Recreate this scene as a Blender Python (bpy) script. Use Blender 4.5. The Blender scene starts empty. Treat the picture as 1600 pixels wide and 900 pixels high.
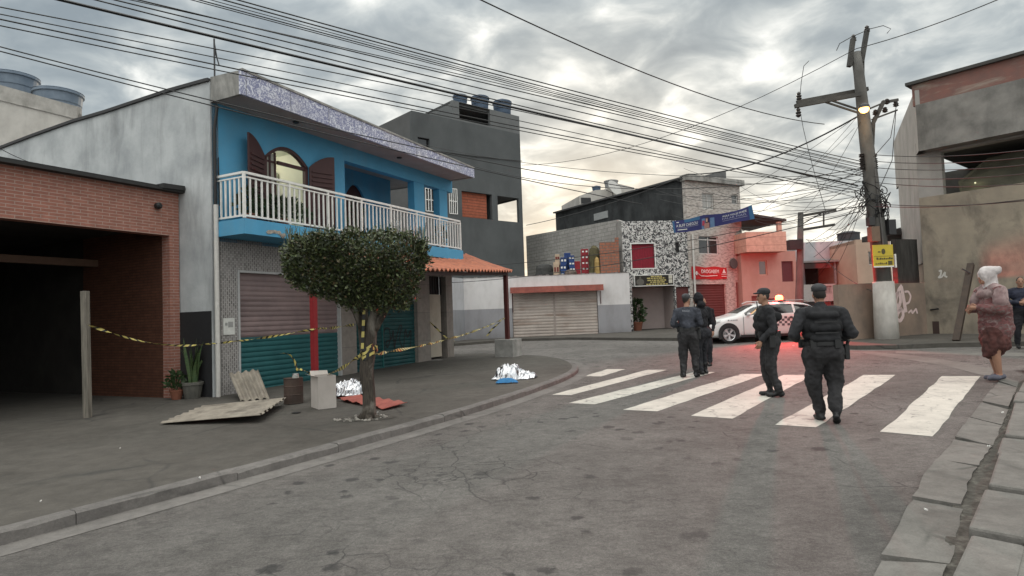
import bpy, bmesh, random
from math import *
from mathutils import Vector as Vec, Matrix, noise as mn
S = bpy.context.scene
C = S.collection
random.seed(7)
# ------------------------------------------------------------------ camera
F = 975.0; TH = radians(2.0); PT = atan(44/F); HC = 1.65
fw = Vec((0, cos(PT), sin(PT))); U_ = Vec((0, -sin(PT), cos(PT))); R_ = Vec((1, 0, 0))
cr = R_*cos(TH) - U_*sin(TH); cu = R_*sin(TH) + U_*cos(TH)
O = Vec((0, 0, HC))
cd = bpy.data.cameras.new('camera'); cam = bpy.data.objects.new('camera', cd); C.objects.link(cam)
cd.sensor_width = 36; cd.lens = 36*F/1600; cd.clip_end = 3000; cd.clip_start = .05
cam.matrix_world = Matrix(((cr.x, cu.x, -fw.x, O.x), (cr.y, cu.y, -fw.y, O.y), (cr.z, cu.z, -fw.z, O.z), (0, 0, 0, 1)))
S.camera = cam
# ------------------------------------------------------------------ sky, sun, exposure
SUN_EL, SUN_AZ = radians(9), radians(8)      # azimuth to the right of +Y
W = bpy.data.worlds.new('World'); S.world = W; W.use_nodes = True
nt = W.node_tree; nt.nodes.clear()
def nd(t, **k):
    n = nt.nodes.new(t)
    for a, b in k.items(): setattr(n, a, b)
    return n
def lk(a, b): nt.links.new(a, b)
def mth(op, a, b=None, c=None, clamp=False):
    n = nd('ShaderNodeMath', operation=op, use_clamp=clamp)
    for i, x in enumerate((a, b, c)):
        if x is None: continue
        if hasattr(x, 'links'): lk(x, n.inputs[i])
        else: n.inputs[i].default_value = x
    return n.outputs[0]
def ramp(fac, stops, interp='LINEAR'):
    n = nd('ShaderNodeValToRGB'); n.color_ramp.interpolation = interp
    e = n.color_ramp.elements
    while len(e) < len(stops): e.new(.5)
    for q, (p, c) in zip(e, stops):
        q.position = p; q.color = (*c, 1) if len(c) == 3 else c
    lk(fac, n.inputs[0]); return n.outputs[0]
def mixc(f, a, b, t='MIX'):
    n = nd('ShaderNodeMix', data_type='RGBA', blend_type=t)
    for s, x in ((n.inputs[0], f), (n.inputs[6], a), (n.inputs[7], b)):
        if hasattr(x, 'links'): lk(x, s)
        elif isinstance(x, (int, float)): s.default_value = x
        else: s.default_value = (*x, 1)
    return n.outputs[2]
tc = nd('ShaderNodeTexCoord'); sx = nd('ShaderNodeSeparateXYZ'); lk(tc.outputs['Generated'], sx.inputs[0])
zz = mth('ADD', mth('MAXIMUM', sx.outputs[2], 0.0), .30)
cx = nd('ShaderNodeCombineXYZ'); lk(mth('DIVIDE', sx.outputs[0], zz), cx.inputs[0]); lk(mth('DIVIDE', sx.outputs[1], zz), cx.inputs[1])
def wn(scale, detail, rough, dist, off):
    mp = nd('ShaderNodeMapping'); lk(cx.outputs[0], mp.inputs[0]); mp.inputs['Location'].default_value = off
    mp.inputs['Rotation'].default_value = (0, 0, radians(24)); mp.inputs['Scale'].default_value = (1, 1.1, 1)
    n = nd('ShaderNodeTexNoise'); lk(mp.outputs[0], n.inputs['Vector'])
    n.inputs['Scale'].default_value = scale; n.inputs['Detail'].default_value = detail
    n.inputs['Roughness'].default_value = rough; n.inputs['Distortion'].default_value = dist
    return n.outputs['Fac']
n1_, n2_ = wn(6.2, 7, .52, .35, (3.1, 1.2, 0)), wn(1.9, 4, .5, .2, (7.7, 2.2, 0))
dens = mth('ADD', mth('MULTIPLY', n1_, .72), mth('MULTIPLY', n2_, .38))
SKC = [(.38, (.195, .230, .255)), (.48, (.258, .293, .312)), (.55, (.335, .367, .376)), (.61, (.46, .482, .475)), (.70, (.70, .705, .675))]
cl = ramp(dens, SKC)
# light from the low sun behind the clouds, low over the street
front = mth('MULTIPLY', mth('SMOOTH_MAX', sx.outputs[1], 0.0, .1), 1.0, clamp=True)
low = mth('SUBTRACT', 1.0, mth('MULTIPLY', mth('ABSOLUTE', sx.outputs[2]), 3.1), clamp=True)
glow = mth('MULTIPLY', mth('MULTIPLY', low, low), front)
cl = mixc(mth('MULTIPLY', glow, .2), cl, mixc(.5, cl, (1.0, .93, .80)))
cl = mixc(mth('MULTIPLY', mth('MULTIPLY', glow, mth('SUBTRACT', dens, .51)), 4.0, clamp=True), cl, (1.12, 1.06, .92))
sky = nd('ShaderNodeTexSky', sky_type='NISHITA'); sky.sun_disc = False
sky.sun_elevation = SUN_EL; sky.sun_rotation = SUN_AZ; sky.dust_density = 2.0
zen = mth('MULTIPLY', mth('SUBTRACT', sx.outputs[2], .42), 1.9, clamp=True)
back = mth('MULTIPLY', mth('SUBTRACT', 0.15, sx.outputs[1]), 1.2, clamp=True)
extra_ = mth('ADD', mth('MULTIPLY', zen, 2.9), mth('MULTIPLY', back, 1.3))
gs = nd('ShaderNodeCombineXYZ')
for i in range(3): lk(mth('MULTIPLY', mth('ADD', 1.0, mth('MULTIPLY', extra_, (1.08, 1.0, .93)[i])), 10.0), gs.inputs[i])
col = mixc(1.0, cl, gs.outputs[0], 'MULTIPLY')
col = mixc(.06, col, sky.outputs[0])
bg = nd('ShaderNodeBackground'); bg.inputs[1].default_value = .135; lk(col, bg.inputs[0])
wo = nd('ShaderNodeOutputWorld'); lk(bg.outputs[0], wo.inputs[0])
sl = bpy.data.lights.new('sun', 'SUN'); sl.energy = .6; sl.angle = radians(15); sl.color = (1, .86, .68)
so = bpy.data.objects.new('sun', sl); C.objects.link(so)
sd = Vec((sin(SUN_AZ)*cos(SUN_EL), cos(SUN_AZ)*cos(SUN_EL), sin(SUN_EL)))
so.rotation_euler = sd.to_track_quat('Z', 'Y').to_euler(); so.location = (0, 0, 40)
vs = S.view_settings; vs.view_transform = 'Standard'; vs.look = 'None'; vs.exposure = .2; vs.gamma = 1; vs.use_curve_mapping = False
S.cycles.max_bounces = 6; S.cycles.use_denoising = True; S.cycles.sample_clamp_indirect = 6
# ------------------------------------------------------------------ geometry helpers
GA, GB = .015, .012                        # the street climbs gently to the right and away
def gz(x, y): return GA*x + GB*y
def ray(u, v): return cr*((u-800)/F) + cu*((450-v)/F) + fw
def G(u, v, h=0.0):                        # point of the street surface (raised by h)
    d = ray(u, v); t = (HC-h)/(GA*d.x + GB*d.y - d.z); return O + d*t
def AT(u, v, Y):                           # point at depth Y
    d = ray(u, v); return O + d*(Y/d.y)
def frame(p, d):
    d = Vec((d[0], d[1], 0)).normalized(); n = Vec((-d.y, d.x, 0))
    return Matrix(((d.x, n.x, 0, p[0]), (d.y, n.y, 0, p[1]), (0, 0, 1, p[2]), (0, 0, 0, 1)))
def loc(M, u, v, y=0.0):                   # (x, z) on the plane y of a frame
    I = M.inverted(); o = I @ O; d = I.to_3x3() @ ray(u, v); t = (y-o.y)/d.y; p = o + d*t; return p.x, p.z
def locx(M, u, v, x=0.0):                  # (y, z) on the plane x of a frame
    I = M.inverted(); o = I @ O; d = I.to_3x3() @ ray(u, v); t = (x-o.x)/d.x; p = o + d*t; return p.y, p.z
class MB:
    def __init__(s): s.v = []; s.f = []; s.m = []
    def add(s, vs, fs, mi=0):
        b = len(s.v); s.v += [tuple(q) for q in vs]
        for f in fs: s.f.append([b+i for i in f]); s.m.append(mi)
        return s
    def box(s, x0, x1, y0, y1, z0, z1, mi=0):
        return s.add([(x0,y0,z0),(x1,y0,z0),(x1,y1,z0),(x0,y1,z0),(x0,y0,z1),(x1,y0,z1),(x1,y1,z1),(x0,y1,z1)],
                     [(3,2,1,0),(4,5,6,7),(0,1,5,4),(1,2,6,5),(2,3,7,6),(3,0,4,7)], mi)
    def bar(s, p, q, w, h=None, mi=0, up=(0,0,1)):
        p, q = Vec(p), Vec(q); h = h or w; d = (q-p).normalized(); a = d.cross(Vec(up))
        if a.length < 1e-4: a = d.cross(Vec((0,1,0)))
        a.normalize(); b = a.cross(d); a *= w/2; b *= h/2
        return s.add([p-a-b,p+a-b,p+a+b,p-a+b,q-a-b,q+a-b,q+a+b,q-a+b],
                     [(0,1,2,3),(7,6,5,4),(0,4,5,1),(1,5,6,2),(2,6,7,3),(3,7,4,0)], mi)
    def tube(s, pts, r, n=6, mi=0, caps=True):
        pts = [Vec(p) for p in pts]; k = len(pts); rs = r if isinstance(r, (list, tuple)) else [r]*k
        vs = []; a = None
        for i in range(k):
            d = (pts[min(i+1,k-1)]-pts[max(i-1,0)]).normalized()
            if a is None:
                a = d.cross(Vec((0,0,1)));
                if a.length < .05: a = d.cross(Vec((1,0,0)))
            a = (a - d*a.dot(d)).normalized(); b = d.cross(a)
            vs += [pts[i] + (a*cos(2*pi*j/n) + b*sin(2*pi*j/n))*rs[i] for j in range(n)]
        fs = [(i*n+j, i*n+(j+1)%n, (i+1)*n+(j+1)%n, (i+1)*n+j) for i in range(k-1) for j in range(n)]
        if caps: fs += [tuple(range(n))[::-1], tuple(range((k-1)*n, k*n))]
        return s.add(vs, fs, mi)
    def lathe(s, prof, c=(0,0,0), n=20, mi=0):
        vs = []; c = Vec(c)
        for r, z in prof: vs += [c + Vec((r*cos(2*pi*j/n), r*sin(2*pi*j/n), z)) for j in range(n)]
        k = len(prof)
        fs = [(i*n+j, i*n+(j+1)%n, (i+1)*n+(j+1)%n, (i+1)*n+j) for i in range(k-1) for j in range(n)]
        fs += [tuple(range(n))[::-1], tuple(range((k-1)*n, k*n))]
        return s.add(vs, fs, mi)
    def prism(s, pts, y0, y1, mi=0):       # outline (x, z) extruded along y
        n = len(pts)
        vs = [(x, y0, z) for x, z in pts] + [(x, y1, z) for x, z in pts]
        fs = [tuple(range(n)), tuple(range(n, 2*n))[::-1]] + [(i, n+i, n+(i+1)%n, (i+1)%n) for i in range(n)]
        return s.add(vs, fs, mi)
    def prismx(s, pts, x0, x1, mi=0):      # outline (y, z) extruded along x
        n = len(pts)
        vs = [(x0, y, z) for y, z in pts] + [(x1, y, z) for y, z in pts]
        fs = [tuple(range(n))[::-1], tuple(range(n, 2*n))] + [(i, (i+1)%n, n+(i+1)%n, n+i) for i in range(n)]
        return s.add(vs, fs, mi)
    def prismz(s, pts, z0, z1, mi=0):      # outline of 3D points, raised
        n = len(pts)
        vs = [(p[0], p[1], p[2]+z0) for p in pts] + [(p[0], p[1], p[2]+z1) for p in pts]
        fs = [tuple(range(n))[::-1], tuple(range(n, 2*n))] + [(i, (i+1)%n, n+(i+1)%n, n+i) for i in range(n)]
        return s.add(vs, fs, mi)
    def wall(s, x0, x1, z0, z1, y0, y1, holes=(), mi=0, top=None):   # wall with rectangular openings (hx0,hx1,hz0,hz1)
        xs = sorted({x0, x1, *[min(max(h[i], x0), x1) for h in holes for i in (0, 1)]})
        zs = sorted({z0, z1, *[min(max(h[i], z0), z1) for h in holes for i in (2, 3)]})
        def solid(i, j):
            if i < 0 or j < 0 or i >= len(xs)-1 or j >= len(zs)-1: return False
            cx_, cz_ = (xs[i]+xs[i+1])/2, (zs[j]+zs[j+1])/2
            return not any(h[0] < cx_ < h[1] and h[2] < cz_ < h[3] for h in holes)
        for i in range(len(xs)-1):
            for j in range(len(zs)-1):
                if not solid(i, j): continue
                a, b, c, d = xs[i], xs[i+1], zs[j], zs[j+1]
                v = [(a,y0,c),(b,y0,c),(b,y0,d),(a,y0,d),(a,y1,c),(b,y1,c),(b,y1,d),(a,y1,d)]
                f = [(0,1,2,3),(7,6,5,4)]
                if not solid(i-1, j): f.append((0,3,7,4))
                if not solid(i+1, j): f.append((1,5,6,2))
                if not solid(i, j-1): f.append((0,4,5,1))
                if not solid(i, j+1): f.append((3,2,6,7))
                s.add(v, f, mi)
        return s
    def build(s, name, mats, parent=None, smooth=False, mtx=None, bevel=0):
        me = bpy.data.meshes.new(name); me.from_pydata(s.v, [], s.f)
        mats = mats if isinstance(mats, (list, tuple)) else [mats]
        for m in mats: me.materials.append(m)
        for p, mi in zip(me.polygons, s.m): p.material_index = min(mi, len(mats)-1); p.use_smooth = smooth
        bm = bmesh.new(); bm.from_mesh(me); bmesh.ops.remove_doubles(bm, verts=bm.verts, dist=1e-5)
        bmesh.ops.recalc_face_normals(bm, faces=bm.faces); bm.to_mesh(me); bm.free()
        o = bpy.data.objects.new(name, me); C.objects.link(o)
        if parent: o.parent = parent
        if mtx is not None: o.matrix_world = mtx
        if bevel:
            b = o.modifiers.new('bevel', 'BEVEL'); b.width = bevel; b.segments = 2; b.limit_method = 'ANGLE'
        return o
def tag(o, label, cat, group=None):
    o['label'] = label; o['category'] = cat
    if group: o['group'] = group
    return o
def thing(name, label, cat, M, group=None):
    o = bpy.data.objects.new(name, None); C.objects.link(o); o.empty_display_size = .2
    o.matrix_world = M if isinstance(M, Matrix) else Matrix.Translation(M)
    return tag(o, label, cat, group)
def struct(o, kind='structure'): o['kind'] = kind; return o
def dup(root, M, label, group=None):
    r = root.copy(); C.objects.link(r); r.matrix_world = M; r['label'] = label
    if group: r['group'] = group
    for ch in list(root.children):
        c = ch.copy(); C.objects.link(c); c.parent = r
        for g in ch.children:
            d = g.copy(); C.objects.link(d); d.parent = c
    return r
# ------------------------------------------------------------------ materials
def srgb(r, g, b):
    f = lambda c: (c/255/12.92 if c <= 10 else ((c/255+.055)/1.055)**2.4)
    return (f(r), f(g), f(b))
def mk(name):
    global nt
    m = bpy.data.materials.new(name); m.use_nodes = True; nt = m.node_tree
    b = nt.nodes['Principled BSDF']; return m, b
def coords(scale=(1, 1, 1), off=(0, 0, 0)):
    t = nd('ShaderNodeTexCoord'); mp = nd('ShaderNodeMapping'); lk(t.outputs['Object'], mp.inputs[0])
    mp.inputs['Scale'].default_value = scale; mp.inputs['Location'].default_value = off; return mp.outputs[0]
def tnoise(vec, scale, detail=5, rough=.6, dist=0):
    n = nd('ShaderNodeTexNoise'); lk(vec, n.inputs['Vector'])
    n.inputs['Scale'].default_value = scale; n.inputs['Detail'].default_value = detail
    n.inputs['Roughness'].default_value = rough; n.inputs['Distortion'].default_value = dist
    return n.outputs['Fac']
def bumpn(b, h, strength, dist=.02):
    n = nd('ShaderNodeBump'); n.inputs['Strength'].default_value = strength; n.inputs['Distance'].default_value = dist
    lk(h, n.inputs['Height']); lk(n.outputs[0], b.inputs['Normal'])
def plain(name, c1, c2=None, scale=4, rough=.7, bump=.15, bscale=30, stretch=(1,1,1), stain=None, sscale=1.2, samt=.6, sstretch=(1,1,.35), lo=.35, hi=.65, metallic=0, spec=.3):
    m, b = mk(name); c2 = c2 or tuple(x*.75 for x in c1)
    v = coords(stretch); f = tnoise(v, scale)
    c = ramp(f, [(lo, c1), (hi, c2)])
    if stain:
        sf = tnoise(coords(sstretch, (3.3, 1.7, 5.1)), sscale, 7, .65, .3)
        k = ramp(sf, [(.5, (0,0,0)), (.68, (samt,)*3)]); c = mixc(k, c, stain)
    lk(c, b.inputs['Base Color']); b.inputs['Roughness'].default_value = rough; b.inputs['Metallic'].default_value = metallic
    b.inputs['Specular IOR Level'].default_value = spec
    if bump: bumpn(b, tnoise(coords(), bscale, 4), bump, .01)
    return m
def brickm(name, c1, c2, mortar, bw, bh, ms=.012, rough=.8, offset=.5, stain=None, bump=.4, samt=.5, sscale=.8, coordx='x+y', freq=2, swap=False):
    m, b = mk(name); t = nd('ShaderNodeTexCoord'); s = nd('ShaderNodeSeparateXYZ'); lk(t.outputs['Object'], s.inputs[0])
    cb = nd('ShaderNodeCombineXYZ'); lk(mth('ADD', s.outputs[0], s.outputs[1]), cb.inputs[1 if swap else 0]); lk(s.outputs[2], cb.inputs[0 if swap else 1])
    br = nd('ShaderNodeTexBrick'); lk(cb.outputs[0], br.inputs['Vector']); br.offset = offset; br.offset_frequency = freq
    br.inputs['Color1'].default_value = (*c1, 1); br.inputs['Color2'].default_value = (*c2, 1); br.inputs['Mortar'].default_value = (*mortar, 1)
    br.inputs['Scale'].default_value = 1; br.inputs['Mortar Size'].default_value = ms; br.inputs['Mortar Smooth'].default_value = .2
    br.inputs['Brick Width'].default_value = bw; br.inputs['Row Height'].default_value = bh
    c = br.outputs['Color']
    c = mixc(.5, c, mixc(1.0, c, ramp(tnoise(coords(), 6, 5), [(.3, (.55,)*3), (.7, (1.15,)*3)]), 'MULTIPLY'))
    if stain:
        k = ramp(tnoise(coords((1,1,.4), (2,5,1)), sscale, 7, .65, .3), [(.48, (0,0,0)), (.66, (samt,)*3)]); c = mixc(k, c, stain)
    lk(c, b.inputs['Base Color']); b.inputs['Roughness'].default_value = rough; b.inputs['Specular IOR Level'].default_value = .25
    if bump: bumpn(b, mth('SUBTRACT', 1.0, br.outputs['Fac']), bump, .006)
    return m
def flat(name, c, rough=.6, metallic=0, spec=.4):
    m, b = mk(name); v = coords()
    lk(ramp(tnoise(v, 9, 5), [(.3, c), (.75, tuple(x*.8 for x in c))]), b.inputs['Base Color'])
    b.inputs['Roughness'].default_value = rough; b.inputs['Metallic'].default_value = metallic; b.inputs['Specular IOR Level'].default_value = spec
    return m
def emit(name, c, st):
    m, b = mk(name); b.inputs['Base Color'].default_value = (*c, 1); b.inputs['Emission Color'].default_value = (*c, 1); b.inputs['Emission Strength'].default_value = st
    return m
def glassm(name, c=(.03, .035, .04), rough=.08):
    m, b = mk(name); b.inputs['Base Color'].default_value = (*c, 1); b.inputs['Roughness'].default_value = rough; b.inputs['Specular IOR Level'].default_value = .8
    return m
# asphalt and concrete
def asphalt():
    m, b = mk('asphalt'); v = coords()
    big = tnoise(v, .35, 5, .6, .4); mid = tnoise(coords((1,1,1), (4,9,0)), 2.6, 8, .7, .4); fine = tnoise(v, 120, 3, .7)
    c = ramp(big, [(.32, (.104,.0965,.090)), (.5, (.132,.123,.115)), (.7, (.162,.151,.141))])
    c = mixc(.8, c, ramp(mid, [(.30, (.66,)*3), (.50, (1.0,)*3), (.70, (1.22,)*3)]), 'MULTIPLY')
    c = mixc(.65, c, ramp(fine, [(.3, (.5,)*3), (.7, (1.5,)*3)]), 'MULTIPLY')
    c = mixc(.7, c, ramp(tnoise(coords((1,1.6,1), (7,3,0)), 9, 5, .65, .5), [(.34, (.72,)*3), (.5, (1.0,)*3), (.66, (1.16,)*3)]), 'MULTIPLY')
    c = mixc(.6, c, ramp(tnoise(v, 42, 4, .75), [(.32, (.6,)*3), (.5, (1.0,)*3), (.68, (1.4,)*3)]), 'MULTIPLY')
    # oil spots
    vo = nd('ShaderNodeTexVoronoi', voronoi_dimensions='2D'); lk(mixc(.12, v, nd_col(tnoise_c(v, 5))), vo.inputs['Vector']); vo.inputs['Scale'].default_value = 2.3; vo.inputs['Randomness'].default_value = 1
    sp = mth('MULTIPLY', ramp(mth('ADD', vo.outputs['Distance'], mth('MULTIPLY', mth('SUBTRACT', tnoise(v, 1.3, 6, .75), .5), .95)), [(.05, (1,1,1)), (.12, (0,0,0))]), ramp(tnoise(coords((1,1,1), (9,2,0)), .5, 3), [(.42, (0,0,0)), (.55, (.85,)*3)]))
    c = mixc(sp, c, (.045,.043,.042))
    # cracks
    ve = nd('ShaderNodeTexVoronoi', feature='DISTANCE_TO_EDGE', voronoi_dimensions='2D'); lk(mixc(.22, v, nd_col(tnoise_c(v, 1.6))), ve.inputs['Vector']); ve.inputs['Scale'].default_value = 1.1
    ck = mth('MULTIPLY', ramp(ve.outputs['Distance'], [(.002, (1,1,1)), (.012, (0,0,0))]), ramp(tnoise(coords((1,1,1), (1,7,0)), .6, 5), [(.50, (0,0,0)), (.60, (.6,)*3)]))
    ve2 = nd('ShaderNodeTexVoronoi', feature='DISTANCE_TO_EDGE'); lk(mixc(.2, v, nd_col(tnoise_c(v, 4))), ve2.inputs['Vector']); ve2.inputs['Scale'].default_value = 3.8
    ck2 = mth('MULTIPLY', ramp(ve2.outputs['Distance'], [(.006, (1,1,1)), (.03, (0,0,0))]), ramp(tnoise(coords((1,1,1), (5,3,0)), .33, 4), [(.53, (0,0,0)), (.62, (.65,)*3)]))
    ck = mth('MAXIMUM', ck, ck2)
    c = mixc(ck, c, (.03,.03,.03)); lk(c, b.inputs['Base Color'])
    b.inputs['Roughness'].default_value = .85; b.inputs['Specular IOR Level'].default_value = .3
    h = mth('ADD', mth('MULTIPLY', fine, .8), mth('SUBTRACT', mth('MULTIPLY', mid, 1.2), mth('MULTIPLY', ck, .9)))
    bumpn(b, h, .75, .03); return m
def tnoise_c(v, s):
    n = nd('ShaderNodeTexNoise'); lk(v, n.inputs['Vector']); n.inputs['Scale'].default_value = s; n.inputs['Detail'].default_value = 4; return n.outputs['Color']
def nd_col(x): return x
def concrete(name, c1, c2, dark, s=1.0, joint=None):
    m, b = mk(name); v = coords()
    c = ramp(tnoise(v, .6*s, 7, .65, .5), [(.32, c1), (.66, c2)])
    c = mixc(.6, c, ramp(tnoise(v, 5*s, 7, .7, .3), [(.3, (.6,)*3), (.7, (1.25,)*3)]), 'MULTIPLY')
    c = mixc(.4, c, ramp(tnoise(v, 90, 3), [(.3, (.7,)*3), (.7, (1.25,)*3)]), 'MULTIPLY')
    ve = nd('ShaderNodeTexVoronoi', feature='DISTANCE_TO_EDGE'); lk(mixc(.25, v, tnoise_c(v, 1.3)), ve.inputs['Vector']); ve.inputs['Scale'].default_value = .7*s
    ck = mth('MULTIPLY', ramp(ve.outputs['Distance'], [(.003, (1,1,1)), (.018, (0,0,0))]), ramp(tnoise(coords((1,1,1), (3,1,0)), .5, 4), [(.48, (0,0,0)), (.58, (.6,)*3)]))
    c = mixc(ck, c, dark); lk(c, b.inputs['Base Color'])
    b.inputs['Roughness'].default_value = .88; b.inputs['Specular IOR Level'].default_value = .25
    bumpn(b, mth('SUBTRACT', tnoise(v, 14, 7, .7), mth('MULTIPLY', ck, .8)), .45, .02); return m
ASPH = asphalt()
PAVE = concrete('pavement_concrete', (.066,.0605,.053), (.098,.090,.080), (.03,.03,.03))
GUTT = concrete('worn_gutter_concrete', (.125,.117,.110), (.18,.169,.158), (.04,.04,.038), 1.6)
KERB = concrete('kerb_concrete', (.115,.107,.102), (.17,.159,.150), (.04,.04,.038), 1.6)
SLAB = concrete('gutter_concrete', (.118,.111,.102), (.175,.165,.152), (.05,.05,.045), 1.3)
DIRT = plain('dirt', (.045,.040,.034), (.085,.078,.068), 18, .95, .8, 40, stain=(.16,.15,.13), sscale=9, samt=.7, sstretch=(1,1,1))
def paint():
    m, b = mk('road_paint'); v = coords()
    c = ramp(tnoise(v, 3, 6), [(.3, (.54,.505,.45)), (.7, (.40,.375,.335))])
    w = mth('MAXIMUM', ramp(tnoise(coords((1,1,1),(5,5,0)), 5, 9, .75, .8), [(.56, (0,0,0)), (.63, (.85,)*3)]), ramp(tnoise(v, 70, 3, .7), [(.60, (0,0,0)), (.70, (.7,)*3)]))
    ve = nd('ShaderNodeTexVoronoi', feature='DISTANCE_TO_EDGE'); lk(mixc(.2, v, tnoise_c(v, 3)), ve.inputs['Vector']); ve.inputs['Scale'].default_value = 2.5
    ck = mth('MULTIPLY', ramp(ve.outputs['Distance'], [(.01, (1,1,1)), (.05, (0,0,0))]), ramp(tnoise(coords((1,1,1), (2,2,0)), .7, 5), [(.5, (0,0,0)), (.6, (.6,)*3)]))
    lk(mixc(mth('MAXIMUM', w, ck), c, (.13,.125,.118)), b.inputs['Base Color']); b.inputs['Roughness'].default_value = .75
    bumpn(b, tnoise(v, 60, 4), .25, .01); return m
PAINT = paint()
WHITE = flat('white_paint', (.74,.73,.70), .45)
BLACK = flat('black_plastic', (.015,.015,.016), .5)
DARKMET = flat('dark_metal', (.05,.05,.052), .5, .4)
WOODG = plain('grey_wood', (.20,.18,.15), (.11,.10,.085), 5, .85, .4, 20, (6,6,.5))
WOODB = plain('brown_wood', (.075,.045,.03), (.04,.025,.018), 5, .7, .3, 20, (6,6,.6))
# ------------------------------------------------------------------ ground
def Z(p, h=0.0): return Vec((p[0], p[1], gz(p[0], p[1])+h))
mb = MB(); g = 700
def sheet(x0, x1, y0, y1, nx, ny):
    m = MB(); xs = [x0+(x1-x0)*i/nx for i in range(nx+1)]; ys = [y0+(y1-y0)*j/ny for j in range(ny+1)]
    m.add([(x, y, gz(x, y)) for y in ys for x in xs], [(j*(nx+1)+i, j*(nx+1)+i+1, (j+1)*(nx+1)+i+1, (j+1)*(nx+1)+i) for j in range(ny) for i in range(nx)])
    return m
struct(sheet(-g, g, -g, g, 8, 8).build('road', ASPH))
def offset(pts, d):                       # polyline shifted to its left by d
    out = []
    for i in range(len(pts)):
        a = Vec(pts[max(i-1, 0)][:2]); b = Vec(pts[min(i+1, len(pts)-1)][:2]); t = (b-a).normalized()
        out.append((pts[i][0]-t.y*d, pts[i][1]+t.x*d))
    return out
def smooth(pts, it=2):
    for _ in range(it):
        q = [pts[0]]
        for a, b in zip(pts, pts[1:]):
            q += [tuple(a[k]*.75+b[k]*.25 for k in range(2)), tuple(a[k]*.25+b[k]*.75 for k in range(2))]
        pts = q + [pts[-1]]
    return pts
def ribbon(pa, pb, h, mb=None, mi=0, drop=None):
    mb = mb or MB(); n = len(pa)
    vs = [Z(p, h) for p in pa] + [Z(p, h) for p in pb]
    fs = [(i, i+1, n+i+1, n+i) for i in range(n-1)]
    mb.add(vs, fs, mi)
    if drop is not None:
        for pl in (pa, pb): mb.add([Z(p, h) for p in pl] + [Z(p, drop) for p in pl], fs, mi)
    return mb
kp = [(-9.6, -3.4)] + [tuple(G(u, v)[:2]) for u, v in [(0, 853), (330, 763), (640, 676), (770, 637), (860, 605), (895, 590), (906, 580), (897, 570), (872, 563), (827, 559.5), (760, 556)]]
kp = smooth(kp, 3); kr = random.Random(2)
kp = [(x+.014*mn.noise(Vec((x*1.7, y*1.7, 0))), y+.014*mn.noise(Vec((x*1.7, y*1.7, 5)))) for x, y in kp]
kin = offset(kp, .15); gout = offset(kp, -.30)
KH = .11
def resample(pl, st_):
    out = []; 
    for a, b in zip(pl, pl[1:]):
        L = sqrt((b[0]-a[0])**2+(b[1]-a[1])**2); k = max(1, int(L/st_)); out += [(a[0]+(b[0]-a[0])*i/k, a[1]+(b[1]-a[1])*i/k) for i in range(k)]
    return out+[pl[-1]]
kmb = MB(); kfine = resample(kp, .10); kfin = offset(kfine, .155); i0 = 0
while i0 < len(kfine)-2:
    i1 = min(len(kfine)-1, i0+kr.randint(8, 13)); dz = kr.uniform(-.012, .008); pa = kfine[i0:i1+1]; pb = kfin[i0:i1+1]
    if len(pa) > 2:
        f_ = .06; pa[0] = tuple(pa[0][k]+(pa[1][k]-pa[0][k])*f_ for k in (0, 1)); pb[0] = tuple(pb[0][k]+(pb[1][k]-pb[0][k])*f_ for k in (0, 1))
    if len(pa) < 2: break
    pc = offset(pa, .03); n = len(pa); ch = [(.012+.02*max(0, mn.noise(Vec((p[0]*4, p[1]*4, 9))))) for p in pa]
    kmb.add([Z(p, -.05) for p in pa]+[Z(p, KH+dz-c*1.6) for p, c in zip(pa, ch)]+[Z(p, KH+dz) for p in pc]+[Z(p, KH+dz*.3) for p in pb]+[Z(p, -.05) for p in pb],
        [(r*n+i, r*n+i+1, (r+1)*n+i+1, (r+1)*n+i) for r in range(4) for i in range(n-1)]+[(0, n, 2*n, 3*n, 4*n), (5*n-1, 4*n-1, 3*n-1, 2*n-1, n-1)])
    i0 = i1
kmb.build('kerb', KERB)
struct(bpy.data.objects['kerb'])
struct(ribbon(kp, gout, .004).build('gutter', GUTT))
end = G(700, 552)
side = [Z(p, KH-.004) for p in kin] + [Z((-3.6, 23.5), KH), Z((-14, 23.5), KH), Z((-22, -3), KH)]
mb = MB(); mb.add(side, [tuple(range(len(side)))]); struct(mb.build('pavement', PAVE))
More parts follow.
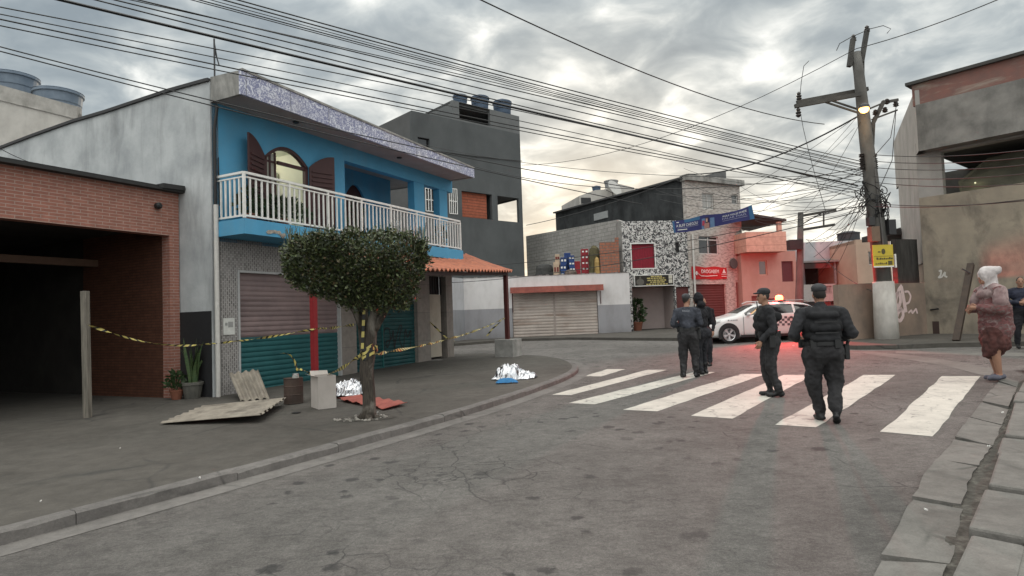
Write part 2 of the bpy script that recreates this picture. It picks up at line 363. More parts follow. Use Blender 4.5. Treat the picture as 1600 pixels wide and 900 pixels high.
# right pavement: broken gutter slabs, dirt strip, kerb stones, pavement
ga = [G(u, v) for u, v in [(1330, 985), (1370, 892), (1450, 741), (1506, 670), (1551, 609), (1566, 590)]]
gb = [G(u, v) for u, v in [(1440, 985), (1484, 885), (1513, 756), (1556, 690), (1584, 621), (1592, 598)]]
ka = [G(u, v) for u, v in [(1450, 1010), (1503, 892), (1530, 824), (1565, 711), (1592, 617), (1606, 592)]]
def along(pl, t):
    L = [0]
    for a, b in zip(pl, pl[1:]): L.append(L[-1]+(b-a).length)
    s = t*L[-1]
    for i in range(len(pl)-1):
        if s <= L[i+1] or i == len(pl)-2: return pl[i].lerp(pl[i+1], (s-L[i])/(L[i+1]-L[i]))
mb = MB(); rs = random.Random(3)
cuts = [0, .09, .215, .35, .45, .575, .70, .83, .93, 1.0]
for a, b in zip(cuts, cuts[1:]):
    e = .0035; tl = rs.uniform(.012, .045); tr = rs.uniform(.01, .05)
    n = 6; vs = []
    for i in range(n+1):
        t = a+e+(b-a-2*e)*i/n; p = along(ga, t); q = along(gb, t)
        for k in range(6):
            r = p.lerp(q, k/5); jag = (rs.uniform(-.011, .011) if k in (0, 5) else rs.uniform(-.004, .004))
            r = r + (q-p).normalized()*jag
            vs.append((r.x, r.y, gz(r.x, r.y)+tl+(tr-tl)*k/5+rs.uniform(0, .004)))
    m = 6; fs = [(i*m+k, i*m+k+1, (i+1)*m+k+1, (i+1)*m+k) for i in range(n) for k in range(5)]
    bs = len(vs); ring = [k for k in range(m)] + [i*m+m-1 for i in range(1, n+1)] + [n*m+k for k in range(m-2, -1, -1)] + [i*m for i in range(n-1, 0, -1)]
    vs += [(vs[i][0], vs[i][1], vs[i][2]-.1) for i in ring]
    fs += [(ring[i], ring[(i+1)%len(ring)], bs+(i+1)%len(ring), bs+i) for i in range(len(ring))]
    mb.add(vs, fs)
struct(mb.build('gutter_slabs', SLAB))
mb = MB(); n = 60; vs = []
for i in range(n+1):
    p, q = along(gb, i/n), along(ka, i/n)
    d = (q-p).normalized()
    for k in range(7):
        r = p.lerp(q, k/6)-d*.06*(1-k/3)
        vs.append((r.x, r.y, gz(r.x, r.y)+.006+.022*abs(mn.noise(r*7))))
mb.add(vs, [(i*7+k, i*7+k+1, (i+1)*7+k+1, (i+1)*7+k) for i in range(n) for k in range(6)])
struct(mb.build('gutter_dirt', DIRT))
mb = MB(); kcut = [0, .13, .235, .36, .44, .53, .66, .76, .88, 1.0]
for a, b in zip(kcut, kcut[1:]):
    p, q = along(ka, a+.003), along(ka, b-.003); t = (q-p).normalized(); nr = Vec((t.y, -t.x, 0))
    h0, h1 = rs.uniform(.10, .15), rs.uniform(.10, .15); w = .26+rs.uniform(-.02, .02); s0 = rs.uniform(-.02, .02)
    P = [p+nr*s0, p+nr*w, q+nr*w, q+nr*s0]; hs = [h0, h0-.01, h1-.01, h1]
    mb.add([Z(x, -.05) for x in P] + [Z(x, h) for x, h in zip(P, hs)], [(0,1,5,4),(1,2,6,5),(2,3,7,6),(3,0,4,7),(4,5,6,7)])
struct(mb.build('kerb_stones', SLAB, bevel=.02))
kb = [Vec((*offset([(p.x, p.y) for p in ka], -.27)[i], 0)) for i in range(len(ka))]
mb = MB(); pp = [Z(p, .10) for p in kb] + [Z((9.5, 11.9), .1), Z((15, 10), .1), Z((12, -6), .1), Z((3, -6), .1)]
mb.add(pp, [tuple(range(len(pp)))]); struct(mb.build('pavement_across', SLAB))
# far pavements
def slabp(px, extra, name, mat, h=.12):
    pts = [Z(G(u, v), 0) for u, v in px] + [Z(e, 0) for e in extra]
    m = MB(); m.prismz(pts, -.1, h); return struct(m.build(name, mat))
slabp([(600, 541), (709, 541), (800, 533.5), (890, 531), (985, 532), (1110, 533), (1180, 533)], [(20, 45), (-14, 45)], 'pavement_far', PAVE, .12)
slabp([(1288, 545), (1340, 546.5), (1400, 546), (1470, 543), (1600, 541), (1700, 541)], [(30, 26), (24, 40), (13, 40)], 'pavement_corner', PAVE, .12)
m = MB(); a = [G(u, v) for u, v in [(1352, 549), (1440, 557), (1500, 566), (1556, 578)]]; b = [G(u, v) for u, v in [(1352, 553), (1430, 564), (1490, 575), (1545, 589)]]
struct(ribbon(a, b, .004).build('concrete_strip', SLAB))
m = MB(); a = [G(u, v) for u, v in [(1400, 549), (1510, 550), (1700, 553)]]; b = [G(u, v) for u, v in [(1400, 552), (1510, 555), (1700, 559)]]
struct(ribbon(a, b, .004).build('concrete_strip', SLAB))
# zebra crossing
zs = [((862,617),(893,617.5),(977,577),(945,577)), ((888,629.5),(928,632),(1042,578),(1010,578)), ((973,640.5),(1026,643),(1120,583),(1078,583)),
      ((1080,650),(1140,654.5),(1195,584),(1160,584)), ((1210,664),(1276,668),(1400,586),(1350,586)), ((1377,675),(1458,682.5),(1531,588),(1472,588))]
zs[0] = ((913,588),(940,588.3),(977,577),(949,577)); zs[1] = ((862,617),(893,617.5),(1042,578),(1012,578)); zs.insert(2, ((887,630),(930,632),(1118,581.5),(1087,581)))
zs[3] = ((973,640.5),(1026,643),(1197,584.5),(1158,584.5)); zs[4] = ((1080,650),(1145,654.5),(1270,586),(1225,586))
mb = MB()
for q in zs:
    P = [G(u, v) for u, v in q]; n = 14; vs = []
    for i in range(n+1):
        a, b = P[0].lerp(P[3], i/n), P[1].lerp(P[2], i/n); d = (b-a).normalized()
        a = a + d*random.uniform(-.015, .015); b = b + d*random.uniform(-.015, .015); vs += [Z(a, .004), Z(b, .004)]
    mb.add(vs, [(2*i, 2*i+1, 2*i+3, 2*i+2) for i in range(n)])
struct(mb.build('zebra_crossing', PAINT))
# ------------------------------------------------------------------ blue house
d1 = ray(1293, 477); d1.z = 0; d1.normalize()
H0 = G(343, 627); H = frame(H0, d1)
BLUE = plain('blue_wall_paint', (.085,.31,.50), (.072,.275,.45), 1.5, .7, .15, 60, stain=(.12,.27,.38), sscale=1.0, samt=.5)
TILEM = brickm('grey_strip_tiles', (.25,.235,.228), (.115,.105,.10), (.34,.325,.315), .10, .052, .012, .45, .5, bump=.4, swap=True)
TAN = brickm('tan_pillar_tiles', (.27,.245,.22), (.235,.21,.19), (.15,.14,.13), .9, .9, .006, .4, 0, bump=.2)
GREYP = plain('weathered_grey_plaster', (.46,.475,.48), (.32,.335,.345), 1.1, .9, .4, 14, stain=(.17,.175,.18), sscale=.9, samt=.65, sstretch=(1.2,1.2,.3), lo=.38, hi=.66)
SOFF = plain('soffit_plaster', (.36,.33,.32), (.30,.275,.265), 2, .85, .15)
CONC = plain('stained_concrete', (.34,.33,.31), (.20,.195,.185), 2.5, .9, .35, 18, stain=(.07,.07,.065), sscale=1.4, samt=.7)
def fascia_mat():
    m, b = mk('mosaic_fascia'); v = coords((1, 1, 1))
    vo = nd('ShaderNodeTexVoronoi'); lk(v, vo.inputs['Vector']); vo.inputs['Scale'].default_value = 26
    f = tnoise(v, 9, 3, .6, 1.6)
    c = ramp(f, [(.42, (.60,.61,.68)), (.50, (.16,.17,.29)), (.56, (.20,.21,.34)), (.62, (.55,.56,.63))])
    c = mixc(ramp(tnoise(coords((.5,.5,.5)), .9, 5), [(.50, (0,0,0)), (.68, (.6,)*3)]), c, (.45,.43,.43))
    t = nd('ShaderNodeTexCoord'); s = nd('ShaderNodeSeparateXYZ'); lk(t.outputs['Object'], s.inputs[0])
    j = mth('LESS_THAN', mth('FRACT', mth('MULTIPLY', s.outputs[0], .82)), .02)
    c = mixc(mth('MULTIPLY', j, .7), c, (.12,.12,.13)); lk(c, b.inputs['Base Color']); b.inputs['Roughness'].default_value = .5; return m
FASC = fascia_mat()
hs = thing('corner_house', 'two storey bright blue house with a white railed balcony over closed shop shutters', 'house', H)
YB = -.9                                     # balcony and eaves reach this far over the pavement
def hx(u, v, y=0.0): return loc(H, u, v, y)
XE = hx(709, 557)[0]                         # far end of the ground floor
zsl0, zsl1 = hx(378, 364, YB)[1], hx(378, 340, YB)[1]
xbe = hx(723, 370, YB)[0]; xwe = hx(538, 250)[0]; xc = [hx(u, 300)[0] for u in (648, 666, 687, 701)]
zso = hx(329, 158)[1]; XR = hx(740, 284, YB)[0]
xs = [hx(u, 520)[0] for u in (372, 533, 556, 652, 672, 698)]
zsh = hx(372, 422)[1]; zgr = hx(672, 431)[1]
print('house', XE, zsl0, zsl1, xbe, xwe, xc, zso, XR, xs, zsh, zgr)
# ground floor front
MOS = 0
mb = MB(); mb.wall(0, xs[1]+.01, -.4, zsl0+.05, 0, .25, [(xs[0], xs[1], -.5, zsh)], 0)
mb.wall(xs[1]+.01, xs[2], -.4, zsl0+.05, -.02, .25, (), 1)
mb.wall(xs[2], xs[3], zsh, zsl0+.05, -.003, .25, (), 0)
mb.wall(xs[3], XE, -.4, zsl0+.05, -.02, .25, [(xs[4], xs[5], -.5, zgr)], 1)
mb.wall(xs[4], xs[5], -.4, 4.0, .26, .3, (), 2)
mb.build('ground_floor_wall', [TILEM, TAN, BLACK], hs)
SHAD = 9.0                                    # depth of the house
yt = [locx(H, u, v, -.12) for u, v in [(327, 128), (323, 128.6), (267, 144), (167, 177), (117, 191.5), (53, 214), (0, 234)]]
side_pts = [(0.0, -.4)] + [(0.0, yt[0][1])] + [(max(y, .02), z) for y, z in yt[1:]] 
yl, zl = side_pts[-1]; sl_ = (side_pts[-1][1]-side_pts[2][1])/(side_pts[-1][0]-side_pts[2][0])
side_pts += [(yl+3, zl+sl_*3), (yl+3, -.4)]
print('side', side_pts)
mb = MB(); mb.prismx(side_pts, -.14, .06); mb.build('side_wall', GREYP, hs)
# black painted base of the side wall and roof edge strip
mb = MB(); zb = locx(H, 325, 486, -.14)[1]; mb.box(-.15, -.141, .03, 1.6, -.4, zb); mb.build('painted_base', flat('black_wall_paint', (.018,.018,.02), .7), hs)
mb = MB()
for (y0, z0), (y1, z1) in zip(side_pts[1:-2], side_pts[2:-1]): mb.bar((-.06, y0, z0+.03), (-.06, y1, z1+.03), .26, .07)
mb.build('roof_edge', flat('dark_roof_edge', (.045,.045,.047), .8), hs)
# upper floor
wz0, wz1 = hx(440, 345)[1]-.25, hx(440, 240)[1]
wx0, wx1 = hx(413, 260)[0], hx(482, 280)[0]; wap = hx(444, 231)[1]+.03; wsp = wap-.36
print('window', wx0, wx1, wz0, wsp, wap)
def arch(x0, x1, zs_, za, n=14):
    pts = []
    for i in range(n+1):
        t = i/n; pts.append((x0+(x1-x0)*t, zs_+(za-zs_)*(1-(2*t-1)**2)))
    return pts
mb = MB(); A = arch(wx0, wx1, wsp, wap)
mb.wall(-.1, wx0, zsl1-.4, zso, 0, .2); mb.wall(wx1, xwe, zsl1-.4, zso, 0, .2); mb.wall(wx0, wx1, zsl1-.4, wz0, 0, .2)
for (xa, za), (xb, zb_) in zip(A, A[1:]): mb.prism([(xa, za), (xb, zb_), (xb, zso), (xa, zso)], 0, .2)
mb.build('upper_wall', BLUE, hs)
yrec = 1.7; xr1 = hx(610, 300, yrec)[0]
dx0, dx1 = hx(538, 400, yrec)[0]+.1, hx(573, 400, yrec)[0]; dap = hx(556, 289, yrec)[1]
mb = MB(); mb.wall(xwe-.2, xwe, zsl1-.4, zso, .2, yrec+.2)
D = arch(dx0, dx1, dap-.45, dap)
mb.wall(xwe, dx0, zsl1, zso, yrec, yrec+.2); mb.wall(dx1, xr1, zsl1, zso, yrec, yrec+.2)
for (xa, za), (xb, zb_) in zip(D, D[1:]): mb.prism([(xa, za), (xb, zb_), (xb, zso), (xa, zso)], yrec, yrec+.2)
mb.wall(xr1-.2, xr1, zsl1, zso, yrec+.2, 5)
mb.build('porch_wall', BLUE, hs)
dd = MB(); dd.prism([(dx0, zsl1), (dx1, zsl1)] + D[::-1], yrec+.08, yrec+.12); dd.build('arched_door', flat('dark_red_wood', (.05,.015,.014), .5), hs)
zbm = hx(548, 253)[1]; zbm = min(zbm, zso-.25)
mb = MB()
mb.box(xwe, xc[3]+.25, .002, .25, zso-.42, zso)
mb.build('porch_beam', BLUE, hs)
for a, b in ((xc[0], xc[1]), (xc[2], xc[3])):
    m_ = MB(); m_.box(a, b-.08, .02, .27, zsl1, zso-.42); m_.build('column', BLUE, hs)
# slab with broken edge
mb = MB(); mb.box(-.05, xbe, YB, -.003, zsl0, zsl1); mb.box(.05, xbe-.2, 0.0, 5.0, zsl1-.3, zsl1-.01)
mb.build('balcony_slab', BLUE, hs)
mb = MB(); r5 = random.Random(5)
for xa, xb, k in ((.55, 1.0, 7), (1.15, 1.45, 5), (1.75, 1.95, 3)):
    top = [(xa+(xb-xa)*i/k, zsl0+.10+r5.uniform(-.02, .06)) for i in range(k+1)]; bot = [(x, z-r5.uniform(.05, .11)) for x, z in top[::-1]]
    mb.prism([(xa-.05, zsl0+.08)]+top+[(xb+.05, zsl0+.07)]+bot, YB-.012, YB+.02)
mb.build('broken_render', plain('bare_broken_concrete', (.40,.36,.31), (.16,.14,.125), 9, .95, .8, 30), hs)
# roof: soffit, fascia
ftop0 = hx(370, 108, YB)[1]; ftop1 = hx(742, 265, YB)[1]; fb1 = hx(740, 284, YB)[1]
print('fascia', zso, ftop0, ftop1, fb1)
mb = MB(); mb.box(-.1, XR-.02, YB+.02, 5.2, zso, zso+.12); mb.build('soffit', SOFF, hs)
fz0 = zso-.02
mb = MB(); mb.prism([(-.12, fz0), (XR, fz0), (XR, ftop1), (XR*.6, ftop1*.6+ftop0*.4), (-.12, ftop0)], YB-.04, YB+.02, 0)
mb.prismx([(YB+.02, fz0), (YB+.02, ftop0), (0.0, yt[0][1]+.1), (0.0, fz0)], -.12, -.04, 1)
mb.prismx([(YB+.02, fz0), (YB+.02, ftop1), (3.6, ftop1+.1), (3.6, fz0)], XR-.08, XR-.001, 1)
mb.build('fascia', [FASC, CONC], hs)
mb = MB(); mb.bar((-.1, YB-.01, ftop0+.02), (XR*.6, YB-.01, ftop1*.6+ftop0*.4+.02), .1, .05); mb.bar((XR*.6, YB-.01, ftop1*.6+ftop0*.4+.02), (XR, YB-.01, ftop1+.02), .1, .05)
mb.build('fascia_cap', CONC, hs)
for u, v in ((460, 195), (622, 255)):
    x = loc(H, u, v, -.4)[0]; m_ = MB(); m_.lathe([(.07, -.03), (.08, 0)], (x, -.45, zso-.002), 10); m_.build('ceiling_lamp', BLACK, hs)
# window: frame, leaves, room light
DRED = flat('dark_maroon_wood', (.055,.018,.018), .5)
fr = MB(); xm_w = wx0+.44
for (xa, za), (xb, zb_) in zip(A, A[1:]): fr.bar((xa, .06, za-.04), (xb, .06, zb_-.04), .1, .09)
for x in (wx0+.04, wx1-.04): fr.box(x-.05, x+.05, .01, .11, wz0, wsp)
fr.box(wx0, wx1, .01, .11, wz0, wz0+.08); fr.box(xm_w, wx1, .03, .09, wsp-.10, wsp-.02)
wf = fr.build('window', DRED, hs)
lf = MB(); xm = wx0+.42
for x in (wx0+.10, wx0+.28, xm+.02): lf.box(x-.025, x+.025, .12, .16, wz0+.05, wsp+.2)
for z in (wz0+.35, wz0+.75, wz0+1.15, wsp-.05): lf.box(wx0+.1, xm+.02, .125, .155, z-.025, z+.025)
lf.build('casement', DRED, wf)
gp = MB(); gp.box(wx0+.1, xm, .138, .142, wz0+.05, wsp+.15); gp.build('pane', glassm('window_glass', (.25,.24,.2), .15), wf)
lamp_room = plain('cream_room_paint', (.62,.61,.50), (.56,.55,.45), 1)
rm = MB(); rm.box(wx0-.3, wx1+.6, 2.6, 2.65, zsl1, zso-.2); rm.box(wx0-.3, wx1+.6, .2, 2.6, zso-.25, zso-.2); rm.box(wx1+.55, wx1+.6, .2, 2.6, zsl1, zso-.2); rm.box(wx0-.35, wx0-.3, .2, 2.6, zsl1, zso-.2)
rm.box(wx1-.1, wx1+.5, 1.6, 2.55, zsl1, zsl1+1.9)
rm.build('room', lamp_room, hs)
ll = bpy.data.lights.new('room_lamp', 'POINT'); ll.energy = 32; ll.color = (1, .97, .84); ll.shadow_soft_size = .12
lo_ = bpy.data.objects.new('room_lamp', ll); C.objects.link(lo_); lo_.parent = hs; lo_.location = (wx0+.8, 1.5, zso-.5)
bl = MB(); bl.lathe([(.02, -.12), (.07, -.08), (.07, -.02), (.02, .02)], (wx0+.8, 1.5, zso-.32), 12); bl.build('room_bulb', emit('bulb_glow', (1, .95, .75), 6), hs)
def shutter_leaf(hx_, sgn, ang, w=.62):
    a = radians(ang); dx, dy = sgn*cos(a), -sin(a); m_ = MB(); n = 8; zt0 = wsp
    top = [(w*i/n, zt0+(.36*(1-(1-i/n)**2))) for i in range(n+1)]
    outline = [(0, wz0+.02)] + [(w, wz0+.02)] + top[::-1]
    k = len(outline)
    for off in (0,):
        P = [(hx_+dx*x, -.03+dy*x, z) for x, z in outline]; Q = [(p[0]-dy*.04*sgn, p[1]+dx*.04*sgn, p[2]) for p in P]
        m_.add(P+Q, [tuple(range(k)), tuple(range(k, 2*k))[::-1]] + [(i, k+i, k+(i+1)%k, (i+1)%k) for i in range(k)])
    for j in range(14):
        z = wz0+.12+j*(zt0-wz0-.1)/14
        m_.bar((hx_+dx*.07, -.03+dy*.07-.012, z), (hx_+dx*(w-.07), -.03+dy*(w-.07)-.012, z), .03, .04)
    return m_.build('shutter_leaf', DRED, hs)
shutter_leaf(wx0, -1, 20, .70); shutter_leaf(wx1, 1, 20, .70)
# railing
rl = MB(); zr0, zr1 = zsl1+.02, hx(376, 266, YB+.05)[1]
yr = YB+.06
rl.box(0.0, xbe-.06, yr-.03, yr+.03, zr1-.05, zr1); rl.box(0.0, xbe-.06, yr-.02, yr+.02, zr1-.13, zr1-.10); rl.box(0.0, xbe-.06, yr-.02, yr+.02, zr0+.03, zr0+.07)
for x in (.0, xbe-.06): rl.box(x-.03, x+.03, yr, -.02, zr1-.05, zr1-.001); rl.box(x-.02, x+.02, yr, -.02, zr0+.03, zr0+.069); rl.box(x-.02, x+.02, yr, -.02, zr1-.13, zr1-.101)
rails = rl.build('railing', WHITE, hs)
nb = 56
for i in range(nb+1):
    x = (xbe-.06)*i/nb; w = .027 if i % 8 == 0 else .017
    m_ = MB(); m_.box(x-w, x+w, yr-w+.002, yr+w-.002, zr0 if i % 8 == 0 else zr0+.07, zr1-.051 if i % 8 == 0 else zr1-.131); m_.build('baluster', WHITE, rails)
for i in range(1, 6):
    y = yr+(-yr)*i/6; m_ = MB(); m_.box(-.016, .016, y-.016, y+.016, zr0+.07, zr1-.131); m_.build('baluster', WHITE, rails)
# roller shutters
def roller(x0, x1, z0, z1, y, pitch, mats, split=None, amp=.022):
    m_ = MB(); n = int((z1-z0)/pitch*4); zs_ = [z0+(z1-z0)*i/n for i in range(n+1)]
    vs = []
    for z in zs_:
        yy = y-amp*abs(sin(pi*(z-z0)/pitch))**.7; vs += [(x0, yy, z), (x1, yy, z)]
    b = len(m_.v); m_.v += vs
    for i in range(n):
        m_.f.append([b+2*i, b+2*i+1, b+2*i+3, b+2*i+2]); m_.m.append(1 if split is not None and zs_[i] > split else 0)
    return m_
GRN = plain('green_shutter_paint', (.020,.098,.104), (.015,.075,.082), 2, .5, .1, stain=(.03,.08,.08), samt=.4)
GRN2 = plain('dark_green_shutter_paint', (.018,.085,.088), (.012,.06,.065), 2, .5, .1, stain=(.03,.05,.05), samt=.5)
PINKG = plain('greyish_pink_shutter_paint', (.23,.17,.165), (.18,.135,.135), 2, .5, .1, stain=(.10,.075,.075), samt=.5, sstretch=(.3,.3,2))
zsplit = hx(400, 528)[1]
s1 = roller(xs[0]+.04, xs[1]-.04, -.3, zsh-.03, .10, .115, 0, zsplit); s1.build('roller_shutter', [GRN, PINKG], hs)['label'] = 'shop shutter painted green below and greyish pink above'
m_ = MB(); m_.box(xs[0], xs[0]+.05, -.02, .12, -.3, zsh); m_.box(xs[1]-.05, xs[1], -.02, .12, -.3, zsh); m_.box(xs[0]+.05, xs[1]-.05, -.015, .12, zsh-.05, zsh); m_.build('shutter_frame', flat('pale_metal', (.42,.42,.42), .5), hs)
s2 = roller(xs[2], xs[3], -.2, zsh+.01, .12, .115, 0); s2 = s2.build('roller_shutter', [GRN2], hs); s2['label'] = 'dark green shop shutter with a black scrawl'
xd = hx(601, 500)[0]
m_ = MB(); m_.box(xd-.015, xd+.015, .07, .14, -.1, 2.2); m_.box(xd, xs[3], .075, .13, 1.62, 1.65); m_.build('wicket_frame', flat('green_metal', (.03,.14,.14), .5), s2)
def scribble(pts, r, mat, name, par, y):
    q = []
    for i in range(len(pts)-1):
        for t in range(6): q.append(tuple(pts[i][k]+(pts[i+1][k]-pts[i][k])*t/6 for k in range(2)))
    q.append(pts[-1]); 
    for _ in range(3): q = [q[0]] + [tuple((q[i-1][k]+2*q[i][k]+q[i+1][k])/4 for k in range(2)) for i in range(1, len(q)-1)] + [q[-1]]
    m_ = MB(); n = len(q)
    vs = []
    for i in range(n):
        a, b = Vec(q[max(i-1, 0)]), Vec(q[min(i+1, n-1)]); t = (b-a); t = t.normalized() if t.length > 1e-6 else Vec((1, 0)); nn = Vec((-t.y, t.x))*r
        vs += [(q[i][0]-nn.x, y, q[i][1]-nn.y), (q[i][0]+nn.x, y, q[i][1]+nn.y)]
    m_.add(vs, [(2*i, 2*i+1, 2*i+3, 2*i+2) for i in range(n-1)]); return m_.build(name, mat, par)
gx, gzz = hx(610, 540); r8 = random.Random(8)
gp_ = [(604,548),(603,520),(606,512),(612,513),(614,530),(609,545),(606,534),(616,530),(618,512),(620,548),(622,530),(628,508),(632,508),(627,530),(634,548),(637,510),(640,530),(646,512),(645,545)]
scribble([hx(u, v) for u, v in gp_], .018, BLACK, 'graffiti', s2, .085)
# door with grille
DOORM = plain('cream_door_paint', (.47,.42,.35), (.40,.355,.29), 2, .6, .1, stain=(.22,.19,.15), samt=.6)
zd0 = hx(690, 557)[1]; zd1 = hx(685, 460)[1]
m_ = MB(); m_.box(xs[4]+.05, xs[5]-.18, .10, .15, zd0, zd1); dr = m_.build('door', DOORM, hs)
m_ = MB()
for i in range(6): x = xs[4]+.12+(xs[5]-xs[4]-.24)*i/5; m_.box(x-.012, x+.012, .1, .13, zd1, zgr)
m_.build('grille', DARKMET, dr)
m_ = MB(); m_.box(xs[4]-.1, xs[5]+.05, -.35, -.02, zd0-.25, zd0-.07); m_.build('door_step', CONC, hs)
# downpipe, notice
m_ = MB(); px = -.08; m_.tube([(px, -.07, .0), (px, -.07, hx(325, 318, -.07)[1])], .05, 10); m_.build('downpipe', flat('pale_pipe', (.55,.53,.50), .5), hs)
m_ = MB(); m_.tube([(px, -.06, hx(325, 318, -.07)[1]), (px, -.06, zso-.6), (px+.03, -.12, zso-.1)], .032, 8); m_.tube([(px+.12, -.04, hx(325, 318, -.07)[1]), (px+.1, -.04, zso-1.2)], .012, 6); m_.build('black_pipe', BLACK, hs)
nz = hx(357, 510)[1]; nx = hx(357, 510)[0]
m_ = MB(); m_.box(nx-.14, nx+.14, -.02, -.002, nz-.18, nz+.18); nb_ = m_.build('meter_cover', flat('off_white_sheet', (.60,.60,.57), .6), hs)
m_ = MB(); m_.box(nx-.02, nx+.1, -.024, -.021, nz-.02, nz+.1); m_.box(nx-.1, nx-.04, -.024, -.021, nz+.02, nz+.08); m_.build('meter_window', flat('mid_grey', (.30,.30,.29), .6), nb_)
# antenna on the roof
za = ftop0
an = thing('roof_antenna', 'thin crooked metal antenna mast on the corner of the blue house roof', 'antenna', H @ Matrix.Translation((-.05, -.05, yt[0][1]+.03)))
m_ = MB(); zt_ = loc(H, 333, 62, -.05)[1]-yt[0][1]; m_.tube([(0, 0, -.1), (0, 0, zt_)], .018, 6); m_.build('mast', DARKMET, an)
m_ = MB(); m_.tube([(0, 0, zt_*.75), (.12, 0, zt_*.4)], .014, 5); m_.tube([(.0, 0, zt_*.95), (.06, 0, zt_*.6)], .012, 5); m_.build('brace', DARKMET, an)
# ------------------------------------------------------------------ tiled awning on posts
TERRA = plain('terracotta_tiles', (.45,.165,.095), (.33,.12,.075), 3, .8, .2, 40, stain=(.12,.07,.055), sscale=2, samt=.6, sstretch=(1,1,1))
bR = G(795, 562); bL = G(498, 636)
aw = thing('tiled_awning', 'terracotta tiled awning on red posts leaning against the blue corner house', 'awning', H)
I = H.inverted()
pR, pL = I @ bR, I @ bL
dpost = bL-bR; MP = frame(bR, (bR-bL)); 
zeR = loc(MP, 792, 424)[1]+bR.z-H0.z; zeL = zeR-.33
zat = hx(728, 399, -.01)[1]; 
ya0 = -.02
xL = 2.95
eR = Vec((pR.x+.25, pR.y-.12, zeR)); eL = Vec((xL-.1, pL.y-.28, zeL))
tL = Vec((xL-.1, -.03, zsl0-.02)); tR = Vec((hx(728, 399, -.03)[0], -.03, zat+.02))
print('awning', eR, eL, tL, tR)
nc, nr_ = 150, 12; m_ = MB(); vs = []
NT = 26
for j in range(nr_+1):
    for i in range(nc+1):
        s = i/nc; t = j/nr_; p = tL.lerp(tR, s).lerp(eL.lerp(eR, s), t)
        ph = s*NT*2*pi
        step = (t*8) % 1.0
        p = p + Vec((0, 0, .035*cos(ph)-.012*step+.02-.05*sin(pi*t)*.6))
        vs.append(p)
k = nc+1
m_.add(vs, [(j*k+i, j*k+i+1, (j+1)*k+i+1, (j+1)*k+i) for j in range(nr_) for i in range(nc)])
b = len(vs); m_.add([v-Vec((0, 0, .03)) for v in vs], [(j*k+i, (j+1)*k+i, (j+1)*k+i+1, j*k+i+1) for j in range(nr_) for i in range(nc)])
e0 = [nr_*k+i for i in range(nc+1)]
m_.f += [[e0[i], e0[i+1], b+e0[i+1], b+e0[i]] for i in range(nc)]; m_.m += [0]*nc
m_.build('tile_roof', TERRA, aw, smooth=False)
m_ = MB(); dz = Vec((0, 0, .09)); m_.bar(eL-dz+Vec((0,.1,0)), eR-dz+Vec((-.2,.1,0)), .06, .09); m_.bar(tR-dz+Vec((0,-.05,0)), eR-dz+Vec((-.2,.1,0)), .06, .09)
for s in (.2, .4, .6, .8): m_.bar(tL.lerp(tR, s)-dz*1.2+Vec((0,-.05,0)), eL.lerp(eR, s)-dz*1.2+Vec((0,.1,0)), .05, .07)
m_.build('rafters', flat('dark_timber', (.035,.02,.018), .7), aw)
RED = flat('red_post_paint', (.23,.016,.02), .5); RED2 = flat('dark_red_post_paint', (.075,.018,.016), .5)
pt = I @ G(493, 632); 
m_ = MB(); m_.box(pt.x-.05, pt.x+.05, pt.y-.05, pt.y+.05, pt.z-.05, zeL-.05+.1); m_.build('post', RED, aw)['label'] = 'bright red post'
m_ = MB(); m_.box(pR.x-.10, pR.x+.03, pR.y-.06, pR.y+.06, .5, zeR-.04); m_.build('post', RED2, aw)['label'] = 'dark red post'
zbR = loc(MP, 792, 530)[1]+bR.z-H0.z
m_ = MB(); w = .33; m_.box(pR.x-w, pR.x+w, pR.y-w, pR.y+w, pR.z-.1, zbR); m_.build('post_base', CONC, aw, bevel=.015)
# little lamp under the awning
lx = Vec((XE+.25, -.25, hx(707, 425, -.25)[1])); m_ = MB(); m_.bar(lx+Vec((-.3,.2,.05)), lx, .03); m_.box(lx.x-.03, lx.x+.2, lx.y-.1, lx.y+.05, lx.z-.05, lx.z+.09); m_.build('floodlight', WHITE, aw)
# ------------------------------------------------------------------ brick carport
BRK = brickm('red_facing_bricks', (.32,.135,.10), (.265,.113,.085), (.35,.25,.21), .27, .062, .008, .75, .5, bump=.3, samt=.3)
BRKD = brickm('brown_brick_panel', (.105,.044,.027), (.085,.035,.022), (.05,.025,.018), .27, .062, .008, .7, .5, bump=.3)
DK = plain('shade_dark_plaster', (.035,.031,.028), (.022,.02,.018), 2, .9)  # near-black colour imitates the shade inside the open carport
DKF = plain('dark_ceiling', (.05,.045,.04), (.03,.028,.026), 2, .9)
yb_ = 1.03
ct = thing('brick_carport', 'dark open carport with a red brick lintel beside the blue house', 'carport', H @ Matrix.Translation((-.16, yb_, 0)))
CM = H @ Matrix.Translation((-.16, yb_, 0))
zt0 = loc(CM, 278, 303)[1]; zl0 = loc(CM, 264, 368)[1]; xp = loc(CM, 266, 500)[0]
print('carport', zt0, zl0, xp)
LW = -9.5
m_ = MB(); m_.wall(LW, 0, -.5, zt0, 0, .25, [(LW+.4, xp, -.6, zl0)]); m_.build('brick_front', BRK, ct)
m_ = MB(); m_.box(LW, .04, -.18, .3, zt0, zt0+.05); m_.box(LW, .03, -.06, 8, zt0+.051, zt0+.11); m_.bar((-.5,-.1,zt0+.08), (.0,-.1,zt0+.10), .25, .1)
m_.build('roof_slab', flat('dark_roof_slab', (.03,.03,.03), .8), ct)
m_ = MB(); m_.box(xp, -.02, .26, 3.2, -.5, zt0-.02); m_.build('side_panel', BRKD, ct)
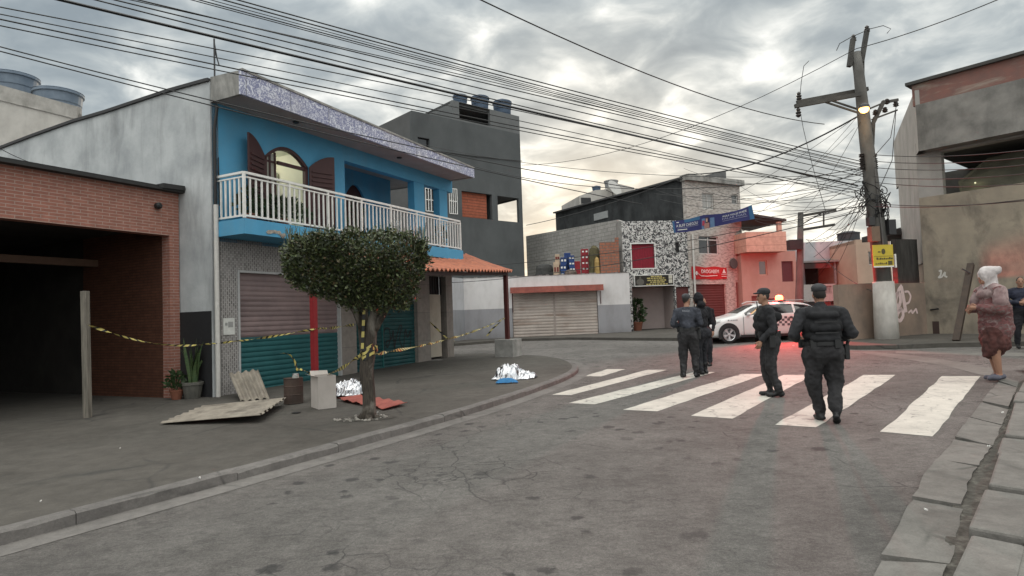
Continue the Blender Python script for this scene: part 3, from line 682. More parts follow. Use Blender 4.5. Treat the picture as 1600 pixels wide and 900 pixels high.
m_ = MB(); m_.box(LW, -.02, 7.6, 7.8, -.5, zt0); m_.box(LW-.1, LW, .26, 7.8, -.5, zt0); m_.box(xp+.12, -.03, 3.25, 7.6, -.5, zt0-.03); m_.build('back_wall', DK, ct)
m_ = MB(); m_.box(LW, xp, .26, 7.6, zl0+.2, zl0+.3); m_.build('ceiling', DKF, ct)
m_ = MB(); zb0 = loc(CM, 60, 412, 2.6)[1]; m_.box(LW, xp, 2.6, 2.75, zb0, zb0+.16); m_.build('beam', flat('brown_beam', (.13,.075,.05), .7), ct)
# things dimly seen inside
m_ = MB(); m_.lathe([(.05,-.02),(.07,0),(.07,.08),(.03,.12)], (0,0,0), 10); 
o = m_.build('wall_lamp', BLACK, ct); x_, z_ = loc(CM, 245, 322, -.02); o.location = (x_, -.03, z_); o.rotation_euler = (radians(90), 0, 0)
# ------------------------------------------------------------------ pale building behind, left, with water tanks
Mb = frame(Vec((AT(-30, 200, 26).x, 26, 0)), (1, .08))
bl_ = thing('rear_building', 'pale rendered building behind the grey side wall on the left', 'building', Mb)
PALE = plain('pale_render', (.46,.44,.41), (.38,.36,.335), 1.5, .9, .2, stain=(.25,.24,.22), samt=.4)
x1, z1 = loc(Mb, 122, 189); x1b, z1b = loc(Mb, 0, 157)
m_ = MB(); zw_ = loc(Mb, 118, 176)[1]; zv_ = loc(Mb, 0, 155)[1]; xv_ = loc(Mb, 0, 155)[0]; m_.prism([(-8, 0), (x1, 0), (x1, zw_), (xv_, zv_), (-8, zv_)], 0, .26); m_.box(-8, x1, .27, 9, 0, zw_-.05); m_.build('wall', PALE, bl_)
m_ = MB(); zp_ = loc(Mb, 120, 167)[1]; zq_ = loc(Mb, 0, 133)[1]; xq_ = loc(Mb, 0, 133)[0]; m_.prism([(-8, loc(Mb, 0, 157)[1]), (xq_, loc(Mb, 0, 157)[1]), (x1, loc(Mb, 118, 187)[1]), (x1, zp_), (xq_, zq_), (-8, zq_+.2)], -.06, .27); m_.build('parapet', plain('weathered_parapet', (.40,.38,.355), (.27,.26,.24), 2, .9, .3, stain=(.14,.13,.12), samt=.6), bl_)
m_ = MB(); x2, z2 = loc(Mb, 150, 182); m_.box(x1+.001, x1+.9, .5, 6, 0, z2); m_.tube([(x1+.3, .5, z2-.15), (x1+.8, .5, z2-.1)], .22, 10); m_.build('annex', CONC, bl_)
TANK = plain('blue_grey_tank_plastic', (.15,.19,.24), (.115,.15,.195), 2, .5, .05, stain=(.2,.22,.24), samt=.3)
DTANK = plain('dark_blue_tank_plastic', (.05,.08,.125), (.04,.062,.1), 2, .5, .05)
def tank(M, r, h, label, mat=TANK, group=None, name='water_tank'):
    t = thing(name, label, 'water tank', M, group)
    m_ = MB(); m_.lathe([(r*.78, 0), (r*.80, h*.1), (r*.83, h*.12), (r*.83, h*.3), (r*.86, h*.33), (r*.87, h*.55), (r*.90, h*.58), (r*.93, h*.88), (r*1.0, h*.9), (r, h*.97), (r*.97, h)], (0, 0, 0), 28); m_.build('tank_body', mat, t, smooth=False)
    m_ = MB(); m_.lathe([(r*1.0, h), (r*.9, h*1.05), (r*.35, h*1.14), (r*.3, h*1.18), (.02, h*1.19)], (0, 0, 0), 28); m_.build('lid', mat, t)
    return t
for (u, w_, v0, v1, lab) in ((20, 72, 146, 112, 'larger blue grey water tank cut by the photo edge behind the carport'), (91, 70, 172, 137, 'smaller blue grey water tank on the parapet beside the grey gable wall')):
    Yt = 27.4; p = AT(u, v1, Yt); s = Yt/F; pb = AT(u, v0, Yt)
    tank(Matrix.Translation((p.x, Yt, pb.z-.5)), w_/2*s, ((v0-v1)*s+.5)/1.19, lab, TANK, 'water tanks on the rear building')
# ------------------------------------------------------------------ tall grey building
dg = ray(1930, 455); dg.z = 0; dg.normalize()
cR = AT(819, 400, 38.5); cR.z = 0
ng = Vec((-dg.y, dg.x, 0)); 
# left front corner along the facade until it shows at u=643
Mtmp = frame(cR, dg); xlg = loc(Mtmp, 643, 180)[0]
Gm = frame(cR + dg*xlg, dg); WG = -xlg
DGREY = plain('grey_cement_render', (.090,.096,.098), (.073,.079,.081), .7, .9, .25, 20, stain=(.05,.053,.055), sscale=.6, samt=.5)
DGREYD = plain('neutral_grey_render', (.10,.10,.10), (.08,.08,.08), 1, .9)  # neutral grey for the left wall, floor slabs and penthouse back
gb_ = thing('grey_building', 'tall unfinished grey rendered building with rooftop tanks behind the blue house', 'building', Gm)
q = lambda u, v, y=0: loc(Gm, u, v, y)
zw_l, zw_r = q(643, 172.5)[1], q(706, 155)[1]
zpent = q(812, 182)[1]; xpl = q(706.5, 160)[0]
zmain = q(706, 188)[1]
hs_ = [(q(722, 320)[0], q(769, 320)[0], q(745, 341)[1], q(745, 301)[1]), (q(778, 330)[0], q(811, 330)[0], q(795, 346)[1], q(795, 308)[1]),
       (q(665, 320)[0], q(690, 320)[0], q(680, 331)[1], q(680, 296)[1]), (q(702, 320)[0], q(714, 320)[0], q(708, 334)[1], q(708, 295)[1]),
       (q(653, 220)[0], q(671, 220)[0], q(660, 233)[1], q(660, 215)[1])]
ph = (q(718, 190)[0], q(766, 190)[0], q(740, 190)[1]-.05, q(740, 165)[1])
zroof = q(760, 198)[1]
print('grey', WG, zw_l, zw_r, zpent, zmain, hs_, ph)
m_ = MB(); m_.wall(0, WG, -1, zw_l, 0, .2, hs_ + [ph]); m_.build('front_wall', DGREY, gb_)
m_ = MB(); m_.wall(xpl, WG, zw_l, zpent, 0, .2, [ph]); m_.wall(xpl, xpl+.2, zw_l-.6, zpent, .2, 4); m_.box(xpl, WG, .2, 4, zpent-.15, zpent-.01); m_.wall(WG-.2, WG, zw_l, zpent, .2, 4); m_.build('penthouse', plain('light_grey_render', (.14,.145,.146), (.11,.115,.116), 1, .9), gb_)
dep = 9.0
zlb = locx(Gm, 592, 197, 0)
sl2 = (zlb[1]-zw_l)/zlb[0]
m_ = MB(); m_.prismx([(.2, -1), (.2, zw_l), (dep, zw_l+sl2*dep), (dep, -1)], 0, .2); m_.build('left_wall', DGREYD, gb_)
oz = hs_[1]
m_ = MB(); m_.prismx([(.2, -1), (dep, -1), (dep, oz[2]), (.2, oz[2])], WG-.2, WG); m_.prismx([(.2, oz[3]), (dep, oz[3]), (dep, zw_l), (.2, zw_l)], WG-.2, WG); m_.prismx([(5, oz[2]), (dep, oz[2]), (dep, oz[3]), (5, oz[3])], WG-.2, WG); m_.build('right_wall', DGREY, gb_)
m_ = MB(); m_.box(.2, WG-.2, .2, dep, oz[2]-.3, oz[2]-.08); m_.box(.2, WG-.2, .2, dep, oz[3]+.05, oz[3]+.25); m_.box(.2, WG-.2, .2, dep, zw_l-.9, zw_l-.7); m_.build('floor_slab', DGREYD, gb_)
m_ = MB(); xm_ = (hs_[0][1]+hs_[1][0])/2; m_.box(xm_-.05, xm_+.05, .21, 5, oz[2]-.08, oz[3]+.05); m_.build('inner_wall', DGREY, gb_)
ORB = brickm('orange_hollow_bricks', (.36,.145,.09), (.29,.115,.075), (.17,.13,.11), .30, .15, .022, .9)
ORS = brickm('orange_boards', (.36,.105,.06), (.30,.09,.05), (.12,.05,.035), 4, .17, .015, .8)
m_ = MB(); h0 = hs_[0]; m_.box(h0[0]-.05, h0[1]-.25, .22, .3, h0[2]-.05, h0[3]+.05); m_.build('boarded_opening', ORS, gb_)
for k in (2, 3):
    a = hs_[k]; m_ = MB(); n = 6 if k == 2 else 4
    for i in range(n+1): x = a[0]+(a[1]-a[0])*i/n; m_.box(x-.02, x+.02, -.04, -.01, a[2], a[3])
    for z in (a[2], (a[2]+a[3])/2, a[3]): m_.box(a[0], a[1], -.039, -.011, z-.02, z+.02)
    gr = m_.build('window_grille', WHITE, gb_); m_ = MB(); m_.box(a[0], a[1], .15, .19, a[2], a[3]); m_.build('pane', glassm('dark_glass', (.02,.022,.025)), gr)
m_ = MB(); a = hs_[4]; m_.box(a[0], a[1], .16, .19, a[2], a[3]); m_.build('window', glassm('dark_glass2', (.012,.012,.014)), gb_)
m_ = MB(); x_, z_ = q(637, 216); m_.box(.25, .3, .2, .25, zw_l-.5, zw_l-.4); 
m_ = MB(); m_.box(ph[0], ph[1], 3.0, 3.1, ph[2], ph[3]); m_.build('penthouse_back', DGREYD, gb_)
m_ = MB(); x0_, z0_ = q(664, 234); x1_, z1_ = q(815, 252); m_.tube([(x0_, -.05, z0_), ((x0_+x1_)/2, -.05, (z0_+z1_)/2-.05), (x1_, -.05, z1_)], .025, 5); m_.build('wall_conduit', BLACK, gb_)
for (u, w_, v0, v1, lab) in ((719, 24, 157, 148, 'leftmost dark blue water tank on the grey building'), (750, 30, 166, 150, 'middle dark blue water tank on the grey building'), (785, 31, 176, 157, 'rightmost dark blue water tank on the grey building')):
    x_, z_ = loc(Gm, u, v0, 1.2); z2_ = loc(Gm, u, v1, 1.2)[1]; s = (Gm @ Vec((x_, 1.2, 0))).y/F
    r = w_/2*s; zb_ = zpent-.01
    tank(Gm @ Matrix.Translation((x_, 1.2, zb_)), r, max(.5, z2_-zb_)*.88, lab, DTANK, 'water tanks on the grey building')
# ------------------------------------------------------------------ low white garage with the wide shutter
g0 = G(800, 530); Lm = frame((g0.x, 33.2, gz(g0.x, 33.2)), (1, -.02))
wg = thing('low_garage', 'low white and grey garage with a rusty double roller shutter and red canopy', 'garage', Lm)
q2 = lambda u, v, y=0: loc(Lm, u, v, y)
zgt = q2(870, 430)[1]; xg0 = q2(726, 500)[0]; xg1 = q2(986, 500)[0]; zdv = q2(760, 483)[1]
def twotone(name, lowc, highc, zs_):
    m, b = mk(name); t = nd('ShaderNodeTexCoord'); s = nd('ShaderNodeSeparateXYZ'); lk(t.outputs['Object'], s.inputs[0])
    k = mth('GREATER_THAN', s.outputs[2], zs_); c = mixc(k, lowc, highc)
    c = mixc(.6, c, ramp(tnoise(coords((1,1,.5)), 1.6, 7, .65), [(.35, (1.1,)*3), (.5, (1,)*3), (.7, (.72,.70,.68))]), 'MULTIPLY')
    st = mth('MULTIPLY', ramp(s.outputs[2], [(.0, (1,1,1)), (.6, (0,0,0))]), tnoise(coords(), 2.2, 6)); c = mixc(mth('MULTIPLY', st, .8), c, (.09,.085,.08))
    lk(c, b.inputs['Base Color']); b.inputs['Roughness'].default_value = .85; bumpn(b, tnoise(coords(), 20), .2, .01); return m
TT = twotone('white_over_grey_paint', (.29,.285,.30), (.60,.58,.575), zdv)
sx0, sx1, szt = q2(801, 500)[0], q2(935, 500)[0], q2(870, 452)[1]
m_ = MB(); m_.wall(xg0, xg1, -.6, zgt, 0, .2, [(sx0, sx1, -.7, szt)]); m_.build('front_wall', TT, wg)
m_ = MB(); pw = Lm.inverted() @ G(706, 541); m_.v = []; 
dv = Vec((pw.x-xg0, pw.y, 0)); 
nn_ = Vec((dv.y, -dv.x, 0)).normalized()*.2
m_.add([(xg0, 0, -.6), (pw.x-1.5, pw.y*1.8, -.6), (pw.x-1.5, pw.y*1.8, zgt-.05), (xg0, 0, zgt), (xg0, .2, -.6), (pw.x-1.5, pw.y*1.8+.2, -.6), (pw.x-1.5, pw.y*1.8+.2, zgt-.05), (xg0, .2, zgt)], [(0,1,2,3),(7,6,5,4),(0,4,5,1),(3,2,6,7),(1,5,6,2),(0,3,7,4)]); m_.build('side_wall', twotone('grey_paint', (.24,.245,.26), (.42,.425,.44), zdv), wg)
m_ = MB(); m_.box(xg0-4, xg1, .2, 12, zgt-.25, zgt-.12); m_.build('roof', CONC, wg)
m_ = MB(); r9 = random.Random(9); n = 46
for i in range(n): x = xg0+(xg1-xg0)*i/n; m_.box(x, x+(xg1-xg0)/n*.9, -.02, .22, zgt, zgt+r9.uniform(.01, .06))
m_.build('wall_capping', plain('mossy_capping', (.36,.33,.32), (.12,.11,.10), 6, .9), wg)
RUST = plain('rusty_shutter', (.46,.40,.36), (.36,.31,.275), 1.2, .6, .1, stain=(.20,.13,.09), sscale=1.5, samt=.7, sstretch=(.3,.3,2.5))
xmid = q2(867, 500)[0]
for a, b, lab in ((sx0+.02, xmid-.05, None), (xmid+.05, sx1-.02, None)):
    roller(a, b, -.4, szt, .12, .16, 0, None, .03).build('roller_shutter', [RUST], wg)
m_ = MB(); m_.box(xmid-.05, xmid+.05, .05, .15, -.4, szt); m_.build('shutter_post', flat('pale_rusty_steel', (.34,.29,.26), .6), wg)
REDC = plain('red_canopy', (.33,.10,.075), (.24,.07,.055), 3, .7, .1, stain=(.14,.06,.05))
zc0, zc1 = q2(870, 456, -.5)[1], q2(870, 446, -.5)[1]; xc0, xc1 = q2(797, 450, -.5)[0], q2(943, 450, -.5)[0]
m_ = MB(); m_.prismx([(-.005, zc1), (-.5, zc1-.02), (-.52, zc0), (-.47, zc0), (-.45, zc1-.1), (-.005, zc1-.06)], xc0, xc1); m_.build('canopy', REDC, wg)
m_ = MB(); m_.tube([(xc0+.1, -.04, zc0), (xc0+.1, -.04, zc0-1.0)], .02, 5); m_.tube([(xc1-.12, -.04, zc0), (xc1-.12, -.04, zc0-.7)], .02, 5); m_.build('canopy_bracket', RED2, wg)
# on its roof: crates, boards, sacks, a brick stub
def crate(M, w, d, h, c, spots, label, group='drinks crates on the garage roof'):
    t = thing('drinks_crate', label, 'crate', M, group)
    m_ = MB(); m_.box(-w/2, w/2, 0, d, 0, h*.16); m_.box(-w/2, w/2, 0, d, h*.84, h*.99)
    for x in (-w/2, -w*.17, w*.17-.03, w/2-.04): m_.box(x, x+.04, .002, d-.002, h*.16, h*.84)
    m_.box(-w/2+.01, w/2-.01, .03, d-.03, h*.1, h*.9); m_.build('crate_body', c, t)
    if spots:
        m_ = MB()
        for x in (-w*.25, w*.25): m_.box(x-.05, x+.05, -.006, .006, h*.4, h*.68)
        m_.build('emblem', spots, t)
    return t
CB, CRd, CC = flat('blue_crate', (.018,.055,.20), .5), flat('red_crate', (.30,.014,.025), .5), flat('cream_crate', (.52,.40,.29), .6)
DRC = flat('dark_red_crate', (.15,.025,.022), .6)
def stack(u0, u1, v1, n, mat, spots, colname, where, y=2.2):
    xa, xb = q2(u0, 410, y)[0], q2(u1, 410, y)[0]; zt_ = q2(u0, v1, y)[1]; zb_ = zgt-.11; h = (zt_-zb_)/n; w = xb-xa
    for i in range(n):
        pos = 'bottom' if i == 0 else 'topmost' if i == n-1 else ['second', 'third', 'fourth', 'fifth'][i-1]
        crate(Lm @ Matrix.Translation(((xa+xb)/2+random.uniform(-.02, .02), y+random.uniform(-.02, .03), zb_+i*h)), w*.97, .4, h*.985, mat, spots, (f'{colname} crate, {pos} of {where}' if n > 1 else f'{colname} crate, {where}'))
stack(864, 873, 409, 1, CC, DRC, 'cream', 'alone at the front of the stacks', 1.0)
stack(868, 875, 397, 3, CC, DRC, 'cream', 'the stack left of the blue crates', 1.45)
stack(875.5, 885, 402, 3, CB, WHITE, 'blue', 'the leftmost blue stack', 1.1)
stack(882, 892, 395, 4, CB, None, 'blue', 'the tall middle blue stack', 1.55)
stack(889, 898, 399, 4, CB, WHITE, 'blue', 'the rightmost blue stack', 1.15)
stack(897.5, 907, 408, 2, CRd, None, 'red', 'the low stack beside the blue crates', 1.2)
stack(908.5, 920, 389, 5, CRd, WHITE, 'red', 'the tall red stack', 1.15)
def sack(u0, u1, v0, v1, label, c, y):
    xa, za = q2(u0, v0, y); xb, zb_ = q2(u1, v1, y); t = thing('covered_pile', label, 'pile', Lm @ Matrix.Translation(((xa+xb)/2, y, zgt-.12)))
    m_ = MB(); n = 14; h = zb_-zgt+.12; w = xb-xa; prof = []
    vs = []
    for j in range(7):
        for i in range(n):
            a = 2*pi*i/n; s = (1-.15*(j/6)) if j < 5 else (.75 if j == 5 else .35); k = 1+.12*mn.noise(Vec((cos(a)*2, sin(a)*2, j*.9+u0)))
            vs.append((w/2*s*k*(abs(cos(a))**.6)*(1 if cos(a) > 0 else -1), .3*s*k*sin(a), h*min(1, j/5.5+.0)*(1+.05*mn.noise(Vec((cos(a)*3, sin(a)*3, u1))))))
    m_.add(vs, [(j*n+i, j*n+(i+1)%n, (j+1)*n+(i+1)%n, (j+1)*n+i) for j in range(6) for i in range(n)] + [tuple(range(6*n, 7*n))]); m_.build('cover', c, t); return t
OLIVE = plain('olive_tarp', (.11,.095,.045), (.06,.052,.03), 5, .8, .4)
t = sack(920, 938, 428, 384, 'olive tarpaulin heap between the red crates and the brick stub on the garage roof', OLIVE, 1.0)
sack(929, 937, 427, 402, 'ochre sack leaning on the olive tarpaulin heap', plain('ochre_sack', (.40,.27,.10), (.3,.2,.07), 5), .6)
sack(836, 866, 426, 412, 'dark low heap of boards left of the drinks crates', plain('dark_boards', (.06,.06,.058), (.03,.03,.03), 6), 2.3)
sack(881, 902, 428, 421, 'low brown heap of scrap in front of the blue crates', plain('brown_scrap', (.16,.12,.10), (.07,.055,.05), 8), 1.2)
bs = thing('brick_stub_wall', 'short orange brick wall on the garage roof', 'wall', Lm @ Matrix.Translation((q2(938, 410, .3)[0], .3, zgt-.12)))
wbs = q2(968, 410, .3)[0]-q2(938, 410, .3)[0]; hb_ = q2(950, 378, .3)[1]-zgt+.12
m_ = MB(); m_.box(0, wbs, 0, .2, 0, hb_); m_.box(wbs*.82, wbs, 0, .2, hb_, hb_+.22); m_.build('brickwork', ORB, bs)
# ------------------------------------------------------------------ black and white mosaic building
b0 = G(987, 523); dm = Vec((1, .12, 0))
b0.x *= 33.7/b0.y; Mm = frame((b0.x, 33.7, gz(b0.x, 33.7)), dm)
def mosaic():
    m, b = mk('black_white_mosaic'); t = nd('ShaderNodeTexCoord'); s = nd('ShaderNodeSeparateXYZ'); lk(t.outputs['Object'], s.inputs[0])
    cb = nd('ShaderNodeCombineXYZ'); lk(mth('ADD', s.outputs[0], s.outputs[1]), cb.inputs[0]); lk(s.outputs[2], cb.inputs[1])
    f = tnoise(cb.outputs[0], 8.5, 2, .5, 1.4)
    c = ramp(f, [(.49, (.025,.025,.028)), (.515, (.55,.54,.52))], 'LINEAR')
    c = mixc(ramp(tnoise(cb.outputs[0], 9, 2), [(.6, (0,0,0)), (.64, (.6,)*3)]), c, (.2,.2,.2))
    lk(c, b.inputs['Base Color']); b.inputs['Roughness'].default_value = .5; return m
MOSM = mosaic()
ms = thing('mosaic_building', 'two storey building clad in black and white mosaic with a red window', 'building', Mm)
q3 = lambda u, v, y=0: loc(Mm, u, v, y)
x0, x1 = q3(975, 440)[0], q3(1077, 440)[0]; zt = q3(1020, 345)[1]
rw = (q3(987, 400)[0], q3(1023, 400)[0], q3(1005, 419)[1], q3(1005, 381)[1]); op = (q3(989, 490)[0], q3(1056, 490)[0], -.3, q3(1020, 447)[1])
vw = (q3(1055, 386)[0], q3(1061.5, 386)[0], q3(1058, 394)[1], q3(1058, 378)[1]); o2 = (q3(1058, 490)[0], x1-.05, -.3, q3(1065, 448)[1])
m_ = MB(); m_.wall(x0, x1, -.4, zt, 0, .25, [rw, op, vw, o2]); m_.build('front_wall', MOSM, ms)
CB2 = brickm('grey_block_wall', (.40,.385,.365), (.34,.33,.31), (.25,.24,.225), .6, .21, .018, .9, stain=(.2,.19,.18), samt=.4)
ds = Vec((239-800, 975, 0)).normalized(); Ms = frame(Mm @ Vec((x0, .0, 0)), -ds)
Ls = -loc(Ms, 823, 400)[0]; za_, zb_ = loc(Ms, 826, 368)[1], loc(Ms, 966, 343)[1]
w2 = thing('block_side_wall', 'long grey block wall with a sloping top behind the drinks crates', 'wall', Ms)
m_ = MB(); m_.prism([(-Ls, -.3), (0, -.3), (0, zt), (-.35, zb_), (-Ls, za_)], .0, .2); m_.build('blockwork', CB2, w2)
m_ = MB(); m_.box(-.45, .0, -.03, -.002, -.3, zt-.02); m_.build('corner_pillar', CONC, w2)
m_ = MB(); m_.box(rw[0], rw[1], .12, .16, rw[2], rw[3]); wn_ = m_.build('red_window', flat('red_curtain', (.26,.012,.03), .7), ms)
m_ = MB()
for i in range(9): x = rw[0]+(rw[1]-rw[0])*(i+.5)/9; m_.box(x-.03, x+.03, .10, .119, rw[2], rw[3])
m_.build('curtain_fold', flat('red_curtain2', (.22,.01,.025), .7), wn_)
m_ = MB(); m_.wall(rw[0]-.06, rw[1]+.06, rw[2]-.06, rw[3]+.06, -.02, .05, [(rw[0], rw[1], rw[2], rw[3])]); m_.build('frame', WHITE, wn_)
m_ = MB(); m_.box(vw[0], vw[1], .1, .15, vw[2], vw[3]); m_.build('vent_window', BLACK, ms)
PINKI = plain('pinkish_interior_plaster', (.50,.42,.40), (.42,.35,.335), 1.2)
m_ = MB(); m_.box(op[0]-.1, op[1]+.4, 1.8, 1.9, -.3, op[3]); m_.box(op[1]+.02, op[1]+.1, .26, 1.8, -.3, op[3]); m_.box(op[0]-.1, op[1]+.4, .26, 1.9, op[3]+.02, op[3]+.1); m_.build('entrance_wall', PINKI, ms)
m_ = MB(); m_.box(op[0]-.12, op[0]-.02, .26, 1.8, -.3, op[3]); m_.build('entrance_side', flat('dark_brown_paint', (.06,.035,.03), .8), ms)
m_ = MB(); m_.box(o2[0], o2[1], .1, .15, -.3, o2[3]); m_.build('narrow_shutter', flat('maroon_metal', (.11,.03,.028), .6), ms)
sb = (q3(991, 440, -.1)[0], q3(1053, 440, -.1)[0], q3(1020, 447, -.1)[1], q3(1020, 429, -.1)[1])
sg = thing('shop_signboard', 'black shop signboard with yellow lines of text over the pink entrance', 'sign', Mm @ Matrix.Translation((sb[0], -.1, sb[2])))
w, h = sb[1]-sb[0], sb[3]-sb[2]
m_ = MB(); m_.wall(0, w, 0, h, -.02, .098, [(.04, w-.04, .04, h-.04)]); m_.build('frame', WHITE, sg)
m_ = MB(); m_.box(.04, w-.04, .0, .05, .04, h-.04); m_.build('board', flat('dark_board', (.02,.018,.015), .4), sg)
YEL = flat('yellow_lettering', (.50,.42,.16), .6); GRY = flat('grey_emblem', (.12,.11,.095), .6)
m_ = MB(); 
for z, a, b in ((.86, .42, .70), (.70, .32, .78), (.52, .33, .80), (.36, .40, .76), (.18, .30, .84)):
    xx = a*w; rr = random.Random(int(z*100))
    while xx < b*w:
        l = rr.uniform(.06, .2); m_.box(xx, min(xx+l, b*w), -.012, -.002, h*z-.045, h*z+.02); xx += l+.04
m_.build('lettering', YEL, sg)
m_ = MB(); m_.box(w*.87, w*.96, -.012, -.002, h*.6, h*.92); m_.box(w*.87, w*.96, -.012, -.002, h*.22, h*.55); m_.build('pale_panel', flat('pale_panel', (.55,.52,.44), .6), sg)
m_ = MB(); m_.prism([(w*(.15+.1*cos(a))+0, h*(.38+.28*sin(a))) for a in [2*pi*i/12 for i in range(12)]], -.012, -.002); m_.build('emblem', GRY, sg); m_ = MB(); m_.prism([(w*.12, h*.68), (w*.18, h*.68), (w*.15, h*.93)], -.012, -.002); m_.build('emblem_peak', GRY, sg)
# potted plant in the entrance
def bush(name, label, M, w, h, n, col, leaf=.09, seed=1, pot=None, group=None, cat='plant', flatten=1):
    t = thing(name, label, cat, M, group); r = random.Random(seed)
    base = 0
    if pot:
        m_ = MB(); pr, phh = pot; m_.lathe([(pr*.7, 0), (pr, phh*.85), (pr*1.08, phh*.87), (pr*1.08, phh), (pr*.9, phh), (pr*.85, phh*.9)], (0, 0, 0), 16); m_.build('pot', flat('terracotta_pot', (.20,.075,.045), .8), t); base = phh
    m_ = MB()
    for i in range(n):
        a, b = r.uniform(0, 2*pi), r.random(); zf = r.random(); rad = w/2*sqrt(b)*(.5+.7*sin(pi*min(1, zf+.15)))
        p = Vec((rad*cos(a), rad*sin(a)*flatten, base+h*zf)); d = Vec((cos(a)*r.random(), sin(a)*r.random(), r.uniform(-.2, 1))).normalized(); s = d.cross(Vec((r.uniform(-1,1), r.uniform(-1,1), .3))).normalized()*leaf*.32
        e = p+d*leaf*r.uniform(.8, 1.5); m_.add([p, p.lerp(e, .5)+s, e, p.lerp(e, .5)-s], [(0, 1, 2, 3)])
    for i in range(5): a = r.uniform(0, 6.28); m_.tube([(0, 0, base*.8), (w*.2*cos(a), w*.2*sin(a)*flatten, base+h*.6)], .008, 4, caps=False)
    m_.build('foliage', col, t); return t
LEAF = plain('dark_green_leaves', (.035,.062,.022), (.018,.032,.012), 3, .55, 0)
p_ = Mm @ Vec((q3(995, 520, .5)[0], .35, .1)); bush('potted_plant', 'potted shrub in the corner of the pink entrance', Matrix.Translation(p_), .7, 1.2, 260, LEAF, .22, 5, (.3, .5))
# ------------------------------------------------------------------ text helper
def text(s, par, M, size, mat, name='lettering', depth=.004, squash=1.0, align='LEFT'):
    cu_ = bpy.data.curves.new('lettering', 'FONT'); cu_.body = s; cu_.size = size; cu_.extrude = depth; cu_.align_x = align
    o = bpy.data.objects.new('lettering', cu_); C.objects.link(o); bpy.context.view_layer.update()
    me = bpy.data.meshes.new_from_object(o.evaluated_get(bpy.context.evaluated_depsgraph_get())); bpy.data.objects.remove(o)
    me.materials.clear(); me.materials.append(mat)
    me.transform(M @ Matrix(((squash,0,0,0),(0,0,-1,0),(0,1,0,0),(0,0,0,1))))
    n = bpy.data.objects.new(name, me); C.objects.link(n); n.parent = par; return n
T_ = Matrix.Translation
# ------------------------------------------------------------------ stone faced corner shop (three storeys) with black side wall
STONE = plain('wavy_stone_cladding', (.47,.43,.395), (.27,.245,.225), 5, .85, .4, 30, (.8,.8,2.6), stain=(.33,.30,.27), samt=.4, lo=.45, hi=.58)
BLK = plain('blackened_wall', (.030,.033,.035), (.055,.058,.06), 1.2, .95, .2, stain=(.012,.012,.013), samt=.8)
dd_ = Vec((2496-800, 975, 0)).normalized(); c0 = Mm @ Vec((x1+.02, -.05, 0)); Dm = frame(c0, dd_)
q4 = lambda u, v, y=0: loc(Dm, u, v, y)
WD = q4(1161, 400)[0]; ztd = q4(1080, 280)[1]; ztd = (q4(1072, 283)[1]+q4(1160, 291)[1])/2
print('shop', WD, ztd, q4(1072, 283)[1], q4(1160, 291)[1])
sh_ = thing('corner_shop', 'three storey shop with wavy stone cladding and a blackened side wall', 'building', Dm)
uw = (q4(1097, 310)[0], q4(1115, 310)[0], q4(1105, 327)[1], q4(1105, 302)[1]); uw2 = (q4(1143, 310)[0], q4(1153, 310)[0], q4(1148, 319)[1], q4(1148, 304)[1])
mw = (q4(1092, 385)[0], q4(1123, 385)[0], q4(1107, 397)[1], q4(1107, 369)[1]); mw2 = (q4(1147, 385)[0], q4(1157, 385)[0], q4(1152, 396)[1], q4(1152, 380)[1])
ds_ = (q4(1084, 470)[0], q4(1135, 470)[0], -.5, q4(1110, 444)[1]); ds2 = (q4(1151, 470)[0], q4(1163, 470)[0], -.5, q4(1155, 441)[1])
WD2 = q4(1168, 470)[0]
m_ = MB(); m_.wall(0, WD, 3.2, ztd, 0, .25, [uw, uw2, mw, mw2]); m_.wall(0, WD2, -.5, 3.2, -.002, .25, [ds_, ds2]); m_.build('front_wall', STONE, sh_)
m_ = MB(); m_.box(-.1, WD+.15, -.25, .3, ztd, ztd+.32); m_.build('cornice', CONC, sh_)
m_ = MB(); m_.prism([(WD*.25, ztd+.32), (WD*.86, ztd+.32), (WD*.86, q4(1141, 269, .6)[1]), (WD*.8, q4(1141, 269, .6)[1]-.05)], .4, .6); m_.build('parapet', plain('dark_render', (.13,.13,.13), (.08,.08,.08), 2), sh_)
yL_ = [locx(Dm, u, v, 0) for u, v in ((868, 334), (866, 362))]
dps = yL_[0][0]
m_ = MB(); m_.prismx([(.25, -.3), (.25, ztd+.1), (dps, yL_[0][1]), (dps, -.3)], .0, .2)
wloc = [locx(Dm, u, v, 0) for u, v in ((929, 345), (950, 329))]
m_.build('side_wall', BLK, sh_)
m_ = MB(); m_.bar((-.05, .1, ztd+.16), (-.05, dps, yL_[0][1]+.06), .35, .10); m_.build('roof_edge', flat('dark_eave', (.07,.07,.072), .8), sh_)
m_ = MB(); ya, yb2 = sorted((wloc[0][0], wloc[1][0])); za2, zb2 = sorted((wloc[0][1], wloc[1][1])); m_.box(-.05, .0-.002, ya, yb2, za2, zb2); m_.build('window', flat('pale_shutter', (.33,.34,.34), .6), sh_)
m_ = MB(); m_.box(.2, WD-.02, .25, dps, ztd-.9, ztd-.8); m_.box(WD-.2, WD-.01, .25, 5, -.4, ztd-.01); m_.build('roof', CONC, sh_)
WFR = flat('white_window_frame', (.52,.51,.49), .5)
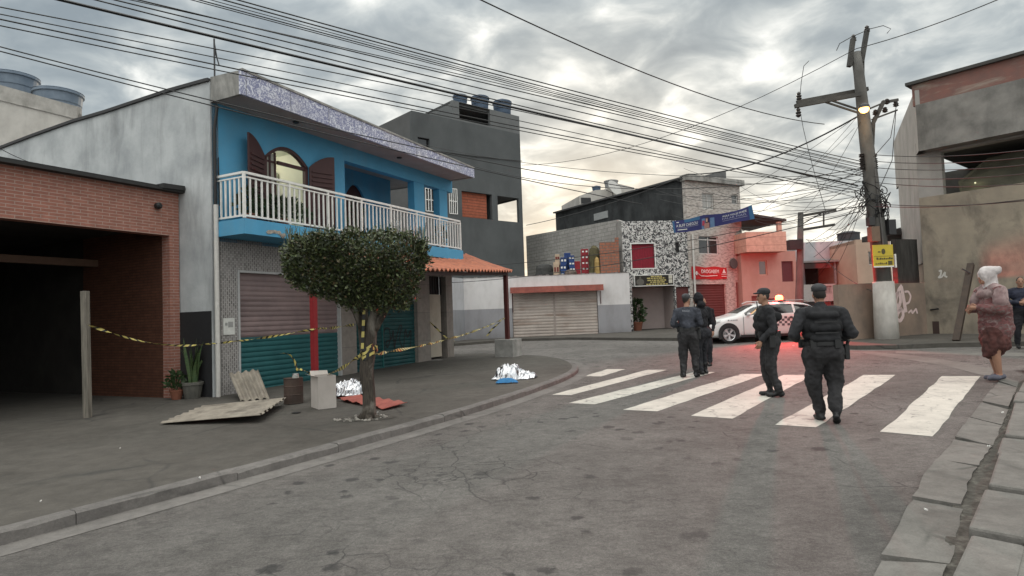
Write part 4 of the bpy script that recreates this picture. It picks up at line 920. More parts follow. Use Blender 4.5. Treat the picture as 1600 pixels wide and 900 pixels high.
def window(par, M, a, mullions=1, dark=(.02,.022,.025), fw_=.05, frame_mat=None, transom=None, y=.10):
    m_ = MB(); m_.wall(a[0], a[1], a[2], a[3], y-.03, y+.03, [(a[0]+fw_, a[1]-fw_, a[2]+fw_, a[3]-fw_)])
    for i in range(mullions): x = a[0]+(a[1]-a[0])*(i+1)/(mullions+1); m_.box(x-.025, x+.025, y-.031, y+.029, a[2]+fw_, a[3]-fw_)
    if transom: z = a[2]+(a[3]-a[2])*transom; m_.box(a[0]+fw_, a[1]-fw_, y-.029, y+.031, z-.03, z+.03)
    w = m_.build('window', frame_mat or WFR, par)
    m_ = MB(); m_.box(a[0]+.01, a[1]-.01, y+.005, y+.015, a[2]+.01, a[3]-.01); m_.build('pane', glassm('pane_glass', dark), w); return w
window(sh_, Dm, uw, 1, (.30,.29,.27)); window(sh_, Dm, uw2, 0, (.12,.12,.115), transom=.5); window(sh_, Dm, mw, 1, (.02,.02,.022), transom=.8); window(sh_, Dm, mw2, 0, (.03,.03,.03), transom=.5)
roller(ds_[0], ds_[1], -.5, ds_[3]+.02, .14, .14, 0).build('roller_shutter', [plain('maroon_shutter', (.105,.030,.028), (.085,.024,.022), 2, .5)], sh_)
m_ = MB(); m_.box(ds2[0], ds2[1], .1, .16, -.4, ds2[3]); m_.build('door', flat('pink_door', (.25,.13,.12), .6), sh_)
m_ = MB(); zt2 = q4(1082, 366, -.1)[1]; xp_ = .28; m_.tube([(xp_, -.07, -.3), (xp_, -.07, zt2)], .055, 8); m_.build('drainpipe', flat('white_pipe', (.58,.56,.53), .5), sh_)
m_ = MB(); x_, z_ = q4(1146, 412, -.2); m_.lathe([(.28, -.03), (.30, 0), (.30, .05), (.02, .07)], (0, 0, 0), 16); o = m_.build('air_unit', flat('dark_unit', (.08,.08,.08), .6), sh_); o.location = (x_, -.2, z_); o.rotation_euler = (radians(90), 0, 0)
# pharmacy banner
a = (q4(1081, 430, -.06)[0], q4(1136, 430, -.06)[0], q4(1108, 436, -.06)[1], q4(1108, 417, -.06)[1]); w, h = a[1]-a[0], a[3]-a[2]
pb = thing('pharmacy_banner', 'red cloth banner with white lettering hung above the maroon shutter', 'banner', Dm @ T_((a[0], -.06, a[2])))
m_ = MB(); n = 24; vs = []
for j in range(2):
    for i in range(n+1): vs.append((w*i/n, .012*sin(i*.8)+.01*sin(i*2.1), h*j+.03*sin(i*.5)*(1 if j else -.6)))
m_.add(vs, [(i, i+1, n+2+i, n+1+i) for i in range(n)]); m_.build('cloth', plain('red_banner_cloth', (.42,.022,.025), (.36,.018,.02), 2, .7, 0), pb)
text('DROGABEM', pb, T_((w*.25, -.04, h*.48)), h*.42, WHITE, squash=w*.56/(h*.42*6.0))
m_ = MB(); m_.box(w*.08, w*.16, -.045, -.04, h*.45, h*.51); m_.box(w*.105, w*.135, -.045, -.04, h*.33, h*.63)
m_.tube([(w*.17, -.042, h*.42), (w*.24, -.042, h*.25), (w*.4, -.042, h*.22), (w*.7, -.042, h*.28)], .02, 4)
m_.prism([(w*.85, h*.5), (w*.95, h*.5), (w*.9, h*.85)], -.045, -.04); m_.box(w*.82, w*.97, -.045, -.04, h*.38, h*.42); m_.box(w*.82, w*.97, -.045, -.04, h*.2, h*.24); m_.build('emblem', WHITE, pb)
# rooftop room with tanks and dish behind
Rm = frame(AT(905, 300, 44), (1, .25)); s = 44/F
rr_ = thing('rooftop_room', 'small white rooftop room behind the black side wall', 'building', Rm)
m_ = MB(); xr, zr = loc(Rm, 990, 293); xl_, zl_ = loc(Rm, 905, 306); xk, zk = loc(Rm, 945, 290)
m_.prism([(0, -4), (xr, -4), (xr, zr), (loc(Rm, 962, 281)[0], loc(Rm, 962, 286)[1]), (xk, loc(Rm, 945, 296)[1]), (loc(Rm, 930, 297)[0], loc(Rm, 930, 297)[1]), (0, zl_)], 0, 4); m_.build('wall', PALE, rr_)
m_ = MB(); a = loc(Rm, 908, 318); b = loc(Rm, 923, 309); m_.box(a[0], b[0], -.03, .02, a[1], b[1]); m_.build('window', BLACK, rr_)
for (u, w_, v0, v1, lab) in ((932, 15, 297, 289, 'small dark water tank left on the white rooftop room'), (955, 24, 290, 280, 'squat pale water tank beside the dish on the rooftop room')):
    x_, z_ = loc(Rm, u, v0, 1.5); z2_ = loc(Rm, u, v1, 1.5)[1]
    tank(Rm @ T_((x_, 1.5, z_-.25)), w_/2*s, z2_-z_+.1, lab, DTANK if u < 940 else flat('grey_tank', (.25,.25,.25), .7))
dsd = thing('satellite_dish', 'pale satellite dish leaning on the white rooftop room', 'satellite dish', Rm @ T_((loc(Rm, 955, 292, -.5)[0], -.5, loc(Rm, 955, 306, -.5)[1])))
m_ = MB(); m_.lathe([(.02, 0), (.3, .05), (.5, .14), (.62, .24)], (0, 0, 0), 20); o = m_.build('dish', flat('dish_grey', (.42,.41,.39), .6), dsd); o.location = (.1, 0, .45); o.rotation_euler = (radians(65), 0, radians(25))
m_ = MB(); m_.bar((.1, 0, -.9), (.1, .0, .45), .05); m_.bar((.1, 0, .2), (-.5, -.25, .35), .03); m_.build('mount', DARKMET, dsd)
# ------------------------------------------------------------------ blue street banner
pa, pb_ = AT(1051, 360, 24), AT(1178, 333, 21)
Bm = frame(pa, (pb_-pa)); wB = (Vec((pb_.x, pb_.y))-Vec((pa.x, pa.y))).length
tp = [loc(Bm, u, v) for u, v in ((1050, 346), (1074, 342), (1100, 336), (1128, 334), (1150, 329), (1174, 320))]
bt = [loc(Bm, u, v) for u, v in ((1053, 364), (1075, 362), (1100, 358), (1128, 352), (1150, 347), (1179, 342))]
sbn = thing('street_banner', 'blue cloth banner strung across the street in front of the stone clad shop', 'banner', Bm)
def interp(P, t):
    f = t*(len(P)-1); i = min(int(f), len(P)-2); return P[i][0]+(P[i+1][0]-P[i][0])*(f-i), P[i][1]+(P[i+1][1]-P[i][1])*(f-i)
def bp(s, t, y=0):
    a, b = interp(tp, s), interp(bt, s); return (b[0]+(a[0]-b[0])*t, y+.05*sin(s*9)*(.4+.6*t), b[1]+(a[1]-b[1])*t)
n = 40; m_ = MB(); vs = [bp(i/n, j/4) for j in range(5) for i in range(n+1)]; k = n+1
for j in range(4):
    for i in range(n):
        s_, t_ = i/n, j/4; m_.v and 0
m_.add(vs, []); 
for j in range(4):
    for i in range(n):
        mi = 0
        if i > n*.94 or i < 1 or (.14 < i/n < .34 and j == 3): mi = 1
        elif .36 < i/n < .52 and j < 3 and (i/n < .41 or i/n > .47): mi = 2
        m_.f.append([j*k+i, j*k+i+1, (j+1)*k+i+1, (j+1)*k+i]); m_.m.append(mi)
NAVY = flat('navy_cloth', (.028,.030,.13), .6); 
m_.build('cloth', [NAVY, flat('teal_cloth', (.035,.12,.24), .6), flat('pale_blue_cloth', (.12,.20,.34), .6)], sbn, smooth=True)
def bstrip(s0, s1, t0, t1, mat, name, y=-.02):
    m_ = MB(); kk = 6; vs = [bp(s0+(s1-s0)*i/kk, t, y) for t in (t0, t1) for i in range(kk+1)]; m_.add(vs, [(i, i+1, kk+2+i, kk+1+i) for i in range(kk)]); return m_.build(name, mat, sbn)
SKIN = plain('skin', (.30,.165,.11), (.26,.14,.095), 8, .55, 0)
bstrip(.41, .47, .02, .40, flat('pink_print', (.38,.20,.17), .7), 'printed_figure'); bstrip(.425, .46, .40, .80, flat('dark_hair_print', (.06,.03,.035), .7), 'printed_figure', -.018); bstrip(.432, .452, .48, .72, flat('pale_print', (.50,.32,.26), .7), 'printed_figure', -.024); bstrip(.385, .415, .25, .6, flat('crimson_print', (.38,.04,.08), .7), 'printed_figure')
def btext(s, s0, s1, t0, t1, mat):
    cu_ = bpy.data.curves.new('lettering', 'FONT'); cu_.body = s; cu_.size = 1; o = bpy.data.objects.new('lettering', cu_); C.objects.link(o); bpy.context.view_layer.update()
    me = bpy.data.meshes.new_from_object(o.evaluated_get(bpy.context.evaluated_depsgraph_get())); bpy.data.objects.remove(o)
    xs_ = [v.co.x for v in me.vertices]; ys_ = [v.co.y for v in me.vertices]; xa, xb, ya, yb = min(xs_), max(xs_), min(ys_), max(ys_)
    for v in me.vertices: v.co = bp(s0+(s1-s0)*(v.co.x-xa)/(xb-xa), t0+(t1-t0)*(v.co.y-ya)/(yb-ya), -.03)
    me.materials.clear(); me.materials.append(mat); n = bpy.data.objects.new('lettering', me); C.objects.link(n); n.parent = sbn
btext('A BUFF CHEGOU', .05, .33, .44, .66, WHITE)
bstrip(.06, .19, .18, .24, WHITE, 'lettering'); bstrip(.06, .34, .35, .38, flat('grey_print', (.25,.25,.35), .7), 'lettering'); bstrip(.055, .085, .80, .87, WHITE, 'lettering')
btext('AQUI VOCE PODE', .62, .93, .62, .80, WHITE); btext('FALAR MAIS', .62, .92, .42, .57, flat('grey_print2', (.35,.35,.45), .7)); bstrip(.62, .93, .30, .33, flat('grey_print3', (.3,.3,.42), .7), 'lettering')
for s_ in (0, 1):
    m_ = MB(); e = 0 if s_ == 0 else 1
    for t in (0, 1):
        p = Vec(bp(e, t)); m_.tube([p, p+Vec(((-1.5 if e == 0 else 2.5), .3, .1 if t else -.05))], .008, 4)
    m_.build('tie_rope', BLACK, sbn)
# ------------------------------------------------------------------ houses along the far right street
def stdwall(par, name, M, x0, x1, z0, z1, holes, mat, th=.2, depth=None):
    m_ = MB(); m_.wall(x0, x1, z0, z1, 0, th, holes)
    if depth: m_.box(x0, x0+.15, th, depth, z0, z1-.01); m_.box(x1-.15, x1, th, depth, z0, z1-.01); m_.box(x0, x1, th, depth, z1-.2, z1-.02)
    return m_.build(name, mat, par)
OCH = plain('ochre_render', (.40,.285,.24), (.35,.25,.21), 1.5, .85, .15, stain=(.3,.18,.13), samt=.4)
OCL = plain('pale_ochre_render', (.50,.37,.28), (.44,.32,.245), 1.5, .85, .15)
oM = frame(AT(1163, 500, 35.5), (1, .15)); o0 = oM.translation; oM[2][3] = gz(o0.x, 35.5)
q5 = lambda u, v, y=0: loc(oM, u, v, y)
oh = thing('ochre_house', 'ochre two storey house with a boxed terrace and thin roof right of the shop', 'house', oM)
xa, xb = q5(1160, 450)[0], q5(1246, 450)[0]; zt = q5(1200, 393)[1]
w1 = (q5(1186, 420)[0], q5(1199, 420)[0], q5(1190, 430)[1], q5(1190, 407)[1]); w2_ = (q5(1222, 430)[0], q5(1240, 430)[0], q5(1230, 440)[1], q5(1230, 408)[1]); dr_ = (q5(1176, 500)[0], q5(1200, 500)[0], -.4, q5(1190, 462)[1])
stdwall(oh, 'front_wall', oM, xa, xb, -.5, zt, [w1, w2_, dr_], OCH, .2, 8)
window(oh, oM, w1, 0, (.1,.08,.07), frame_mat=OCL); m_ = MB(); m_.box(w2_[0], w2_[1], .1, .15, w2_[2], w2_[3]); m_.build('closed_shutter', flat('wine_shutter', (.10,.03,.035), .6), oh); m_ = MB(); m_.box(dr_[0], dr_[1], .1, .15, -.4, dr_[3]); m_.build('door', flat('brick_red_door', (.18,.06,.05), .6), oh)
ta = (q5(1166, 380, -.9)[0], q5(1229, 380, -.9)[0], q5(1200, 393, -.9)[1], q5(1200, 362, -.9)[1])
m_ = MB(); m_.wall(ta[0], ta[1], ta[2], ta[3], -.9, -.75); m_.box(ta[0], ta[0]+.15, -.75, 2.5, ta[2], ta[3]-.01); m_.box(ta[1]-.15, ta[1], -.75, 2.5, ta[2], ta[3]-.01); m_.box(ta[0]+.15, ta[1]-.15, -.75, 2.5, ta[2]+.001, ta[2]+.15); m_.build('terrace', brickm('pale_terrace_cladding', (.50,.37,.285), (.46,.335,.26), (.33,.24,.19), 3, .45, .02), oh)
zr_ = q5(1200, 346, -1)[1]; m_ = MB(); m_.prism([(q5(1158, 340, -1)[0], q5(1158, 334, -1)[1]), (q5(1229, 345, -1)[0], zr_), (q5(1229, 345, -1)[0], zr_+.12), (q5(1158, 340, -1)[0], q5(1158, 334, -1)[1]+.12)], -1.0, 3); m_.build('terrace_roof', flat('dark_roof_sheet', (.06,.05,.05), .8), oh)
m_ = MB(); x_ = q5(1217, 350, -.8)[0]; m_.box(x_-.12, x_+.12, -.88, -.7, ta[3], zr_); m_.build('terrace_post', OCL, oh)
wM = frame((AT(1246, 500, 37).x, 37, 0), (1, -.05)); q6 = lambda u, v, y=0: loc(wM, u, v, y)
wh = thing('white_house', 'pale two storey house with a small covered balcony behind the distant pole', 'house', wM)
WHR = plain('greyish_white_render', (.42,.42,.44), (.34,.34,.36), 1.5, .9, .15, stain=(.22,.22,.23), samt=.5)
xa, xb = q6(1246, 450)[0], q6(1338, 450)[0]; zt = q6(1300, 377)[1]
ob = (q6(1258, 430)[0], q6(1304, 430)[0], q6(1280, 448)[1], q6(1280, 419)[1]); o2b = (q6(1307, 430)[0], q6(1334, 430)[0], q6(1320, 448)[1], q6(1320, 420)[1]); od = (q6(1318, 500)[0], q6(1341, 500)[0], -.5, q6(1320, 474)[1])
stdwall(wh, 'front_wall', wM, xa, xb+1.2, -.5, zt, [ob, o2b, od], WHR, .2, 8)
m_ = MB(); m_.box(xa+.2, xb, 2.0, 2.1, ob[2]-.2, ob[3]+.3); m_.build('room_wall', flat('dim_room', (.12,.085,.08), .8), wh)
m_ = MB(); m_.box(od[0], od[1], .1, .15, -.4, od[3]); m_.build('door', flat('dark_grey_door', (.09,.085,.085), .6), wh)
bz0, bz1, bx0, bx1 = q6(1280, 471, -1)[1], q6(1280, 444, -1)[1], q6(1253, 450, -1)[0], q6(1306, 450, -1)[0]
m_ = MB(); m_.wall(bx0, bx1, bz0, bz1, -1, -.85, [(bx0+.9, bx1-.25, bz0+.42, bz1-.12)]); m_.box(bx0, bx1, -.85, -.01, bz0, bz0+.12); 
for i in range(9): x = bx0+.95+(bx1-bx0-1.25)*i/8; m_.box(x-.02, x+.02, -.95, -.9, bz0+.42, bz1-.12)
m_.build('balcony', flat('off_white_balcony', (.50,.46,.44), .7), wh)
br0 = q6(1280, 410, -1)[1]; m_ = MB(); m_.box(bx0-.2, bx1+.25, -1.2, -.01, br0, br0+.1); m_.box(bx1-.02, bx1+.08, -1.0, -.9, bz1, br0); m_.box(bx0, bx0+.08, -1, -.9, bz1, br0); m_.build('balcony_roof', flat('grey_sheet', (.27,.24,.235), .7), wh)
m_ = MB(); m_.box(bx1+.1, q6(1346, 460, -.6)[0], -.6, -.005, q6(1320, 475, -.6)[1], q6(1320, 449, -.6)[1]); m_.build('side_balcony', flat('grey_plaster_band', (.17,.16,.165), .8), wh)
tk = thing('rooftop_tank', 'dark flat topped water tank on the roof of the pale house', 'water tank', wM @ T_((q6(1326, 375, 1)[0], 1, zt-.03)))
m_ = MB(); r_ = (q6(1343, 370, 1)[0]-q6(1310, 370, 1)[0])/2; hh = q6(1326, 361, 1)[1]-zt; m_.lathe([(r_*.9, 0), (r_, hh*.1), (r_, hh*.75), (r_*1.05, hh*.77), (r_*1.05, hh*.85), (r_*.6, hh*.95), (r_*.55, hh), (.02, hh)], (0, 0, 0), 20); m_.build('tank_body', flat('black_tank', (.03,.03,.033), .6), tk)
pM = frame((AT(1336, 500, 33.5).x, 33.5, 0), (1, -.1)); q7 = lambda u, v, y=0: loc(pM, u, v, y)
ph_ = thing('peach_house', 'narrow peach coloured house just left of the leaning power pole', 'house', pM)
xa, xb = q7(1338, 400)[0], q7(1392, 400)[0]; zt, zm = q7(1350, 374)[1], q7(1350, 443)[1]
w_ = (q7(1357, 400)[0], q7(1364, 400)[0], q7(1360, 414)[1], q7(1360, 393)[1])
stdwall(ph_, 'upper_wall', pM, xa, xb, zm, zt, [w_], plain('peach_render', (.46,.33,.25), (.41,.29,.22), 1.5), .2, 6); window(ph_, pM, w_, 0, (.12,.09,.07), .04)
gd = (q7(1344, 500)[0], q7(1368, 500)[0], -.5, q7(1350, 478)[1])
m_ = MB(); m_.wall(xa-.1, xb, -.5, zm, .02, .22, [gd]); m_.build('lower_wall', plain('brown_grey_render', (.19,.155,.135), (.15,.125,.11), 2), ph_)
m_ = MB(); m_.box(gd[0], gd[1], .12, .16, -.4, gd[3]); m_.build('garage_door', flat('brown_garage_door', (.27,.155,.11), .6), ph_)
# dark shed roofs behind the graffiti wall
kM = frame((AT(1390, 500, 27).x, 27, 0), (1, -.1)); q8 = lambda u, v, y=0: loc(kM, u, v, y)
sd_ = thing('dark_shed', 'dark timber shed with a flat roof between the power pole and the unfinished building', 'shed', kM)
DT = plain('dark_timber_boards', (.06,.056,.052), (.035,.033,.03), 3, .9, .3, 20, (4, 4, .6))
m_ = MB(); m_.box(q8(1406, 450)[0], q8(1470, 450)[0], 0, .2, 0, q8(1420, 372)[1]); m_.build('wall', DT, sd_)
m_ = MB(); m_.box(q8(1394, 365, -.8)[0], q8(1470, 365, -.8)[0], -.8, 2, q8(1420, 366, -.8)[1], q8(1420, 357, -.8)[1]); m_.box(q8(1421, 365, -.5)[0], q8(1445, 365, -.5)[0], -.5, 2, q8(1420, 357, -.5)[1], q8(1420, 352, -.5)[1]); m_.build('roof', flat('dark_shed_roof', (.045,.042,.04), .8), sd_)
m_ = MB(); m_.box(q8(1429, 380, -1)[0], q8(1440, 380, -1)[0], -1, -.7, q8(1430, 405, -1)[1], q8(1430, 378, -1)[1]); m_.build('white_box', flat('pale_box', (.36,.35,.335), .7), sd_)
# ------------------------------------------------------------------ unfinished building at the right
dA = Vec((-800, 975, 0)).normalized(); cB = G(1450, 527)
Um = frame(cB, -dA)                         # x runs towards the viewer's right, along the street wall
q9 = lambda u, v, y=0: loc(Um, u, v, y)
ub = thing('unfinished_building', 'unfinished rendered two storey building with an open upper floor at the right', 'building', Um)
REN = plain('rough_beige_render', (.30,.258,.20), (.215,.185,.148), 1.3, .95, .5, 12, stain=(.105,.092,.078), sscale=1.3, samt=.8, sstretch=(1,1,.55))
RENG = plain('light_grey_render2', (.335,.32,.30), (.26,.25,.235), 1.2, .95, .3, stain=(.17,.16,.15), samt=.5)
zo0, zo1 = q9(1474, 300)[1], q9(1474, 236)[1]; xo0 = q9(1472, 270)[0]
zo1b = q9(1590, 215)[1]; zo0b = q9(1590, 291)[1]
print('right', zo0, zo0b, zo1, zo1b, xo0)
LU = 11.0
zo0m = (zo0+zo0b)/2; zo1m = (zo1+zo1b)/2
m_ = MB(); m_.wall(0, LU, -.5, zo0m, 0, .25); m_.build('lower_wall', REN, ub)
m_ = MB(); m_.wall(0, xo0, zo0m, zo1m, 0, .3); m_.build('corner_pier', RENG, ub); m_ = MB(); m_.wall(LU-.5, LU, zo0m, zo1m, 0, .3); m_.build('end_pier', RENG, ub)
m_ = MB(); m_.wall(0, LU, zo1m, zo1m+.45, -.02, .3); m_.build('beam', RENG, ub)
YP = -.55
zp0, zp1 = loc(Um, 1436, 232, YP)[1], loc(Um, 1432, 165, YP)[1]; xpl = loc(Um, 1433, 200, YP)[0]
zp0b, zp1b = loc(Um, 1590, 210, YP)[1], loc(Um, 1595, 122, YP)[1]
ztb = loc(Um, 1595, 88, YP+.1)[1]; ztl = loc(Um, 1413, 127, YP+.1)[1]
print('parapet', zp0, zp0b, zp1, zp1b, ztl, ztb, xpl)
zp0 = (zp0+zp0b)/2
m_ = MB(); m_.wall(xpl, LU, zp0, (zp1+zp1b)/2, YP, YP+.2); m_.box(xpl, LU, YP+.2, .4, zp0, zp0+.2); m_.build('balcony_parapet', plain('sooty_parapet', (.235,.225,.21), (.135,.13,.122), 1.6, .95, .3, stain=(.06,.058,.054), sscale=.9, samt=.6, lo=.36, hi=.66), ub)
RB = plain('patchy_red_brick', (.21,.105,.088), (.17,.10,.088), 3, .95, .4, 25, stain=(.30,.26,.22), sscale=1.6, samt=.9, sstretch=(.4,.4,2))
zpt = (zp1+zp1b)/2
m_ = MB(); m_.wall(xpl-.1, LU, zpt, max(ztb, zpt+.6), YP+.06, YP+.22); m_.build('brick_course', RB, ub)
m_ = MB(); m_.box(xpl-.25, LU, YP-.08, YP+.5, max(ztb, zpt+.6), max(ztb, zpt+.6)+.1); m_.build('roof_edge', flat('dark_edge', (.06,.058,.055), .9), ub)
# face along the narrow side street
dS = Vec((.45, .893, 0)); Im = Um.inverted().to_3x3(); ls = Im @ dS
def skew(mb, L, y0, z0, z1, x0, th=.2):      # wall running along the side street from (x0, y0)
    p = Vec((x0, y0, 0)); e = p+ls*L; nn = Vec((ls.y, -ls.x, 0))*th
    P = [p, e, e+nn, p+nn]; mb.add([(a.x, a.y, z0) for a in P]+[(a.x, a.y, z1) for a in P], [(3,2,1,0),(4,5,6,7),(0,1,5,4),(1,2,6,5),(2,3,7,6),(3,0,4,7)])
m_ = MB(); skew(m_, 6, 0.02, loc(Um, 1450, 410)[1], zo1m+.4, -.01); m_.build('side_wall_upper', RENG, ub)
m_ = MB(); skew(m_, 6, 0.02, -.5, loc(Um, 1450, 410)[1]-.01, .02); m_.build('side_wall', REN, ub)
m_ = MB(); skew(m_, 7.5, YP+.01, zp0, zpt+.5, xpl-.005); m_.build('side_parapet', RENG, ub)
m_ = MB(); m_.add([(xpl, YP, zp0-.002), (xpl+ls.x*7.5, YP+ls.y*7.5, zp0-.002), (ls.x*7, ls.y*7+.1, zp0-.002), (0.3, .3, zp0-.002)], [(0, 1, 2, 3)]); m_.build('overhang', DK, ub)  # shade under the overhang is put into this near-black underside
m_ = MB(); m_.box(.3, LU, .3, 7, zo0m-.25, zo0m-.1); m_.box(.3, LU, .4, 7, zo1m+.1, zo1m+.3); m_.box(-1.8, LU, 4.5, 4.6, zo0m-.1, zo1m+.1); m_.build('floor_slabs', plain('dim_concrete', (.10,.095,.088), (.07,.066,.06), 2), ub)
# slanted lit board in the upper opening
a, b = loc(Um, 1497, 284, .5), loc(Um, 1543, 247, 1.2)
m_ = MB(); m_.add([(a[0], .5, a[1]), (b[0], 1.2, b[1]), (b[0]+1.6, 1.2, b[1]+.1), (a[0]+2.0, .5, a[1]-.35), (a[0]+.02, .55, a[1]-.38)], [(0, 1, 2, 3, 4)]); 
m_.add([(a[0], .58, a[1]-.04), (b[0], 1.28, b[1]-.04), (b[0]+1.6, 1.28, b[1]+.06), (a[0]+2.0, .58, a[1]-.39), (a[0]+.02, .63, a[1]-.42)], [(4, 3, 2, 1, 0)]); m_.build('slanted_board', plain('pale_green_board', (.10,.095,.07), (.07,.066,.05), 2), ub)
ul = bpy.data.lights.new('upper_floor_lamp', 'POINT'); ul.energy = 1.5; ul.color = (1, .95, .55); ul.shadow_soft_size = .06
uo = bpy.data.objects.new('upper_floor_lamp', ul); C.objects.link(uo); uo.parent = ub; uo.location = (a[0]+.5, .35, a[1]-.15)
m_ = MB(); m_.lathe([(.005,-.03),(.025,-.01),(.025,.015),(.005,.03)], (a[0]+.5, .35, a[1]-.15), 10); m_.build('bulb', emit('small_bulb', (1, .95, .6), .5), ub)
# marks and pipes on the render
PW = flat('faded_white_paint', (.55,.53,.49), .8)
mk_ = [loc(Um, u, v) for u, v in ((1467, 424), (1471, 422), (1470, 430), (1466, 434), (1472, 433), (1477, 424), (1476, 431), (1480, 433))]
scribble(mk_, .025, PW, 'paint_mark', ub, -.006)
m_ = MB(); x_, z_ = q9(1460, 484); m_.tube([(x_-.1, -.03, z_), (x_+.15, -.12, z_+.03)], .03, 6); m_.build('pipe_stub', BLACK, ub)
m_ = MB(); a, b = q9(1458, 522), q9(1467, 502); m_.box(a[0], b[0], -.01, .0-.002, a[1], b[1]); m_.build('low_hatch', flat('dark_brown_hatch', (.05,.03,.025), .8), ub)
# graffiti wall
e0 = cB - dA*0; gw = G(1386, 537); Gw = frame((gw.x, gw.y+.9, gw.z), (cB-gw-Vec((0,.9,0))))
wgl = (Um.inverted() @ cB); q10 = lambda u, v, y=0: loc(Gw, u, v, y)
gwt = thing('graffiti_wall', 'low brownish rendered wall with a pink and white graffiti tag beside the power pole', 'wall', Gw)
xe = q10(1449, 480)[0]; zgw = q10(1430, 442)[1]
m_ = MB(); m_.wall(-1.2, xe, -.5, zgw, 0, .2); m_.build('render', plain('brown_wall_render', (.27,.20,.155), (.20,.155,.125), 1.6, .95, .3, stain=(.12,.10,.085), sscale=1.2, samt=.6), gwt)
m_ = MB(); m_.wall(q10(1401, 400, .3)[0], xe+.1, zgw, q10(1430, 372)[1], .3, .5); m_.build('upper_boards', DT, gwt)
PKP = flat('pale_pink_spray', (.70,.54,.52), .7)
g1 = [(1409,446),(1404,452),(1400,466),(1399,474),(1404,480),(1407,470),(1405,458),(1401,458),(1397,470),(1400,484),(1410,484),(1411,494),(1406,502),(1400,498),(1403,488),(1409,482)]
g2 = [(1408,449),(1411,464),(1413,476),(1415,488)]; g3 = [(1413,456),(1419,455),(1423,463),(1420,473),(1414,475)]; g4 = [(1419,489),(1424,484),(1425,490),(1429,485),(1431,482),(1433,490)]
for gg, r_ in ((g1, .06), (g2, .07), (g3, .035), (g4, .03)): scribble([q10(u, v) for u, v in gg], r_, PKP, 'graffiti', gwt, -.008-.002*r_*10)
# ------------------------------------------------------------------ power pole with street lamp
PB = G(1387, 535); YP1 = PB.y
POLEM = plain('weathered_pole_concrete', (.135,.13,.122), (.085,.082,.076), 3, .9, .4, 20, (1,1,.5), stain=(.06,.06,.055), samt=.6)
POLEW = plain('whitewashed_concrete', (.50,.475,.44), (.40,.38,.35), 2, .85, .3, 16, stain=(.22,.20,.18), samt=.6)
ARMM = plain('dark_wood_arm', (.075,.072,.066), (.05,.048,.045), 4, .8)
pw = lambda u, v, dy=0: AT(u, v, YP1+dy)-PB
pp = thing('power_pole', 'leaning concrete power pole with crossarms, lit street lamp and a whitewashed foot', 'utility pole', T_(PB))
ax = [pw(u, v) for u, v in ((1387, 545), (1380, 440), (1372, 370), (1363, 300), (1353, 215), (1342, 115), (1337, 82))]
m_ = MB(); m_.tube([ax[1]+Vec((0,0,-.2))]+ax[2:], [.25, .245, .225, .20, .155, .14], 14); m_.build('pole_shaft', POLEM, pp, smooth=True)
m_ = MB(); m_.tube([ax[0], ax[0].lerp(ax[1], .5), ax[1]], [.36, .335, .30], 16); m_.build('white_foot', POLEW, pp, smooth=True)
a1, b1 = pw(1242, 166, -.25), pw(1345, 147, -.25); a2, b2 = pw(1245, 160, .25), pw(1356, 139, .25)
for a, b in ((a1, b1), (a2, b2)): m_ = MB(); m_.bar(a, b, .10, .12); m_.build('crossarm', ARMM, pp)
m_ = MB(); m_.bar(a1.lerp(b1, .42), pw(1340, 176, -.16), .05); m_.bar(a2.lerp(b2, .36), pw(1344, 172, .16), .05); m_.build('brace', ARMM, pp)
INS = flat('dark_insulator', (.035,.03,.028), .35)
def insul(p, h=.28, up=1):
    m_ = MB(); m_.lathe([(.03, 0), (.09, h*.2), (.06, h*.35), (.09, h*.5), (.05, h*.65), (.07, h*.8), (.03, h)], p-Vec((0, 0, 0 if up > 0 else h)), 10); return m_.build('insulator', INS, pp)
insul(a2+Vec((.08, 0, .06))); insul(a1+Vec((.1, 0, -.06)), .3, -1)
m_ = MB(); m_.bar(pw(1333, 60), pw(1327, 104), .14, .12); m_.build('top_arm', ARMM, pp)
m_ = MB(); m_.bar(pw(1355, 45), pw(1346, 97), .13, .12); m_.bar(pw(1349, 95), pw(1349, 128), .05); m_.build('top_arm', ARMM, pp)
insul(pw(1355, 52), .25); insul(pw(1334, 66), .25)
m_ = MB(); m_.bar(pw(1381, 158), pw(1360, 201), .10); m_.bar(pw(1366, 183), pw(1364, 228), .06); m_.bar(pw(1356, 171), pw(1382, 160), .05); m_.bar(pw(1380, 160), pw(1403, 156), .08); m_.bar(pw(1362, 187), pw(1402, 172), .05); m_.build('bracket', ARMM, pp)
for u, v in ((1386, 163), (1383, 176), (1400, 167), (1368, 180)): insul(pw(u, v), .18)
m_ = MB(); 
rp = random.Random(4)
for v in (243, 250, 256, 262):
    for sx_ in (-1, 1):
        c = pw(1356+sx_*10+(v-243)*.1, v, -.1); m_.lathe([(.05, -.06), (.09, -.03), (.05, 0), (.09, .03), (.05, .06)], c, 8); m_.bar(c, pw(1356+(v-243)*.1, v), .04)
m_.build('spool_rack', INS, pp)
m_ = MB()
for k in range(16):
    v = 292+k*3.4+rp.uniform(-2, 2); uc = 1361+(v-300)*.14; r = rp.uniform(.16, .42); n = 18; ph_0 = rp.uniform(0, 6)
    c = pw(uc+rp.uniform(-4, 10), v); m_.tube([c+Vec((r*cos(ph_0+2*pi*i/n), r*.8*sin(ph_0+2*pi*i/n), rp.uniform(-.05, .05)+.18*sin(ph_0*3+4*pi*i/n))) for i in range(n+1)], .016, 4)
